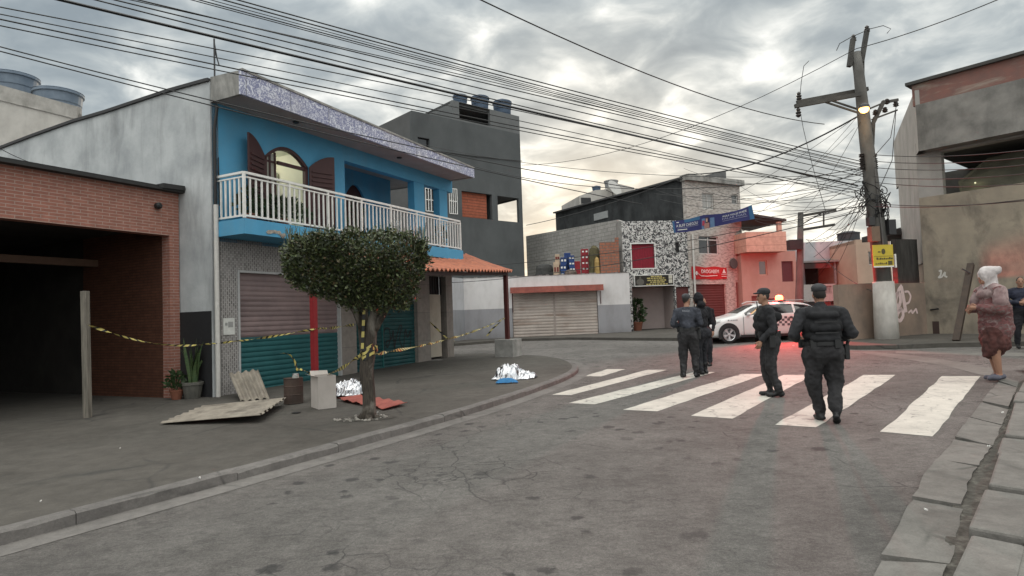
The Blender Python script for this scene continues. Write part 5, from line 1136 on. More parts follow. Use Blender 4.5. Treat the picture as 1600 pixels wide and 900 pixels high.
for k in range(7):
    c = pw(1378+rp.uniform(-6, 8), 318+rp.uniform(-4, 14), -.2); n = 16; r = rp.uniform(.12, .24); t = rp.uniform(0, 3)
    m_.tube([c+Vec((r*cos(2*pi*i/n)*cos(t), r*cos(2*pi*i/n)*sin(t), r*1.2*sin(2*pi*i/n))) for i in range(n+1)], .016, 4)
m_.build('cable_coils', BLACK, pp)
m_ = MB(); m_.box(*[x for p in ((pw(1383, 350, -.1).x, pw(1391, 350).x), (-.3, 0), (pw(1387, 368).z, pw(1387, 345).z)) for x in p]); m_.build('junction_box', flat('dark_box', (.03,.03,.032), .5), pp)
m_ = MB(); m_.box(*[x for p in ((pw(1354, 350, -.1).x, pw(1364, 350).x), (-.35, -.1), (pw(1360, 379).z, pw(1360, 356).z)) for x in p]); m_.build('junction_box', flat('brown_box', (.17,.11,.075), .6), pp)
m_ = MB(); m_.box(*[x for p in ((pw(1353, 350, -.1).x, pw(1359, 350).x), (-.3, -.1), (pw(1357, 354).z, pw(1357, 341).z)) for x in p]); m_.build('junction_box', flat('dark_box2', (.04,.04,.04), .6), pp)
m_ = MB(); m_.tube([pw(1381, 395, -.28), pw(1377, 350, -.26), pw(1371, 300, -.24), pw(1367, 262, -.22)], .028, 6); m_.build('riser_pipe', flat('grey_pipe', (.11,.105,.10), .6), pp)
# street lamp head
lp = pw(1350, 170, -.75)
m_ = MB(); m_.tube([pw(1352, 178), lp+Vec((0,.12,.05)), lp+Vec((0, 0, .1))], .035, 6); m_.lathe([(.17, .02), (.15, .1), (.06, .17), (.02, .18)], lp, 14); m_.build('lamp_housing', DARKMET, pp)
m_ = MB(); m_.lathe([(.02, -.13), (.10, -.10), (.145, -.03), (.14, .02)], lp, 14); m_.build('lamp_bulb', emit('sodium_glow', (1, .52, .17), 4), pp, smooth=True)
pl_ = bpy.data.lights.new('street_lamp', 'POINT'); pl_.energy = 16; pl_.color = (1, .62, .28); pl_.shadow_soft_size = .15
po = bpy.data.objects.new('street_lamp_light', pl_); C.objects.link(po); po.parent = pp; po.location = lp+Vec((0, -.05, -.3))
# yellow sign on the pole
s0, s1 = pw(1363, 383, -.42), pw(1397, 417, -.42)
ys = thing('yellow_sign', 'yellow notice board with dark print fixed to the power pole', 'sign', T_(PB+Vec((s0.x, s0.y, s1.z))))
w, h = s1.x-s0.x, s0.z-s1.z
m_ = MB(); m_.box(0, w, 0, .02, 0, h); m_.build('board', plain('yellow_board', (.52,.40,.045), (.46,.35,.04), 3, .5, 0), ys)
m_ = MB(); m_.box(0, w, -.004, .021, 0, h*.06); m_.build('white_edge', WHITE, ys)
m_ = MB(); INK = flat('dark_print', (.09,.075,.03), .7)
m_.prism([(w*(.52+.10*cos(a)), h*(.70+.13*sin(a))) for a in [2*pi*i/10 for i in range(10)]], -.004, -.001); m_.box(w*.25, w*.38, -.004, -.001, h*.66, h*.71); m_.box(w*.05, w*.95, -.004, -.001, h*.485, h*.50)
rr = random.Random(2)
for z, hh, a, b in ((.34, .10, .16, .9), (.13, .09, .1, .62)):
    x = a*w
    while x < b*w: l = rr.uniform(.02, .06); m_.box(x, x+l, -.004, -.001, h*z, h*(z+hh*rr.uniform(.5, 1))); x += l+.012
m_.box(w*.72, w*.93, -.004, -.001, h*.10, h*.28); m_.build('print', INK, ys)
a, b = pw(1397.5, 397, -.3), pw(1399, 418, -.3); m_ = MB(); m_.box(a.x-.03, b.x+.02, -.35, -.28, b.z, a.z); lt = m_.build('white_conduit', WHITE, pp)
# distant pole
P2 = AT(1246, 470, 31); P2.z = gz(P2.x, 31); s2_ = lambda u, v, dy=0: AT(u, v, 31+dy)-P2
p2 = thing('power_pole', 'smaller distant power pole with two crossarms beside the white house', 'utility pole', T_(P2))
m_ = MB(); m_.tube([Vec((0, 0, -.1)), s2_(1251, 332)], [.22, .13], 10); m_.build('pole_shaft', POLEM, p2)
m_ = MB(); m_.bar(s2_(1248, 338), s2_(1306, 328), .12); m_.build('crossarm', ARMM, p2)
m_ = MB(); m_.bar(s2_(1248, 360), s2_(1304, 351), .12); m_.bar(s2_(1252, 351), s2_(1284, 333), .05); m_.bar(s2_(1287, 330), s2_(1287, 353), .06); m_.build('crossarm', ARMM, p2)
m_ = MB(); m_.box(-.35, .3, -.3, .1, s2_(1250, 390).z, s2_(1250, 375).z); m_.build('transformer_box', DARKMET, p2)
# ------------------------------------------------------------------ overhead cables
WIRE = flat('cable_sheath', (.020,.020,.021), .6)
def wire(pts, r, label, group):
    o0 = Vec(pts[0]); m_ = MB(); m_.tube([Vec(p)-o0 for p in pts], r, 4); o = m_.build('overhead_cable', WIRE); o.location = o0; return tag(o, label, 'cable', group)
def sag(a, b, s, n=16): return [a.lerp(b, i/n)-Vec((0, 0, s*4*(i/n)*(1-i/n))) for i in range(n+1)]
KL = Vec((-16, 4, 0)); 
def spanwire(px, off, r, ext=(-1.0, 0.0), label='thin black overhead cable slanting from the upper left down to the leaning power pole', group='overhead cables from the upper left to the power pole'):
    Kf = frame(KL, Vec((PB.x, PB.y, 0))-KL); q = [loc(Kf, u, v, off) for u, v in px]
    (xa, a), (xb, b), (xc_, c) = q
    def zq(x): return a*(x-xb)*(x-xc_)/((xa-xb)*(xa-xc_)) + b*(x-xa)*(x-xc_)/((xb-xa)*(xb-xc_)) + c*(x-xa)*(x-xb)/((xc_-xa)*(xc_-xb))
    x0_, x1_ = xa+ext[0], xc_+ext[1]; n = 36
    return wire([Kf @ Vec((x0_+(x1_-x0_)*i/n, off, zq(x0_+(x1_-x0_)*i/n))) for i in range(n+1)], r, label, group)
BW = [((372,0),(700,90),(1345,252),.013), ((350,0),(700,96),(1347,257),.013), ((312,0),(700,103),(1345,262),.011), ((300,0),(700,106),(1346,266),.009),
      ((217,0),(700,116),(1347,268),.012), ((180,0),(700,126),(1350,276),.012), ((150,0),(700,138),(1350,285),.012),
      ((0,11),(700,150),(1352,297),.010), ((0,30),(700,176),(1352,300),.012), ((0,40),(700,182),(1352,304),.010),
      ((0,22),(700,165),(1352,312),.009), ((205,0),(700,112),(1350,272),.009), ((330,0),(700,100),(1348,259),.008)]
for i, (a, b, c, r) in enumerate(BW): spanwire((a, b, c), -.4+.06*i, r)
spanwire(((95,0),(615,124),(1340,290)), .45, .026, label='thickest dark overhead cable of the bundle slanting across the sky', group=None)
# lines passing along the blue house eaves
for (a, b, c, lab) in (((0,73),(327,156),(622,224),'upper of two thin cables skimming the blue house roof corner'), ((0,80),(335,166),(640,240),'lower of two thin cables skimming the blue house roof corner')):
    spanwire((a, b, c), .3, .010, (-.5, 6), lab, None)
def seg(u0, v0, y0, u1, v1, y1, s, r, label, group=None): return wire(sag(AT(u0, v0, y0), AT(u1, v1, y1), s), r, label, group)
seg(735, -8, 9, 1288, 194, 19.6, .35, .013, 'single cable crossing the sky from the top edge to the crossarm')
seg(1600, -18, 14, 1338, 76, 19.4, .1, .013, 'power line from the upper right edge to the pole top')
seg(1338, 76, 19.4, 815, 258, 34, .9, .012, 'power line from the pole top down to the grey building')
wire([AT(u, v, 19.3) for u, v in ((1307, 79), (1312, 68), (1330, 58), (1360, 45), (1380, 40), (1392, 45), (1386, 52))], .012, 'looped jumper wire over the pole top', None)
wire([AT(u, v, 19.2) for u, v in ((1264, 95), (1256, 103), (1252, 128), (1250, 150))], .010, 'drop wire hanging to the end of the crossarm', None)
wire([AT(u, v, 19.2) for u, v in ((1251, 178), (1255, 200), (1262, 230), (1272, 268), (1290, 330))], .009, 'slack wire dropping from the crossarm end', None)
seg(1340, 182, 19.3, 1075, 272, 32.3, .5, .028, 'thick dark cable from the street lamp to the corner shop roof')
seg(1075, 272, 32.3, 822, 352, 34, .25, .016, 'cable along the eave of the blackened side wall')
seg(1345, 330, 19.4, 700, 442, 31, .4, .014, 'cable sagging from the pole past the mosaic building to the awning')
seg(1345, 322, 19.4, 690, 418, 31, .4, .012, 'cable crossing in front of the drinks crates')
seg(1350, 262, 19.4, 660, 234, 29, 1.2, .013, 'cable from the pole to the dark wall of the grey building')
seg(1350, 272, 19.4, 560, 200, 27, .8, .009, 'faint cable from the pole toward the roof behind the fascia')
r3 = random.Random(11)
for i in range(12):
    seg(1348+r3.uniform(-3, 5), 262+i*5.5, 19.4, r3.uniform(1020, 1180), r3.uniform(255, 345), 31+r3.uniform(-2, 2), r3.uniform(.2, .7), .009, 'thin cable fanning from the leaning power pole toward the shop fronts', 'thin cables fanning toward the shop fronts')
for i in range(11):
    seg(1352+r3.uniform(-3, 5), 290+i*4, 19.4, r3.uniform(1252, 1305), r3.uniform(330, 445), 30.6, r3.uniform(.1, .5), r3.choice((.009, .012)), 'cable running from the leaning power pole down to the distant pole', 'cables between the two power poles')
for (u0, v0, u1, v1) in ((1342, 180, 1060, 345), (1338, 184, 1160, 350), (1345, 190, 1240, 345), (1335, 200, 1200, 300)):
    seg(u0, v0, 19.4, u1, v1, 28, .3, .008, 'thin cable dropping steeply leftward from just under the street lamp', 'thin cables dropping from under the street lamp')
for i, (v0, v1) in enumerate(((242, 224), (252, 236), (262, 248), (276, 262), (322, 300), (318, 304), (285, 280))):
    seg(1366+r3.uniform(-2, 4), v0, 19.3, 1680, v1, 13.5, .15, .010, 'cable running right from the power pole past the unfinished building', 'cables along the unfinished building')
for (u0, v0, u1, v1, lab) in ((1402, 157, 1365, 245, 'left'), (1400, 172, 1372, 300, 'right')):
    wire([AT(u0, v0, 19.3), AT((u0+u1)/2+8, (v0+v1)/2+14, 19.3), AT(u1, v1, 19.3)], .012, f'loose drop cable from the {"upper" if lab == "left" else "lower"} bracket rod down the pole', None)
seg(1262, 375, 30.8, 1362, 455, 19.6, .3, .012, 'cable from the distant pole down past the peach house')
seg(0, 232, 12, 78, 262, 14, .05, .008, 'short cable end on the grey gable wall above the brick lintel')
# ------------------------------------------------------------------ pavement tree
BARK = plain('tree_bark', (.070,.058,.047), (.036,.030,.025), 8, .9, .8, 25, (6,6,1), stain=(.34,.31,.27), sscale=2.6, samt=.6, sstretch=(1,1,.6))
TB = G(574, 653, .11); tr = thing('pavement_tree', 'clipped flat topped street tree with dense dark crown in front of the shop shutters', 'tree', T_(TB))
tp_ = lambda u, v, dy=0: AT(u, v, TB.y+dy)-TB
m_ = MB()
m_.tube([tp_(574, 660), tp_(577, 640), tp_(577, 615), tp_(573, 580), tp_(575, 545), tp_(582, 505), tp_(592, 465), tp_(602, 430)], [.14, .105, .095, .105, .115, .085, .05, .03], 12)
m_.tube([tp_(571, 600, .03), tp_(572, 550, .05), tp_(566, 500, .1), tp_(556, 460, .15), tp_(545, 420, .2)], [.08, .09, .075, .05, .03], 10)
for (pts, r) in ((((573, 535), (555, 488), (530, 455), (505, 425)), .05), (((583, 520), (607, 478), (632, 445), (650, 415)), .05), (((572, 510), (570, 465), (572, 415)), .045), (((580, 515), (592, 470), (586, 410)), .04), (((560, 480), (520, 440), (480, 410)), .035), (((605, 480), (640, 430), (655, 400)), .03)):
    for dy in (-.25, .3): m_.tube([tp_(u, v, dy*i/3) for i, (u, v) in enumerate(pts)], [r*(1-.22*i) for i in range(len(pts))], 7)
rt = random.Random(6)
for k in range(5):
    a = rt.uniform(0, 6.28); m_.tube([tp_(575, 640), tp_(575, 652)+Vec((.12*cos(a), .12*sin(a), 0)), tp_(575, 658)+Vec((.28*cos(a), .28*sin(a), -.02))], [.06, .045, .015], 6)
for v in range(len(m_.v)): p = Vec(m_.v[v]); m_.v[v] = tuple(p*(1)+Vec((mn.noise(p*9), mn.noise(p*9+Vec((5,5,5))), 0))*.02)
m_.build('trunk', BARK, tr, smooth=True)
def leafmat():
    m, b = mk('fig_leaves'); v = coords()
    g = nd('ShaderNodeNewGeometry'); 
    c = ramp(g.outputs['Random Per Island'], [(0, (.018,.021,.011)), (.4, (.034,.045,.018)), (.70, (.055,.078,.028)), (.9, (.11,.13,.05)), (1, (.11,.075,.04))])
    lk(c, b.inputs['Base Color']); b.inputs['Roughness'].default_value = .42; b.inputs['Specular IOR Level'].default_value = .45; return m
FIG = leafmat()
rt = random.Random(12); m_ = MB()
Yt = TB.y; sc_ = Yt/F
outl = [(441, 408), (447, 388), (462, 374), (495, 366), (540, 362), (590, 363), (640, 367), (664, 376), (668, 396), (662, 418), (656, 440), (648, 462), (634, 484), (612, 482), (598, 487), (568, 486), (542, 480), (518, 466), (490, 458), (462, 448), (446, 430)]
def inside(u, v):
    c = False; n = len(outl)
    for i in range(n):
        (x1_, y1_), (x2_, y2_) = outl[i], outl[(i+1)%n]
        if (y1_ > v) != (y2_ > v) and u < (x2_-x1_)*(v-y1_)/(y2_-y1_)+x1_: c = not c
    return c
cnt = 0; N_ = 26000
while cnt < N_:
    u, v = rt.uniform(438, 674), rt.uniform(354, 498)
    fz = mn.noise(Vec((u*.06, v*.06, 3)))*15
    if not inside(u+fz*.8, v+fz*.6): continue
    hw = (1-((u-556)/118)**2); hw = sqrt(max(hw, .03)); top = (v-360)/130; dmax = 1.15*hw*(1-.55*max(0, top))
    dy = dmax*rt.choice((-1, -1, -1, 1, 0))*(1-abs(rt.gauss(0, .14))) if rt.random() < .7 else rt.uniform(-dmax, dmax)
    p = tp_(u, v, dy)
    k = mn.noise(Vec((p.x*2.6, p.y*2.6, p.z*2.6+9)))
    if k < -.2 and rt.random() < .7: continue
    p += Vec((rt.gauss(0, .03), rt.gauss(0, .03), rt.gauss(0, .03)))
    out = Vec((p.x*.4, dy*.9, .35)); d = (out.normalized()+Vec((rt.uniform(-1,1), rt.uniform(-1,1), rt.uniform(-1,.7)))).normalized()
    L = rt.uniform(.03, .072); s = d.cross(Vec((rt.uniform(-1,1), rt.uniform(-1,1), rt.uniform(-1,1)))).normalized()*L*.30
    nrm = d.cross(s).normalized()*L*.12
    e = p+d*L; m_.add([p, p.lerp(e, .45)+s, e, p.lerp(e, .45)-s], [(0, 1, 2, 3)]); cnt += 1
for k in range(700):                           # bare twig tips sticking out of the clipped top
    u = rt.uniform(448, 664); a = tp_(u, 372+rt.uniform(-4, 26), rt.uniform(-.95, .8)); m_.tube([a, a+Vec((rt.uniform(-.05, .05), rt.uniform(-.05, .05), rt.uniform(.08, .2)))], .004, 3, caps=False)
m_.build('crown', FIG, tr)
ptm = MB(); c = Vec((TB.x, TB.y, 0)); prt = random.Random(1); pts = []
for i in range(16): a = 2*pi*i/16; r = .36*(1+.35*mn.noise(Vec((cos(a)*1.5, sin(a)*1.5, 4)))); pts.append(Z(c+Vec((r*1.2*cos(a)-.06, r*.8*sin(a)-.03, 0)), .112))
ptm.add(pts, [tuple(range(16))]); struct(ptm.build('tree_pit', DIRT))
m_ = MB()
for i in range(70):
    a, r = prt.uniform(0, 6.28), .34*sqrt(prt.random()); p = Z(c+Vec((r*1.2*cos(a)-.08, r*.8*sin(a)-.03, 0)), .115); s = prt.uniform(.012, .035)
    m_.lathe([(s*.6, -s*.3), (s, 0), (s*.5, s*.6)], p, 6)
struct(m_.build('tree_pit_rubble', plain('pale_rubble', (.30,.28,.25), (.10,.09,.08), 6)), 'stuff')
# ------------------------------------------------------------------ warning tape
TY, TK = flat('yellow_tape', (.50,.42,.13), .4), flat('black_tape', (.018,.018,.018), .4)
def tape(pts, label, w=.045, twist=5.0, seglen=.075, sgg=0):
    P = [Vec(p) for p in pts]; L = [0]
    for a, b in zip(P, P[1:]): L.append(L[-1]+(b-a).length)
    def at(s):
        for i in range(len(P)-1):
            if s <= L[i+1] or i == len(P)-2: return P[i].lerp(P[i+1], (s-L[i])/max(L[i+1]-L[i], 1e-6))
    n = max(8, int(L[-1]/.03)); o0 = P[0]; m_ = MB(); vs = []
    for i in range(n+1):
        s = L[-1]*i/n; p = at(s); d = (at(min(s+.02, L[-1]))-at(max(s-.02, 0))).normalized()
        u_ = d.cross(Vec((0, 0, 1))); u_ = u_.normalized() if u_.length > .05 else Vec((1, 0, 0)); v_ = u_.cross(d)
        a = s*twist+1.2*sin(s*2.3); e = (u_*cos(a)+v_*sin(a))*w/2*(1 if twist < 1 else .9+.2*sin(s*7))
        sk = d*.03
        vs += [p-e-sk-o0, p+e+sk-o0]
    for i in range(n): m_.f.append([2*i, 2*i+1, 2*i+3, 2*i+2]); m_.m.append(int(L[-1]*i/n/seglen) % 2)
    m_.v = [tuple(v) for v in vs]; o = m_.build('warning_tape', [TY, TK]); o.location = o0; return tag(o, label, 'tape')
def sagl(a, b, s, n=10): return sag(a, b, s, n)
WP = G(137, 652, .11); yw = WP.y
redp = H @ Vec((pt.x-.05, pt.y-.06, 0)); 
A_ = AT(140, 508, yw-.07); B_ = AT(330, 537, 13.0); C_ = AT(492, 514, redp.y-.02); D_ = AT(560, 506, TB.y+.12)
tape(sagl(A_, B_, .16)+sagl(B_, C_, .03)[1:]+sagl(C_, D_, .02, 5)[1:], 'long yellow and black tape from the wooden post past the downpipe to the red post')
TBW = TB
t0 = AT(567, 552, TB.y-.12)
bc = G(500, 638); 
tape(sagl(t0, AT(503, 588, bc.y-.05), .05)+[AT(490, 585, bc.y+.02), AT(470, 577, bc.y+.2), AT(464, 577, bc.y+.32), AT(461, 566, bc.y+.3), AT(455, 556, bc.y+.28), AT(446, 552, bc.y+.25), AT(438, 552, bc.y+.22)], 'tape from the tree trunk over the white box with a loose curling end', .055, 4)
ce = H @ Vec((pR.x-.1, pR.y-.08, 0)); E_ = AT(788, 497, ce.y-.02)
tape(sagl(AT(588, 553, TB.y-.1), E_, .12, 14), 'pale warning tape stretched from the tree to the far dark red post', .05, 4, .06)
tape([AT(786, 499, ce.y-.05), AT(776, 508, ce.y-.04), AT(768, 515, ce.y-.03), AT(761, 525, ce.y-.02)], 'loose tape tail hanging from the far dark red post', .05, .5, .11)
dY = (H @ Vec((xs[4], -.15, 0))).y
tape([AT(672, 503, dY), AT(686, 517, dY+.2), AT(699, 529, dY+.3)] + [Z(G(711, 537), .13), Z(G(722, 537.5), .02), Z(G(735, 537), .02)], 'tape across the cream door trailing onto the ground', .05, .6, .16)
m = MB(); o0 = AT(576, 550, TB.y); m2 = []
n = 90; vs = []
for i in range(n+1):
    a = 2*pi*4*i/n; r = .125+.012*sin(i*1.7); z = .09*sin(i*.31)+.02*sin(i*1.1); p = Vec((r*cos(a), r*sin(a), z)); vs += [tuple(p+Vec((0, 0, .022))), tuple(p-Vec((0, 0, .022)))]
m.v = vs; m.f = [[2*i, 2*i+1, 2*i+3, 2*i+2] for i in range(n)]; m.m = [(i//3) % 2 for i in range(n)]
b = len(m.v); up = [AT(566+.5*i, 545-9*i, TB.y-.13)-o0 for i in range(8)]
m.v += [tuple(p+Vec((s*.022, -.004*i, 0))) for i, p in enumerate(up) for s in (-1, 1)]; m.f += [[b+2*i, b+2*i+1, b+2*i+3, b+2*i+2] for i in range(7)]; m.m += [i % 2 for i in range(7)]
o = m.build('warning_tape', [TY, TK]); o.location = o0; tag(o, 'bunched tape knotted around the tree trunk', 'tape')
# ------------------------------------------------------------------ small things on the pavement
wp = thing('wooden_post', 'weathered grey wooden post standing in front of the dark carport', 'post', T_(WP))
ht = loc(frame(WP, (1, 0)), 130, 455)[1]
m_ = MB(); m_.bar((0, 0, -.05), (-.04, 0, ht), .11, .10); m_.build('timber', WOODG, wp, bevel=.006)
# snake plant
sp = G(301, 622, .11); pl = thing('snake_plant', 'tall snake plant in a grey pot against the black wall base', 'plant', T_(sp))
m_ = MB(); m_.lathe([(.15, 0), (.2, .27), (.22, .28), (.22, .34), (.18, .34), (.17, .29)], (0, 0, 0), 14); m_.build('pot', plain('mossy_grey_pot', (.12,.115,.10), (.07,.068,.06), 4), pl)
SNK = plain('snake_leaves', (.035,.07,.03), (.08,.11,.045), 6, .45, 0, stretch=(1,1,6))
rs_ = random.Random(21)
for k in range(17):
    a = rs_.uniform(0, 6.28); x, y = .11*cos(a)*rs_.random(), .11*sin(a)*rs_.random(); L = rs_.uniform(.55, 1.0); lean = rs_.uniform(.02, .32); m_ = MB(); vs = []; tw = rs_.uniform(0, 3)
    for i in range(9):
        t = i/8; w = .035*sin(pi*min(1, (.25+t*.75)))**.6*(1 if t < .8 else (1-t)*5+.02); c = Vec((x+lean*cos(a)*t*t+.02*sin(t*5+k), y+lean*sin(a)*t*t*.7, .3+L*t)); e = Vec((cos(tw+t*.7), sin(tw+t*.7), 0))*w; vs += [c-e, c+e]
    m_.add(vs, [(2*i, 2*i+1, 2*i+3, 2*i+2) for i in range(8)]); m_.build('leaf', SNK, pl)
sp2 = G(276, 624, .11); b2_ = bush('potted_plant', 'small leafy plant in a low pot left of the snake plant', T_(sp2), .3, .35, 120, LEAF, .1, 8, (.13, .2))
# corrugated sheets
FIB = plain('fibre_cement', (.30,.265,.22), (.20,.175,.145), 3, .9, .3, 30, stain=(.11,.095,.08), sscale=2, samt=.7, sstretch=(1,1,1))
def corr(P, nw, amp, name, label, mat, cat='roofing sheet', jag=0, th=.008, nx=60, ny=10):
    o0 = P[0]; m_ = MB(); vs = []; r = random.Random(5)
    e1 = (P[1]-P[0]); e2 = (P[3]-P[0]); nn = e1.cross(e2).normalized(); nn = nn if nn.z > 0 or abs(nn.z) < .5 and nn.y < 0 else -nn
    js = [r.uniform(-jag, jag) for _ in range(nx+1)]; js2 = [r.uniform(-jag, jag) for _ in range(nx+1)]
    for j in range(ny+1):
        for i in range(nx+1):
            s, t = i/nx, j/ny; t2 = t + (js2[i] if j == ny else js[i] if j == 0 else 0); p = P[0].lerp(P[1], s).lerp(P[3].lerp(P[2], s), t2)
            vs.append(p-o0+nn*(amp*sin(s*nw*2*pi)))
    k = nx+1; f = [(j*k+i, j*k+i+1, (j+1)*k+i+1, (j+1)*k+i) for j in range(ny) for i in range(nx)]
    m_.add(vs, f); b = len(vs); m_.add([v-nn*th for v in vs], [q[::-1] for q in f])
    ring = [i for i in range(k)]+[j*k+nx for j in range(1, ny+1)]+[ny*k+i for i in range(nx-1, -1, -1)]+[j*k for j in range(ny-1, 0, -1)]
    m_.f += [[ring[i], ring[(i+1)%len(ring)], b+ring[(i+1)%len(ring)], b+ring[i]] for i in range(len(ring))]; m_.m += [0]*len(ring)
    o = m_.build(name, mat, smooth=False); o.location = o0; return tag(o, label, cat)
corr([G(250, 661, .14), G(322, 633, .15), G(446, 621, .26), G(406, 648, .24)], 7, .022, 'corrugated_sheet', 'fibre cement roofing sheet lying flat beside the tiled wall', FIB, jag=.012)
corr([G(376, 627, .12), G(421, 622, .12), AT(403, 577, 13.45), AT(358, 584, 13.15)], 4, .028, 'corrugated_sheet', 'short fibre cement roofing sheet leaning on the shop shutter', FIB, jag=.01)
corr([G(527, 622, .16), G(600, 638, .15), G(636, 628, .17), G(560, 617, .18)], 5, .015, 'corrugated_sheet', 'red painted metal roofing sheet lying behind the tree trunk', plain('red_sheet_paint', (.36,.10,.075), (.28,.075,.06), 3, .6, .1, stain=(.2,.09,.07)), jag=.02)
# white box, drum
bx = thing('white_box', 'open topped white box standing in front of the bright red post', 'box', frame(G(498, 640, .11), G(527, 637)-G(497, 641)))
BXM = plain('white_board', (.50,.455,.42), (.44,.40,.37), 2, .8, .1, stain=(.3,.26,.23), sscale=2, samt=.4)
Bf = bx.matrix_world; wr = (Bf.inverted() @ G(528, 637, .11)).x; zt_b = loc(Bf, 500, 588)[1]
Il = Bf.inverted() @ G(470, 633, .11); dl = max(.3, Il.y) if Il.y > .1 else .36
print('box', wr, zt_b, Il)
dl = .42; xl_b = -.0
m_ = MB(); th = .02; m_.box(0, wr, 0, th, 0, zt_b); m_.box(0, wr, dl-th, dl, 0, zt_b); m_.box(0, th, th, dl-th, 0, zt_b-.001); m_.box(wr-th, wr, th, dl-th, 0, zt_b-.001); m_.box(th, wr-th, th, dl-th, 0, .02); m_.build('body', BXM, bx)
m_ = MB(); m_.add([(-.002, 0, zt_b), (-.002, dl, zt_b), (-.10, dl, zt_b+.03), (-.10, 0, zt_b+.02)], [(0, 1, 2, 3)]); m_.add([(0, dl, zt_b), (wr, dl, zt_b), (wr, dl+.04, zt_b+.06), (0, dl+.05, zt_b+.07)], [(0, 1, 2, 3)]); m_.build('flap', BXM, bx)
dp = G(459, 630, .11); dr2 = thing('brown_drum', 'rusty brown drum beside the white box with a jar on top', 'drum', T_(dp))
hd = loc(frame(dp, (1, 0)), 458, 590)[1]
m_ = MB(); m_.lathe([(.17, 0), (.175, .01), (.17, .03), (.17, hd*.33), (.177, hd*.35), (.17, hd*.37), (.17, hd*.66), (.177, hd*.68), (.17, hd*.7), (.17, hd-.02), (.177, hd-.005), (.16, hd), (.15, hd-.015)], (0, 0, 0), 20); m_.build('drum_body', plain('rusty_brown', (.075,.05,.04), (.045,.032,.027), 4, .7), dr2)
jr = thing('glass_jar', 'small pale jar with a silver lid on the brown drum', 'jar', T_(dp+Vec((.05, -.02, hd-.014))))
m_ = MB(); m_.lathe([(.05, 0), (.06, .01), (.06, .05), (.05, .06)], (0, 0, 0), 12); m_.build('jar_body', flat('pale_jar', (.40,.40,.37), .3), jr)
m_ = MB(); m_.lathe([(.058, .061), (.058, .085), (.05, .09)], (0, 0, 0), 12); m_.build('lid', flat('silver_lid', (.6,.6,.6), .3, 1), jr)
# foil blankets
def foil():
    m, b = mk('silver_foil'); b.inputs['Base Color'].default_value = (.50, .50, .52, 1); b.inputs['Metallic'].default_value = 1; b.inputs['Roughness'].default_value = .2
    v = coords(); vo = nd('ShaderNodeTexVoronoi'); lk(mixc(.3, v, tnoise_c(v, 6)), vo.inputs['Vector']); vo.inputs['Scale'].default_value = 7; bumpn(b, vo.outputs['Distance'], .2, .03); return m
FOIL = foil()
def foilmound(P, L, Wd, hts, ang, label, seed, skirt=.0):
    t = thing('foil_blanket', label, 'blanket', frame(P, (cos(ang), sin(ang)))); n, k = 40, 28; m_ = MB(); vs = []
    for j in range(k+1):
        for i in range(n+1):
            s, q_ = i/n*2-1, j/k*2-1; rr_ = min(1, sqrt(s*s+q_*q_)); 
            e = 1+.14*mn.noise(Vec((s*2.2, q_*2.2, seed)))
            x, y = s*L/2*e, q_*Wd/2*e
            h = 0
            for (cx_, cy_, rx, ry, hh) in hts: h = max(h, hh*max(0, 1-((s-cx_)/rx)**2-((q_-cy_)/ry)**2)**.6)
            p = Vec((s*2.6, q_*1.9, seed)); rg = abs(mn.noise(p*1.3))*.12+abs(mn.noise(p*2.9))*.06+abs(mn.noise(p*6.5))*.028
            vs.append((x, y, h*(1+.0)+(rg-.02)*(.35+min(1, h*5))*.8+.006))
    vs = [(x, y, max(z, .006)) for x, y, z in vs]
    kk = n+1; fs = []
    for j in range(k):
        for i in range(n):
            s, q_ = (i+.5)/n*2-1, (j+.5)/k*2-1
            if (abs(s)**2.5+abs(q_)**2.5) < 1+.2*mn.noise(Vec((s*3, q_*3, seed+4))): a = j*kk+i; fs += [(a, a+1, a+kk+1), (a, a+kk+1, a+kk)]
    m_.add(vs, fs); m_.build('foil_sheet', FOIL, t); return t
f1 = G(803, 591, .11); foilmound(f1, 1.02, .75, [(-.2, .1, .7, .9, .27), (.55, -.1, .5, .6, .12)], radians(-6), 'crumpled silver foil blanket heaped on the open pavement near the zebra crossing', 3.3)
bc_ = thing('blue_cloth', 'bright blue cloth poking out from under the foil blanket near the crossing', 'cloth', T_(G(790, 598, .115)))
m_ = MB(); n = 20; vs = [(-.2+.46*i/n+.02*mn.noise(Vec((i*.3, j, 2))), -.14+.2*j/8, .008+.09*sin(pi*j/8)**.8*sin(pi*i/n)**.6+.03*abs(mn.noise(Vec((i*.4, j*.6, 1))))) for j in range(9) for i in range(n+1)]
m_.add(vs, [(j*(n+1)+i, j*(n+1)+i+1, (j+1)*(n+1)+i+1, (j+1)*(n+1)+i) for j in range(8) for i in range(n)]); m_.build('folds', flat('bright_blue_cloth', (.02,.15,.34), .7), bc_, smooth=True)
f2 = G(548, 616, .15); foilmound(f2, .72, .6, [(0, .1, .9, .9, .24), (-.5, .1, .5, .7, .2)], radians(8), 'crumpled silver foil blanket between the white box and the tree trunk', 8.1)
# leaning beam by the right wall
lb = G(1494, 534, .1); lw = thing('leaning_beam', 'thick dark wooden beam leaning against the rough beige wall', 'beam', T_(lb))
top = AT(1517, 413, lb.y+1.2)-lb; m_ = MB(); m_.bar((0, 0, .02), top, .17, .12); m_.build('timber', plain('dark_brown_beam', (.055,.038,.028), (.035,.025,.02), 5), lw)
m_ = MB(); m_.bar(top*.87+Vec((0,-.08,0)), AT(1503, 420, lb.y+1.0)-lb, .03); m_.build('splinter', DARKMET, lw)
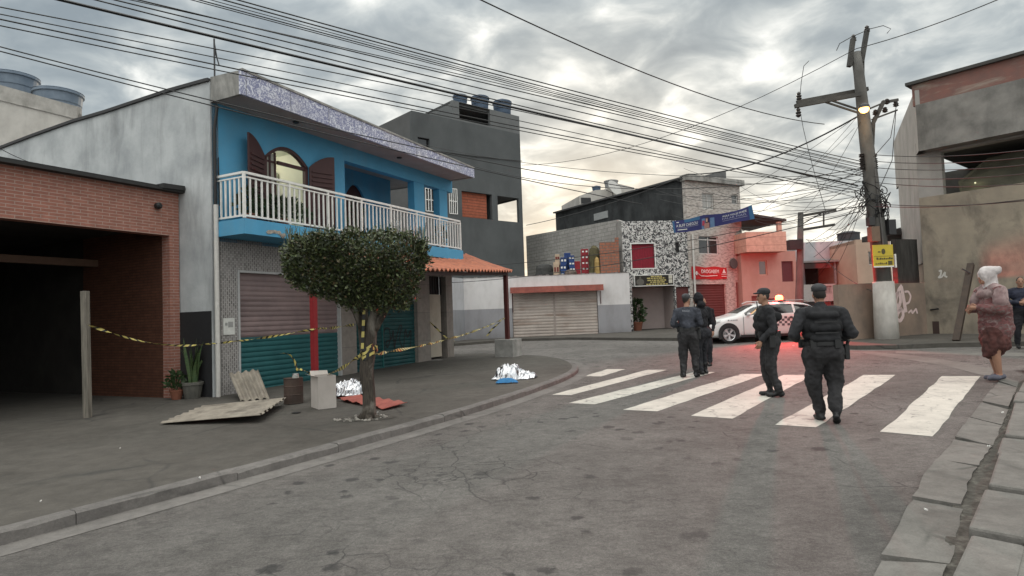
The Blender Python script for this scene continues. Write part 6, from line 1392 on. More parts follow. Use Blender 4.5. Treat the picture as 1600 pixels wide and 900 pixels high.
# litter on the ground
rl_ = random.Random(17); m_ = MB(); LT = [(590,646,.03),(188,702,.02),(312,748,.02),(64,785,.02),(1447,798,.03),(1545,699,.03),(1567,646,.03),(1272,544,.1),(1240,541,.08),(738,535,.04),(920,527,.09),(958,528,.08)]
for u, v, s in LT:
    s *= .55; h = .115 if u < 700 else .02 if u < 1400 else .05; p = G(u, v, h); pts = [p+Vec((s*cos(a)*rl_.uniform(.5, 1), s*sin(a)*rl_.uniform(.5, 1), rl_.uniform(0, .02))) for a in [2*pi*i/6 for i in range(6)]]
    m_.prismz(pts, 0, .01)
struct(m_.build('litter', WHITE), 'stuff')
dm_ = thing('drain_cover', 'small round dark drain cover in the pavement before the white box', 'drain cover', T_(G(463, 645, .112)))
m_ = MB(); m_.lathe([(.075, 0), (.075, .006), (.06, .008)], (0, 0, 0), 16); m_.build('cover', BLACK, dm_)
# ------------------------------------------------------------------ on the balcony
for (u, w, h, lab, sd) in ((392, .7, .55, 'dark leafy plant at the left end of the balcony', 1), (445, 1.5, .5, 'wide low planter of green plants under the arched window', 2)):
    x = loc(H, u, 330, -.45)[0]; bush('balcony_plant', lab, H @ T_((x, -.42, zsl1)), w, h, int(500*w), LEAF, .09, sd, (.16, .2), flatten=.35)
x = loc(H, 690, 360, -.4)[0]; bush('balcony_plant', 'small plant on the balcony near the far column', H @ T_((x, -.35, zsl1)), .5, .6, 200, LEAF, .1, 4, (.15, .22), flatten=.6)
x = loc(H, 556, 340, -.3)[0]; bush('balcony_plant', 'thin twiggy plant in front of the arched door', H @ T_((x, -.3, zsl1)), .5, .9, 90, LEAF, .09, 5, (.15, .25), flatten=.6)
chs = None
for u, lab in ((634, 'white metal chair on the balcony left of the first column'), (657, 'white metal chair on the balcony right of the other white chair')):
    x = loc(H, u, 360, .35)[0]; M_ = H @ T_((x, .35, zsl1)) @ Matrix.Rotation(.3, 4, 'Z')
    if chs: dup(chs, M_, lab); continue
    chs = thing('balcony_chair', lab, 'chair', M_, 'white chairs on the balcony')
    m_ = MB(); m_.box(-.22, .22, -.2, .22, .43, .46); m_.build('seat', WHITE, chs)
    for sx_ in (-.2, .2):
        for y in (-.18, .2): m_ = MB(); m_.tube([(sx_, y, 0), (sx_, y, .43)], .014, 6); m_.build('leg', WHITE, chs)
    m_ = MB(); m_.tube([(-.2, .21, .46), (-.21, .24, .85), (-.12, .26, .95), (.12, .26, .95), (.21, .24, .85), (.2, .21, .46)], .014, 6)
    for x_ in (-.1, 0, .1): m_.tube([(x_, .21, .46), (x_, .255, .93)], .009, 5)
    m_.build('backrest', WHITE, chs)
# ------------------------------------------------------------------ people
def sphere(m_, c, r, mi=0, n=14, k=9):
    c = Vec(c); r = Vec(r) if not isinstance(r, (int, float)) else Vec((r, r, r)); vs = []
    for j in range(1, k):
        a = pi*j/k
        for i in range(n): vs.append(c+Vec((r.x*sin(a)*cos(2*pi*i/n), r.y*sin(a)*sin(2*pi*i/n), r.z*cos(a))))
    b = len(vs); vs += [c+Vec((0, 0, r.z)), c-Vec((0, 0, r.z))]
    fs = [(j*n+i, j*n+(i+1)%n, (j+1)*n+(i+1)%n, (j+1)*n+i) for j in range(k-2) for i in range(n)]
    fs += [(b, (i+1)%n, i) for i in range(n)] + [(b+1, (k-2)*n+i, (k-2)*n+(i+1)%n) for i in range(n)]
    m_.add(vs, fs, mi)
def prim_mesh(prims):
    m_ = MB()
    for p in prims:
        if p[0] == 'e': sphere(m_, p[1], p[2])
        else:
            a, b, r0, r1 = Vec(p[1]), Vec(p[2]), p[3], p[4]; sphere(m_, a, r0); sphere(m_, b, r1); m_.tube([a, b], [r0, r1], 14)
    return m_
def pdist(p, q):
    if q[0] == 'e':
        d = p-Vec(q[1]); r = Vec(q[2]); l = sqrt((d.x/r.x)**2+(d.y/r.y)**2+(d.z/r.z)**2); return (l-1)*min(r)
    a, b = Vec(q[1]), Vec(q[2]); ab = b-a; t = max(0, min(1, (p-a).dot(ab)/max(ab.length_squared, 1e-9))); return (p-(a+ab*t)).length-(q[3]+(q[4]-q[3])*t)
def blob(name, prims, mats, parent, vox=.014, it=4, wr=.006, wf=(9, 9, 5), extra=None, clip=None):
    m_ = prim_mesh(prims); me = bpy.data.meshes.new('tmp'); me.from_pydata(m_.v, [], m_.f); o = bpy.data.objects.new('tmp', me); C.objects.link(o)
    r = o.modifiers.new('r', 'REMESH'); r.mode = 'VOXEL'; r.voxel_size = vox
    s = o.modifiers.new('s', 'SMOOTH'); s.factor = .5; s.iterations = it
    bpy.context.view_layer.update(); out = bpy.data.meshes.new_from_object(o.evaluated_get(bpy.context.evaluated_depsgraph_get()))
    bpy.data.objects.remove(o); out.name = name
    out.materials.clear(); keys = list(mats)
    for kx in keys: out.materials.append(mats[kx])
    vn = [v.normal.copy() for v in out.vertices]; co = [v.co.copy() for v in out.vertices]
    for pl_ in out.polygons:
        c = pl_.center; best = min(prims, key=lambda q: pdist(c, q)); pl_.material_index = keys.index(best[-1]); pl_.use_smooth = True
    if wr:
        skip = set()
        for pl_ in out.polygons:
            if keys[pl_.material_index] in ('skin', 'hair'): skip.update(pl_.vertices)
        for i, v in enumerate(out.vertices):
            if i in skip: continue
            p = co[i]; d = mn.noise(Vec((p.x*wf[0], p.y*wf[1], p.z*wf[2])))+.5*mn.noise(p*22); v.co = p+vn[i]*d*wr*1.6
    bm = bmesh.new(); bm.from_mesh(out)
    if extra:
        ex, mk_ = extra; b0 = [bm.verts.new(v) for v in ex.v]
        for f, mi in zip(ex.f, ex.m):
            try: fc = bm.faces.new([b0[i] for i in f]); fc.material_index = keys.index(mk_[mi]); fc.smooth = True
            except ValueError: pass
    bm.to_mesh(out); bm.free()
    n = bpy.data.objects.new(name, out); C.objects.link(n); n.parent = parent; return n
def fingers(m_, wrist, d, nrm, s=1.0, curl=.6):
    d, nrm = Vec(d).normalized(), Vec(nrm).normalized(); side = d.cross(nrm).normalized(); w = Vec(wrist)
    for i, l in enumerate((.068, .078, .074, .058)):
        o = w+d*.085*s+side*(i-1.5)*.021*s; p1 = o+(d*cos(curl*.5)+nrm*sin(curl*.5))*l*.5*s; p2 = p1+(d*cos(curl*1.6)+nrm*sin(curl*1.6))*l*.45*s; m_.tube([o-d*.03, o, p1, p2], [.0105*s, .0105*s, .0095*s, .007*s], 7)
    o = w+d*.03*s-side*.035*s; p1 = o+(d*.75-side*.55+nrm*.35).normalized()*.04*s; m_.tube([o-d*.02+side*.02, o, p1, p1+(d+nrm*.3).normalized()*.032*s], [.013*s, .0125*s, .011*s, .008*s], 7)
def hand_prims(wrist, d, nrm, mat='skin', s=1.0):
    d = Vec(d).normalized(); w = Vec(wrist); return [('c', w, w+d*.055*s, .030*s, .034*s, mat), ('c', w+d*.05*s, w+d*.085*s, .034*s, .030*s, mat)]
def cloth_m(name, c, c2=None): return plain(name, c, c2 or tuple(x*.62 for x in c), 7, .85, .35, 90, stain=tuple(x*1.7 for x in c), sscale=4, samt=.6, sstretch=(1,1,.7))
NAVYU = cloth_m('dark_navy_uniform', (.024,.024,.027)); NAVYS = cloth_m('navy_uniform_shirt', (.043,.047,.060)); PANT = cloth_m('dark_grey_trousers', (.027,.026,.028)); BOOT = flat('black_boot_leather', (.010,.010,.011), .45); HAIR = flat('short_dark_hair', (.02,.016,.014), .7)
VEST = cloth_m('black_vest_fabric', (.015,.015,.017)); BLKC = cloth_m('black_cloth', (.012,.012,.015)); JEAN = cloth_m('dark_jeans', (.022,.023,.028)); CAPM = cloth_m('grey_cap_cloth', (.075,.075,.08)); EYE = flat('dark_eye', (.01,.008,.008), .3)
def head(c, yaw=0, hair='short', s=1.0, tilt=0):
    c = Vec(c); f = Vec((sin(yaw), cos(yaw), 0)); r = Vec((cos(yaw), -sin(yaw), 0)); up = Vec((0, 0, 1))
    P = [('e', c+up*.012*s, (.076*s, .090*s, .112*s), 'skin'), ('c', c+f*.035*s-up*.055*s, c+f*.055*s-up*.085*s, .052*s, .034*s, 'skin'), ('c', c+f*.088*s+up*.005*s, c+f*.105*s-up*.022*s, .010*s, .015*s, 'skin'),
         ('e', c+r*.078*s-up*.005*s-f*.005, (.013*s, .02*s, .032*s), 'skin'), ('e', c-r*.078*s-up*.005*s-f*.005, (.013*s, .02*s, .032*s), 'skin')]
    if hair == 'short': P.append(('e', c-f*.014*s+up*.028*s, (.080*s, .090*s, .104*s), 'hair'))
    m_ = MB()
    for k in (-1, 1): sphere(m_, c+f*.083*s+r*.031*s*k+up*.018*s, .011*s, 1, 8, 6)
    a = c+f*.092*s-up*.055*s; m_.tube([a-r*.022*s, a+f*.004*s, a+r*.022*s], .0055*s, 5, mi=2)
    return P, m_
def boot(ankle, yaw=0, toe_down=0, s=1.0, mat='boot'):
    a = Vec(ankle); f = Vec((sin(yaw)*cos(toe_down), cos(yaw)*cos(toe_down), -sin(toe_down)))
    up = Vec((sin(yaw)*sin(toe_down), cos(yaw)*sin(toe_down), cos(toe_down)))
    h = a-up*.055*s
    return [('c', a+up*.14*s, a, .062*s, .056*s, mat), ('c', h-f*.045*s, h+f*.05*s, .045*s, .045*s, mat), ('c', h+f*.05*s-up*.005, h+f*.165*s-up*.012*s, .046*s, .033*s, mat)]
def limb(a, b, c, r0, r1, r2, mat, mat2=None): return [('c', a, b, r0, r1, mat), ('c', b, c, r1*.98, r2, mat2 or mat)]
def torso(mat, w=1.0, d=1.0, belly=0, lean=0, pm='pants'):
    y = lambda z: lean*(z-.95)
    return [('e', (0, -.01, .94), (.168*w, .125*d, .14), pm), ('c', (-.075*w, -.03, .90), (.075*w, -.03, .90), .115*d, .115*d, pm),
            ('e', (0, y(1.12)+.01+belly*.3, 1.12), (.160*w, (.112+belly)*d, .20), mat), ('e', (0, y(1.30), 1.30), (.185*w, .125*d, .19), mat),
            ('c', (-.155*w, y(1.42), 1.425), (.155*w, y(1.42), 1.425), .068, .068, mat), ('c', (0, y(1.43)-.01, 1.43), (0, y(1.53)+.005, 1.54), .064, .057, 'skin'), ('e', (0, y(1.46)-.01, 1.46), (.10, .075, .05), mat)]
MATS = lambda shirt, pants=PANT, boot_=BOOT: {'shirt': shirt, 'pants': pants, 'boot': boot_, 'skin': SKIN, 'hair': HAIR, 'eye': EYE, 'lip': flat('lip', (.22,.09,.075), .6)}
def person(label, P, heading, prims, mats, ex, h=0.0, s=1.0, vox=.014, wr=.015):
    d = Vec((heading[0], heading[1], 0)).normalized(); M = Matrix(((d.y, d.x, 0, P.x), (-d.x, d.y, 0, P.y), (0, 0, 1, P.z+h), (0, 0, 0, 1))) @ Matrix.Scale(s, 4)
    t = thing('person', label, 'person', M); blob('body', prims, mats, t, vox, wr=wr, extra=(ex, ['skin', 'eye', 'lip'])); return t
def cap(par, c, yaw, s=1.0, mat=CAPM, brim=True):
    c = Vec(c); f = Vec((sin(yaw), cos(yaw), 0))
    P = [('e', c+Vec((0, 0, .075*s))-f*.008, (.094*s, .106*s, .062*s), 'cap'), ('e', c+Vec((0, 0, .05*s))-f*.008, (.090*s, .103*s, .035*s), 'cap')]
    if brim: P += [('e', c+f*.105*s+Vec((0, 0, .045*s)), (.07*s, .065*s, .012*s), 'cap')]
    return blob('cap', P, {'cap': mat}, par, .010, 3, .002)
def belt_kit(par, w, d, y0=0.0, mat=BLACK, holster=1):
    m_ = MB(); n = 28
    for z0, z1 in ((.995, 1.045),):
        vs = [(w*cos(2*pi*i/n), y0+d*sin(2*pi*i/n), z) for z in (z0, z1) for i in range(n)]; m_.add(vs, [(i, (i+1)%n, n+(i+1)%n, n+i) for i in range(n)])
    for a in (20, 60, 120, 160, 230, 300): a = radians(a); m_.box(w*cos(a)-.035, w*cos(a)+.035, y0+d*sin(a)-.03, y0+d*sin(a)+.03, .96, 1.07)
    m_.build('belt', mat, par)
    m_ = MB(); x = holster*(w+.03); m_.box(x-.025, x+.035, y0-.05, y0+.05, .80, 1.0); m_.bar((x, y0-.05, 1.0), (x+.01*holster, y0-.09, 1.06), .035); m_.build('holster', mat, par, bevel=.012)
# 1: stout officer from behind
ex = MB(); hp, hm = head((0, .025, 1.645), 0); ex.v, ex.f, ex.m = list(hm.v), list(hm.f), list(hm.m)
W_ = 1.42
pr = torso('shirt', W_, 1.35, .03, .02) + hp
pr += [('c', (0, -.02, 1.40), (0, 0, 1.50), .12, .075, 'shirt'), ('e', (-.10, -.04, .92), (.15, .16, .15), 'pants'), ('e', (.10, -.04, .92), (.15, .16, .15), 'pants')]
pr += limb((.24, -.01, 1.40), (.355, -.05, 1.14), (.25, .20, 1.06), .088, .075, .052, 'shirt') + limb((-.24, -.01, 1.40), (-.365, -.05, 1.15), (-.27, .20, 1.08), .088, .075, .052, 'shirt')
pr += hand_prims((.24, .21, 1.06), (-.8, .6, 0), (0, 0, -1)) + hand_prims((-.26, .21, 1.08), (.8, .6, 0), (0, 0, -1))
fingers(ex, (.24, .21, 1.06), (-.8, .6, 0), (0, .4, -1)); fingers(ex, (-.26, .21, 1.08), (.8, .6, 0), (0, .4, -1))
pr += limb((-.115, -.01, .86), (-.125, .06, .50), (-.045, .10, .17), .145, .098, .076, 'pants') + limb((.115, -.01, .86), (.14, .05, .50), (.06, -.16, .19), .145, .100, .078, 'pants')
pr += boot((-.04, .10, .10), -.1) + boot((.055, -.18, .13), .35, .45)
P3 = G(1292, 659, .0); o3 = person('stout officer in dark vest walking away over the crossing, seen from behind', P3, (.16, 1), pr, MATS(NAVYU), ex, .004, .985)
cap(o3, (0, .025, 1.665), 0, 1.02, cloth_m('charcoal_cap', (.05,.05,.054)))
vst = [('e', (0, .0, 1.25), (.275, .185, .185), 'v'), ('e', (0, -.01, 1.12), (.25, .18, .10), 'v'), ('c', (-.15, -.02, 1.40), (.15, -.02, 1.40), .105, .105, 'v'), ('c', (-.13, -.13, 1.38), (.13, -.13, 1.38), .05, .05, 'v'), ('c', (-.14, -.155, 1.22), (.14, -.155, 1.22), .05, .05, 'v'), ('c', (-.14, -.15, 1.08), (.14, -.15, 1.08), .05, .05, 'v')]
blob('vest', vst, {'v': VEST}, o3, .014, 3, .005); belt_kit(o3, .252, .20, .0)
m_ = MB(); 
for z in (1.30, 1.16): m_.box(-.14, .14, -.212, -.200, z-.008, z+.008)
m_.build('vest_strap', BLACK, o3); m_ = MB(); m_.box(.325, .345, -.07, -.02, 1.24, 1.31); m_.build('arm_patch', flat('grey_patch', (.16,.16,.17), .8), o3)
for s_ in (-1, 1): m_ = MB(); m_.bar((s_*.16, -.03, 1.495), (s_*.25, -.02, 1.475), .06, .02); m_.build('epaulette', flat('grey_braid', (.09,.09,.095), .8), o3)
# 2: officer in profile facing left
ex = MB(); hp, hm = head((0, .055, 1.63), 0); ex.v, ex.f, ex.m = list(hm.v), list(hm.f), list(hm.m)
pr = torso('shirt', 1.12, 1.25, .02, .05) + hp
pr += limb((-.20, .02, 1.40), (-.25, -.02, 1.12), (-.22, .17, .93), .075, .06, .042, 'shirt') + limb((.20, .02, 1.40), (.26, -.10, 1.14), (.2, .02, .95), .075, .06, .042, 'shirt')
pr += hand_prims((-.22, .18, .915), (.05, .45, -.9), (1, 0, 0)) + hand_prims((.20, .03, .93), (-.1, .3, -.9), (-1, 0, 0)); fingers(ex, (-.22, .18, .915), (.05, .45, -.9), (1, .2, 0)); fingers(ex, (.20, .03, .93), (-.1, .3, -.9), (-1, 0, 0))
pr += limb((-.095, -.02, .86), (-.10, .03, .49), (-.10, -.07, .17), .125, .088, .068, 'pants') + limb((.095, -.02, .86), (.10, .05, .49), (.10, .0, .17), .125, .088, .068, 'pants')
pr += boot((-.10, -.08, .10), .05) + boot((.10, -.01, .10), -.05)
P2_ = G(1206, 619, .0); o2_ = person('officer in a bulky vest seen in profile facing left on the crossing', P2_, (-1, .12), pr, MATS(NAVYU), ex, .004, 1.0)
cap(o2_, (0, .05, 1.65), 0, 1.0, cloth_m('black_cap', (.03,.03,.034)))
blob('vest', [('e', (0, .035, 1.27), (.225, .175, .20), 'v'), ('c', (-.13, .02, 1.42), (.13, .02, 1.42), .085, .085, 'v'), ('c', (-.12, .12, 1.28), (.12, .12, 1.28), .085, .085, 'v'), ('c', (-.12, .13, 1.16), (.12, .13, 1.16), .085, .085, 'v'), ('c', (-.1, -.12, 1.3), (.1, -.12, 1.3), .08, .08, 'v'), ('e', (0, .05, 1.10), (.20, .165, .09), 'v')], {'v': VEST}, o2_, .014, 3, .005); belt_kit(o2_, .205, .165, .01, holster=-1)
m_ = MB(); m_.box(-.17, -.12, .17, .21, 1.32, 1.44); m_.bar((-.145, .19, 1.44), (-.15, .2, 1.56), .012); m_.build('radio', BLACK, o2_)
# 3: officer in navy shirt seen from behind
ex = MB(); hp, hm = head((0, .05, 1.635), .75); ex.v, ex.f, ex.m = list(hm.v), list(hm.f), list(hm.m)
pr = torso('shirt', 1.12, 1.12, .03, .03) + hp
pr += limb((-.205, 0, 1.40), (-.30, -.06, 1.13), (-.16, .18, 1.08), .074, .062, .044, 'shirt') + limb((.205, 0, 1.40), (.27, .0, 1.14), (.14, .22, 1.06), .074, .062, .044, 'shirt')
pr += hand_prims((-.15, .19, 1.08), (.7, .7, 0), (0, 0, -1)) + hand_prims((.13, .23, 1.06), (-.7, .7, 0), (0, 0, -1)); fingers(ex, (-.15, .19, 1.08), (.7, .7, 0), (0, 0, -1)); fingers(ex, (.13, .23, 1.06), (-.7, .7, 0), (0, 0, -1))
pr += limb((-.10, -.02, .86), (-.115, .02, .49), (-.125, -.03, .17), .128, .09, .07, 'pants') + limb((.10, -.02, .86), (.12, .03, .49), (.13, -.02, .17), .128, .09, .07, 'pants')
pr += boot((-.13, -.04, .10), -.35) + boot((.135, -.03, .10), .3)
P1 = G(1078, 589.5, .0); o1 = person('officer in grey cap and navy shirt beside the man in a black hood', P1, (.30, .95), pr, MATS(NAVYS), ex, .004, 1.0)
cap(o1, (0, .045, 1.652), .75, 1.0); belt_kit(o1, .20, .15, .01)
cu_ = text('POLICIA', o1, T_((-.088, -.153, 1.395)), .052, flat('pale_grey_print', (.32,.33,.36), .7), 'lettering', .002, .8)
# 4: man in black hooded jacket
ex = MB(); hp, hm = head((0, .06, 1.66), 0); ex.v, ex.f, ex.m = list(hm.v), list(hm.f), list(hm.m)
pr = torso('shirt', 1.38, 1.35, .03, .04) + hp
pr += [('e', (0, .015, 1.675), (.108, .112, .135), 'shirt'), ('e', (0, -.06, 1.53), (.12, .09, .08), 'shirt'), ('e', (0, .0, 1.0), (.185, .145, .12), 'shirt')]
pr += limb((-.24, 0, 1.41), (-.32, -.05, 1.14), (-.12, .19, 1.04), .085, .066, .05, 'shirt') + limb((.24, 0, 1.41), (.32, -.05, 1.14), (.12, .19, 1.04), .085, .066, .05, 'shirt')
pr += hand_prims((-.10, .17, 1.03), (.8, .5, 0), (0, 0, -1)) + hand_prims((.10, .17, 1.03), (-.8, .5, 0), (0, 0, -1)); fingers(ex, (-.10, .17, 1.03), (.8, .5, 0), (0, 0, -1)); fingers(ex, (.10, .17, 1.03), (-.8, .5, 0), (0, 0, -1))
pr += limb((-.095, -.02, .86), (-.10, .02, .49), (-.10, -.03, .13), .12, .085, .065, 'pants') + limb((.095, -.02, .86), (.10, .03, .49), (.10, .02, .13), .12, .085, .065, 'pants')
pr += boot((-.10, -.03, .09), -.15) + boot((.10, .0, .09), .2)
person('man in black jacket with the hood up beside the officer in grey cap', G(1098, 584.5), (-.55, .83), pr, MATS(BLKC, JEAN), ex, .0, 1.0)
# 5: bald man partly hidden
ex = MB(); hp, hm = head((0, .04, 1.63), 0, 'bald'); ex.v, ex.f, ex.m = list(hm.v), list(hm.f), list(hm.m)
pr = torso('shirt') + hp + limb((-.19, 0, 1.41), (-.24, -.02, 1.13), (-.22, .1, .9), .07, .056, .04, 'shirt') + limb((.19, 0, 1.41), (.24, -.02, 1.13), (.22, .1, .9), .07, .056, .04, 'shirt')
pr += hand_prims((-.22, .11, .88), (0, .3, -1), (1, 0, 0)) + hand_prims((.22, .11, .88), (0, .3, -1), (-1, 0, 0)); fingers(ex, (-.22, .11, .88), (0, .3, -1), (1, 0, 0)); fingers(ex, (.22, .11, .88), (0, .3, -1), (-1, 0, 0))
pr += limb((-.095, -.02, .86), (-.10, .02, .49), (-.10, -.03, .13), .12, .085, .065, 'pants') + limb((.095, -.02, .86), (.10, .03, .49), (.10, .0, .13), .12, .085, .065, 'pants') + boot((-.10, -.03, .09)) + boot((.10, .0, .09))
person('bald man mostly hidden behind the man in black hood', G(1103, 571.5), (-.35, -.9), pr, MATS(BLKC, JEAN), ex, 0, .965)
# 6: woman wrapped in a shawl with a white hood
SHW, RDC = None, None
def shawl():
    m, b = mk('red_brown_shawl'); v = coords((1, 1, 1.6)); c = ramp(tnoise(v, 9, 6, .7, 1.2), [(.36, (.06,.03,.032)), (.47, (.15,.052,.052)), (.55, (.115,.075,.072)), (.68, (.24,.17,.165))])
    lk(c, b.inputs['Base Color']); b.inputs['Roughness'].default_value = .95; bumpn(b, tnoise(coords(), 60), .4, .01); return m
SHM = shawl(); HOOD = cloth_m('white_towelling', (.47,.435,.43), (.36,.325,.32))
ex = MB(); hp, hm = head((0, .05, 1.60), 0); ex.v, ex.f, ex.m = list(hm.v), list(hm.f), list(hm.m)
pr = hp + [('c', (0, 0, 1.40), (0, .01, 1.52), .06, .055, 'skin'), ('e', (0, -.03, 1.30), (.215, .155, .18), 'shirt'), ('e', (0, -.05, 1.08), (.24, .205, .28), 'shirt'), ('c', (0, -.05, 1.1), (0, -.06, .78), .20, .225, 'shirt'), ('c', (-.13, -.02, 1.41), (.13, -.02, 1.41), .075, .075, 'shirt'),
      ('c', (-.07, .03, .72), (-.07, .09, .46), .15, .09, 'low'), ('c', (.07, -.05, .75), (.08, -.08, .46), .17, .13, 'low'), ('e', (0, -.03, .62), (.21, .195, .22), 'low'), ('c', (-.05, .13, .62), (-.05, .17, .38), .07, .03, 'low'), ('c', (.03, .05, .6), (.0, .06, .38), .1, .08, 'low')]
pr += limb((-.21, 0, 1.36), (-.27, .04, 1.10), (-.10, .23, 1.12), .09, .085, .06, 'shirt') + limb((.21, 0, 1.36), (.25, .04, 1.12), (.10, .24, 1.10), .09, .08, .06, 'shirt')
pr += hand_prims((-.09, .25, 1.12), (.5, .8, .1), (1, 0, 0)) + hand_prims((.08, .26, 1.08), (-.5, .8, .1), (-1, 0, 0)); fingers(ex, (-.09, .25, 1.12), (.5, .8, .1), (1, -.4, 0), 1, .9); fingers(ex, (.08, .26, 1.08), (-.5, .8, .1), (-1, -.4, 0), 1, .9)
pr += [('c', (-.08, .02, .56), (-.085, .03, .40), .075, .062, 'skin'), ('c', (-.085, .03, .40), (-.08, -.01, .09), .064, .036, 'skin'), ('c', (.08, -.03, .56), (.085, -.03, .40), .075, .062, 'skin'), ('c', (.085, -.03, .40), (.08, -.08, .09), .064, .036, 'skin')]
pr += [('c', (-.08, -.05, .045), (-.09, .15, .035), .044, .036, 'boot'), ('c', (.08, -.12, .045), (.09, .08, .035), .044, .036, 'boot')]
mt = MATS(SHM, PANT, flat('grey_slipper', (.10,.10,.125), .9)); mt['low'] = cloth_m('dark_red_skirt', (.085,.032,.028), (.045,.02,.018))
PW_ = G(1556, 596, .0); ow = person('woman in a red brown shawl and white hood with bare legs', PW_, (-1, .05), pr, mt, ex, .03, 1.10, wr=.016)
blob('hood', [('e', (0, .025, 1.625), (.115, .130, .145), 'h'), ('e', (0, -.03, 1.69), (.115, .150, .075), 'h'), ('c', (-.06, -.12, 1.72), (.06, -.12, 1.72), .035, .035, 'h'), ('c', (0, -.01, 1.56), (0, -.02, 1.46), .10, .105, 'h'), ('c', (-.13, -.01, 1.405), (.13, -.01, 1.405), .088, .088, 'p'), ('e', (0, -.08, 1.37), (.15, .09, .10), 'p'), ('e', (0, -.03, 1.33), (.235, .175, .11), 'p'), ('c', (-.21, -.01, 1.36), (-.26, .03, 1.20), .10, .10, 'p'), ('c', (.21, -.01, 1.36), (.25, .03, 1.22), .10, .10, 'p')], {'h': HOOD, 'p': cloth_m('pale_pink_cloth', (.27,.205,.20), (.17,.11,.11))}, ow, .012, 6, .007)
# 7: person cut by the photo edge
ex = MB(); hp, hm = head((0, .04, 1.63), 0); ex.v, ex.f, ex.m = list(hm.v), list(hm.f), list(hm.m)
pr = torso('shirt', 1.2, 1.3, .02) + hp + limb((-.22, 0, 1.40), (-.34, -.02, 1.16), (-.10, .2, 1.16), .085, .075, .05, 'shirt') + limb((.22, 0, 1.40), (.34, -.02, 1.16), (.10, .22, 1.12), .085, .075, .05, 'shirt')
pr += hand_prims((-.09, .21, 1.16), (.9, .3, 0), (0, -1, 0)) + hand_prims((.09, .23, 1.12), (-.9, .3, 0), (0, -1, 0)); fingers(ex, (-.09, .21, 1.16), (.9, .3, 0), (0, -1, 0)); fingers(ex, (.09, .23, 1.12), (-.9, .3, 0), (0, -1, 0))
pr += limb((-.095, -.02, .86), (-.11, .02, .49), (-.13, -.03, .13), .12, .085, .065, 'pants') + limb((.095, -.02, .86), (.11, .03, .49), (.13, .0, .13), .12, .085, .065, 'pants') + boot((-.13, -.03, .09)) + boot((.13, .0, .09))
o7 = person('person in dark navy jacket with folded arms by the rough beige wall', G(1601, 545, .0), (-.5, -.85), pr, MATS(cloth_m('navy_jacket', (.022,.025,.042)), BLKC), ex, .02, 1.02)
# ------------------------------------------------------------------ police car
CW = G(1140, 537); CMx = frame(CW, (1, .03)); CARH = thing('police_car', 'white police car with a flashing red roof light parked behind the officers', 'car', CMx)
CARW = mk('white_car_paint')[0]; b = CARW.node_tree.nodes['Principled BSDF']; b.inputs['Base Color'].default_value = (.62, .61, .60, 1); b.inputs['Roughness'].default_value = .28; b.inputs['Coat Weight'].default_value = .5
st = [  # x, z bottom, half width low, belt z, half width belt, roof half width, top z
 (-.86, .32, .55, .52, .60, .50, .60), (-.82, .24, .70, .60, .74, .60, .72), (-.62, .20, .82, .70, .83, .66, .83), (-.20, .19, .86, .80, .86, .70, .93), (.28, .19, .87, .90, .87, .72, 1.02), (.42, .19, .87, .94, .87, .70, 1.06),
 (.95, .19, .87, .97, .87, .60, 1.36), (1.35, .19, .87, .98, .87, .60, 1.46), (2.1, .19, .87, 1.00, .87, .60, 1.475), (2.75, .19, .87, 1.03, .86, .60, 1.44), (3.15, .20, .85, 1.06, .84, .60, 1.36), (3.38, .24, .80, 1.08, .80, .62, 1.14), (3.46, .30, .74, .95, .74, .60, 1.02)]
YC = .87
m_ = MB(); rows = []
for (x, zb_, wl, zt_, wb, wr_, ztop) in st:
    h = [(0, zb_), (wl*.8, zb_), (wl*.97, zb_+.07), (wl, zb_+(zt_-zb_)*.45), (wb, zt_-.07), (wb*.975, zt_), (wr_+(wb-wr_)*.52, zt_+(ztop-zt_)*.5), (wr_+.06, ztop-.07), (wr_-.04, ztop-.012), (0, ztop+.012)]
    rows.append([(x, YC-y, z) for y, z in h]+[(x, YC+y, z) for y, z in h[::-1][1:-1]])
n = len(rows[0]); m_.add([p for r in rows for p in r], [(j*n+i, j*n+(i+1)%n, (j+1)*n+(i+1)%n, (j+1)*n+i) for j in range(len(rows)-1) for i in range(n)]+[tuple(range(n)), tuple(range((len(rows)-1)*n, len(rows)*n))[::-1]])
me = bpy.data.meshes.new('tmp'); me.from_pydata(m_.v, [], m_.f); o = bpy.data.objects.new('tmp', me); C.objects.link(o); sm = o.modifiers.new('s', 'SUBSURF'); sm.levels = 3; sm.render_levels = 3
bpy.context.view_layer.update(); cm = bpy.data.meshes.new_from_object(o.evaluated_get(bpy.context.evaluated_depsgraph_get())); bpy.data.objects.remove(o)
def lerpst(x, k):
    for a, b_ in zip(st, st[1:]):
        if a[0] <= x <= b_[0]: t = (x-a[0])/(b_[0]-a[0]); return a[k]+(b_[k]-a[k])*t
    return st[0][k] if x < st[0][0] else st[-1][k]
bm = bmesh.new(); bm.from_mesh(cm); bmesh.ops.recalc_face_normals(bm, faces=bm.faces)
sets = {'body': [], 'windshield': [], 'rear_window': []}
for f in bm.faces:
    c = f.calc_center_median(); belt, top = lerpst(c.x, 3), lerpst(c.x, 6); k = 'body'; side = abs(f.normal.y) > .55
    if side and .62 < c.x < 3.2 and belt+.035 < c.z < top-.10 and not (1.42 < c.x < 1.50) and not (2.42 < c.x < 2.52) and (c.x > .62+.0): k = 'side_window%d%d' % (c.y > YC, 0 if c.x < 1.46 else 1 if c.x < 2.47 else 2)
    elif not side and .45 < c.x < 1.12 and c.z > belt+.10 and f.normal.x < -.3 and abs(c.y-YC) < .56: k = 'windshield'
    elif not side and 3.12 < c.x and f.normal.x > .3 and c.z > 1.1 and abs(c.y-YC) < .52: k = 'rear_window'
    sets.setdefault(k, []).append(f.index)
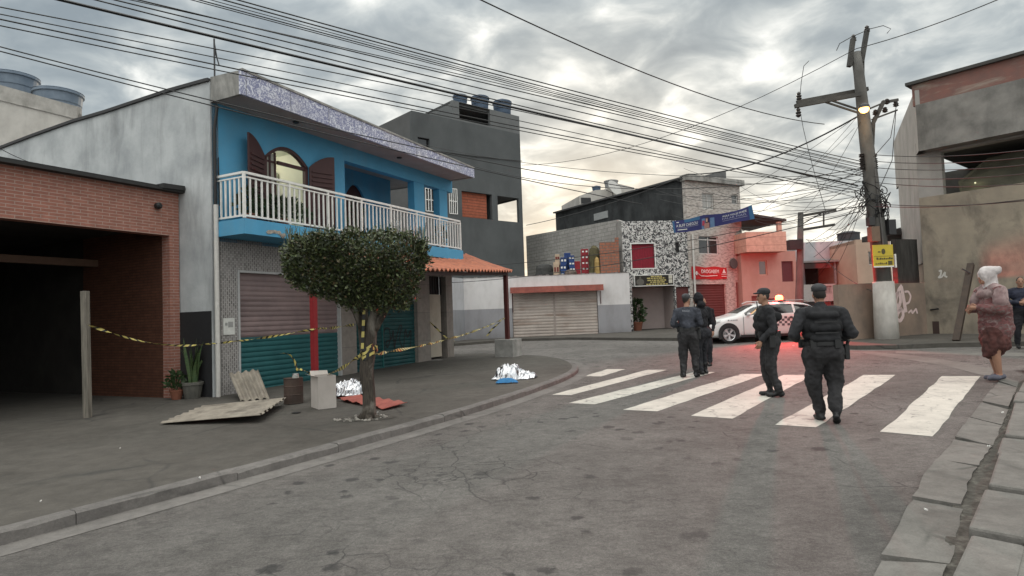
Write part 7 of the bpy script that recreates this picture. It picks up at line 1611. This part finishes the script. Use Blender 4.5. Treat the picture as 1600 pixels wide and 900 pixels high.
bm.faces.ensure_lookup_table(); GLS = glassm('car_glass', (.015,.016,.018), .06)
for k, idx in sets.items():
    vm = {}; mb = MB()
    for i in idx:
        q = []
        for v in bm.faces[i].verts:
            if v.index not in vm: vm[v.index] = len(mb.v); mb.v.append(tuple(v.co))
            q.append(vm[v.index])
        mb.f.append(q); mb.m.append(0)
    if mb.f: mb.build(k.rstrip('012'), CARW if k == 'body' else GLS, CARH, smooth=True)
bm.free()
TYRE = flat('tyre_rubber', (.018,.018,.019), .85); RIM = flat('alloy_rim', (.55,.55,.56), .3, .9)
def wheel(x, side):
    y = .02 if side < 0 else 2*YC-.02; s = 1 if side < 0 else -1
    m_ = MB(); m_.lathe([(.20, 0), (.30, .0), (.325, .03), (.33, .1), (.325, .18), (.30, .2), (.2, .2)], (0, 0, 0), 32); w = m_.build('wheel', TYRE, CARH, smooth=False); w.matrix_local = T_((x, y-s*.03, .33)) @ Matrix.Rotation(-s*pi/2, 4, 'X')
    m_ = MB(); m_.lathe([(.205, .012), (.225, .0), (.232, .02), (.2, .05)], (0, 0, 0), 32)
    for k in range(5):
        a = 2*pi*k/5+.3
        for da in (-.13, .13): m_.bar((.03*cos(a), .03*sin(a), .02), (.21*cos(a+da), .21*sin(a+da), .015), .035, .03)
    m_.lathe([(.01, -.002), (.05, .0), (.055, .03)], (0, 0, 0), 14); r = m_.build('rim', RIM, w); r.location = (0, 0, -.012)
    m_ = MB(); m_.lathe([(.01, .06), (.2, .061), (.2, .09)], (0, 0, 0), 24); m_.build('brake_disc', BLACK, w)
    m_ = MB(); nn_ = 28; yy = -.006 if s > 0 else 2*YC+.006
    m_.add([(x+.385*cos(pi*i/nn_), yy, .36+.385*sin(pi*i/nn_)) for i in range(nn_+1)]+[(x-.385, yy, .17), (x+.385, yy, .17)], [tuple(range(nn_+1))+(nn_+1, nn_+2)]); m_.build('wheel_arch', BLACK, CARH)
for x in (0, 2.6):
    for s in (-1, 1): wheel(x, s)
LAMPG = flat('lamp_glass', (.62,.62,.60), .12); 
for s in (-1, 1):
    yn = YC+s*.80; m_ = MB(); P = [(-.80, YC+s*.62, .69), (-.74, YC+s*.735, .67), (-.30, YC+s*.868, .80), (-.25, YC+s*.855, .86), (-.62, YC+s*.70, .80)]; off = Vec((-.02, s*.012, .012)); m_.add([Vec(p)+off for p in P], [(0, 1, 2, 3, 4)]); m_.add([Vec(p) for p in P], [(4, 3, 2, 1, 0)]); m_.build('headlight', LAMPG, CARH)
    m_ = MB(); m_.box(-.80, -.60, YC+s*.80-.03, YC+s*.80+.03, .36, .44); m_.build('fog_lamp', BLACK, CARH)
    m_ = MB(); P = [Vec((.70, YC+s*.90, 1.02))]; sphere(m_, (.72, YC+s*.97, 1.03), (.07, .10, .065)); m_.bar((.72, YC+s*.80, 1.0), (.72, YC+s*.95, 1.01), .05); m_.build('mirror', CARW, CARH, smooth=True)
    yy = YC+s*(.872)
    for x in (.55, 1.46, 2.46): m_ = MB(); m_.box(x-.006, x+.006, yy-.004, yy+.004, .32, .96); m_.build('door_seam', DARKMET, CARH)
    for x in (1.28, 2.28): m_ = MB(); m_.box(x-.09, x+.09, yy-.018, yy+.018, .84, .87); m_.build('door_handle', DARKMET, CARH)
    m_ = MB(); r_ = random.Random(3)
    for i in range(12):
        for j in range(4):
            if (i+j) % 2 == 0: x = 1.75+i*.10; m_.box(x, x+.098, yy-.003, yy+.003, .58+j*.085, .663+j*.085)
    m_.build('checker_marking', flat('dark_grey_decal', (.10,.10,.11), .5), CARH)
    m_ = MB(); 
    for x, w in ((-.02, .07), (.08, .05), (.15, .05), (.22, .05), (.29, .05)): m_.box(x, x+w*.75, yy-.001 if s > 0 else yy-.0, yy+.006 if s > 0 else yy-.006, .815, .86)
    m_.build('number_marking', flat('grey_decal', (.22,.22,.23), .5), CARH)
    m_ = MB(); m_.box(.45, 2.2, yy-.006, yy+.006, .21, .30); m_.build('sill', BLACK, CARH)
m_ = MB(); m_.box(-.885, -.80, YC-.5, YC+.5, .34, .50); m_.build('grille', BLACK, CARH)
m_ = MB(); m_.box(-.90, -.86, YC-.25, YC+.25, .53, .64); m_.build('number_plate', flat('plate_grey', (.5,.5,.5), .5), CARH)
for s in (-1, 1): m_ = MB(); m_.box(3.33, 3.44, YC+s*.68-.1, YC+s*.68+.1, .78, 1.02); m_.build('tail_lamp', flat('red_lens', (.25,.01,.01), .2), CARH)
for s in (-1, 1): m_ = MB(); m_.tube([(1.1, YC+s*.60, 1.42), (1.3, YC+s*.61, 1.50), (2.9, YC+s*.60, 1.49), (3.1, YC+s*.58, 1.40)], .018, 6); m_.build('roof_rail', flat('silver_rail', (.5,.5,.5), .3, .8), CARH)
lbx = loc(CMx, 1211, 470, YC)[0]
lbm = MB(); lbm.box(lbx-.12, lbx+.12, YC-.62, YC+.62, 1.47, 1.52); lb_ = lbm.build('light_bar', BLACK, CARH, bevel=.01)
REDG = emit('red_beacon_glow', (1, .045, .03), 30)
lbm = MB(); lbm.lathe([(.13, 1.521), (.14, 1.60), (.11, 1.68), (.03, 1.70)], (lbx, YC-.35, 0), 16); lbm.build('beacon', emit('red_beacon_core', (1, .07, .025), 22), lb_, smooth=True)
lbm = MB(); lbm.box(lbx-.1, lbx+.1, YC-.2, YC+.58, 1.521, 1.60); lbm.build('beacon', flat('dark_red_lens', (.20,.008,.01), .2), lb_, bevel=.02)
for k_, (dr3, cone, en) in enumerate((((.42, 1, .05), 42, 3600), ((1, -1.0, -.28), 50, 3200), ((-.1, -1, -.30), 110, 2000))):
    rlt = bpy.data.lights.new('red_beacon', 'SPOT'); rlt.energy = en; rlt.color = (1, .03, .025); rlt.shadow_soft_size = .1; rlt.spot_size = radians(cone); rlt.spot_blend = .6
    ro = bpy.data.objects.new('red_beacon_light', rlt); C.objects.link(ro); ro.parent = CARH; ro.location = (lbx, YC-.35, 1.85); ro.rotation_euler = Vec(dr3).to_track_quat('-Z', 'Y').to_euler()
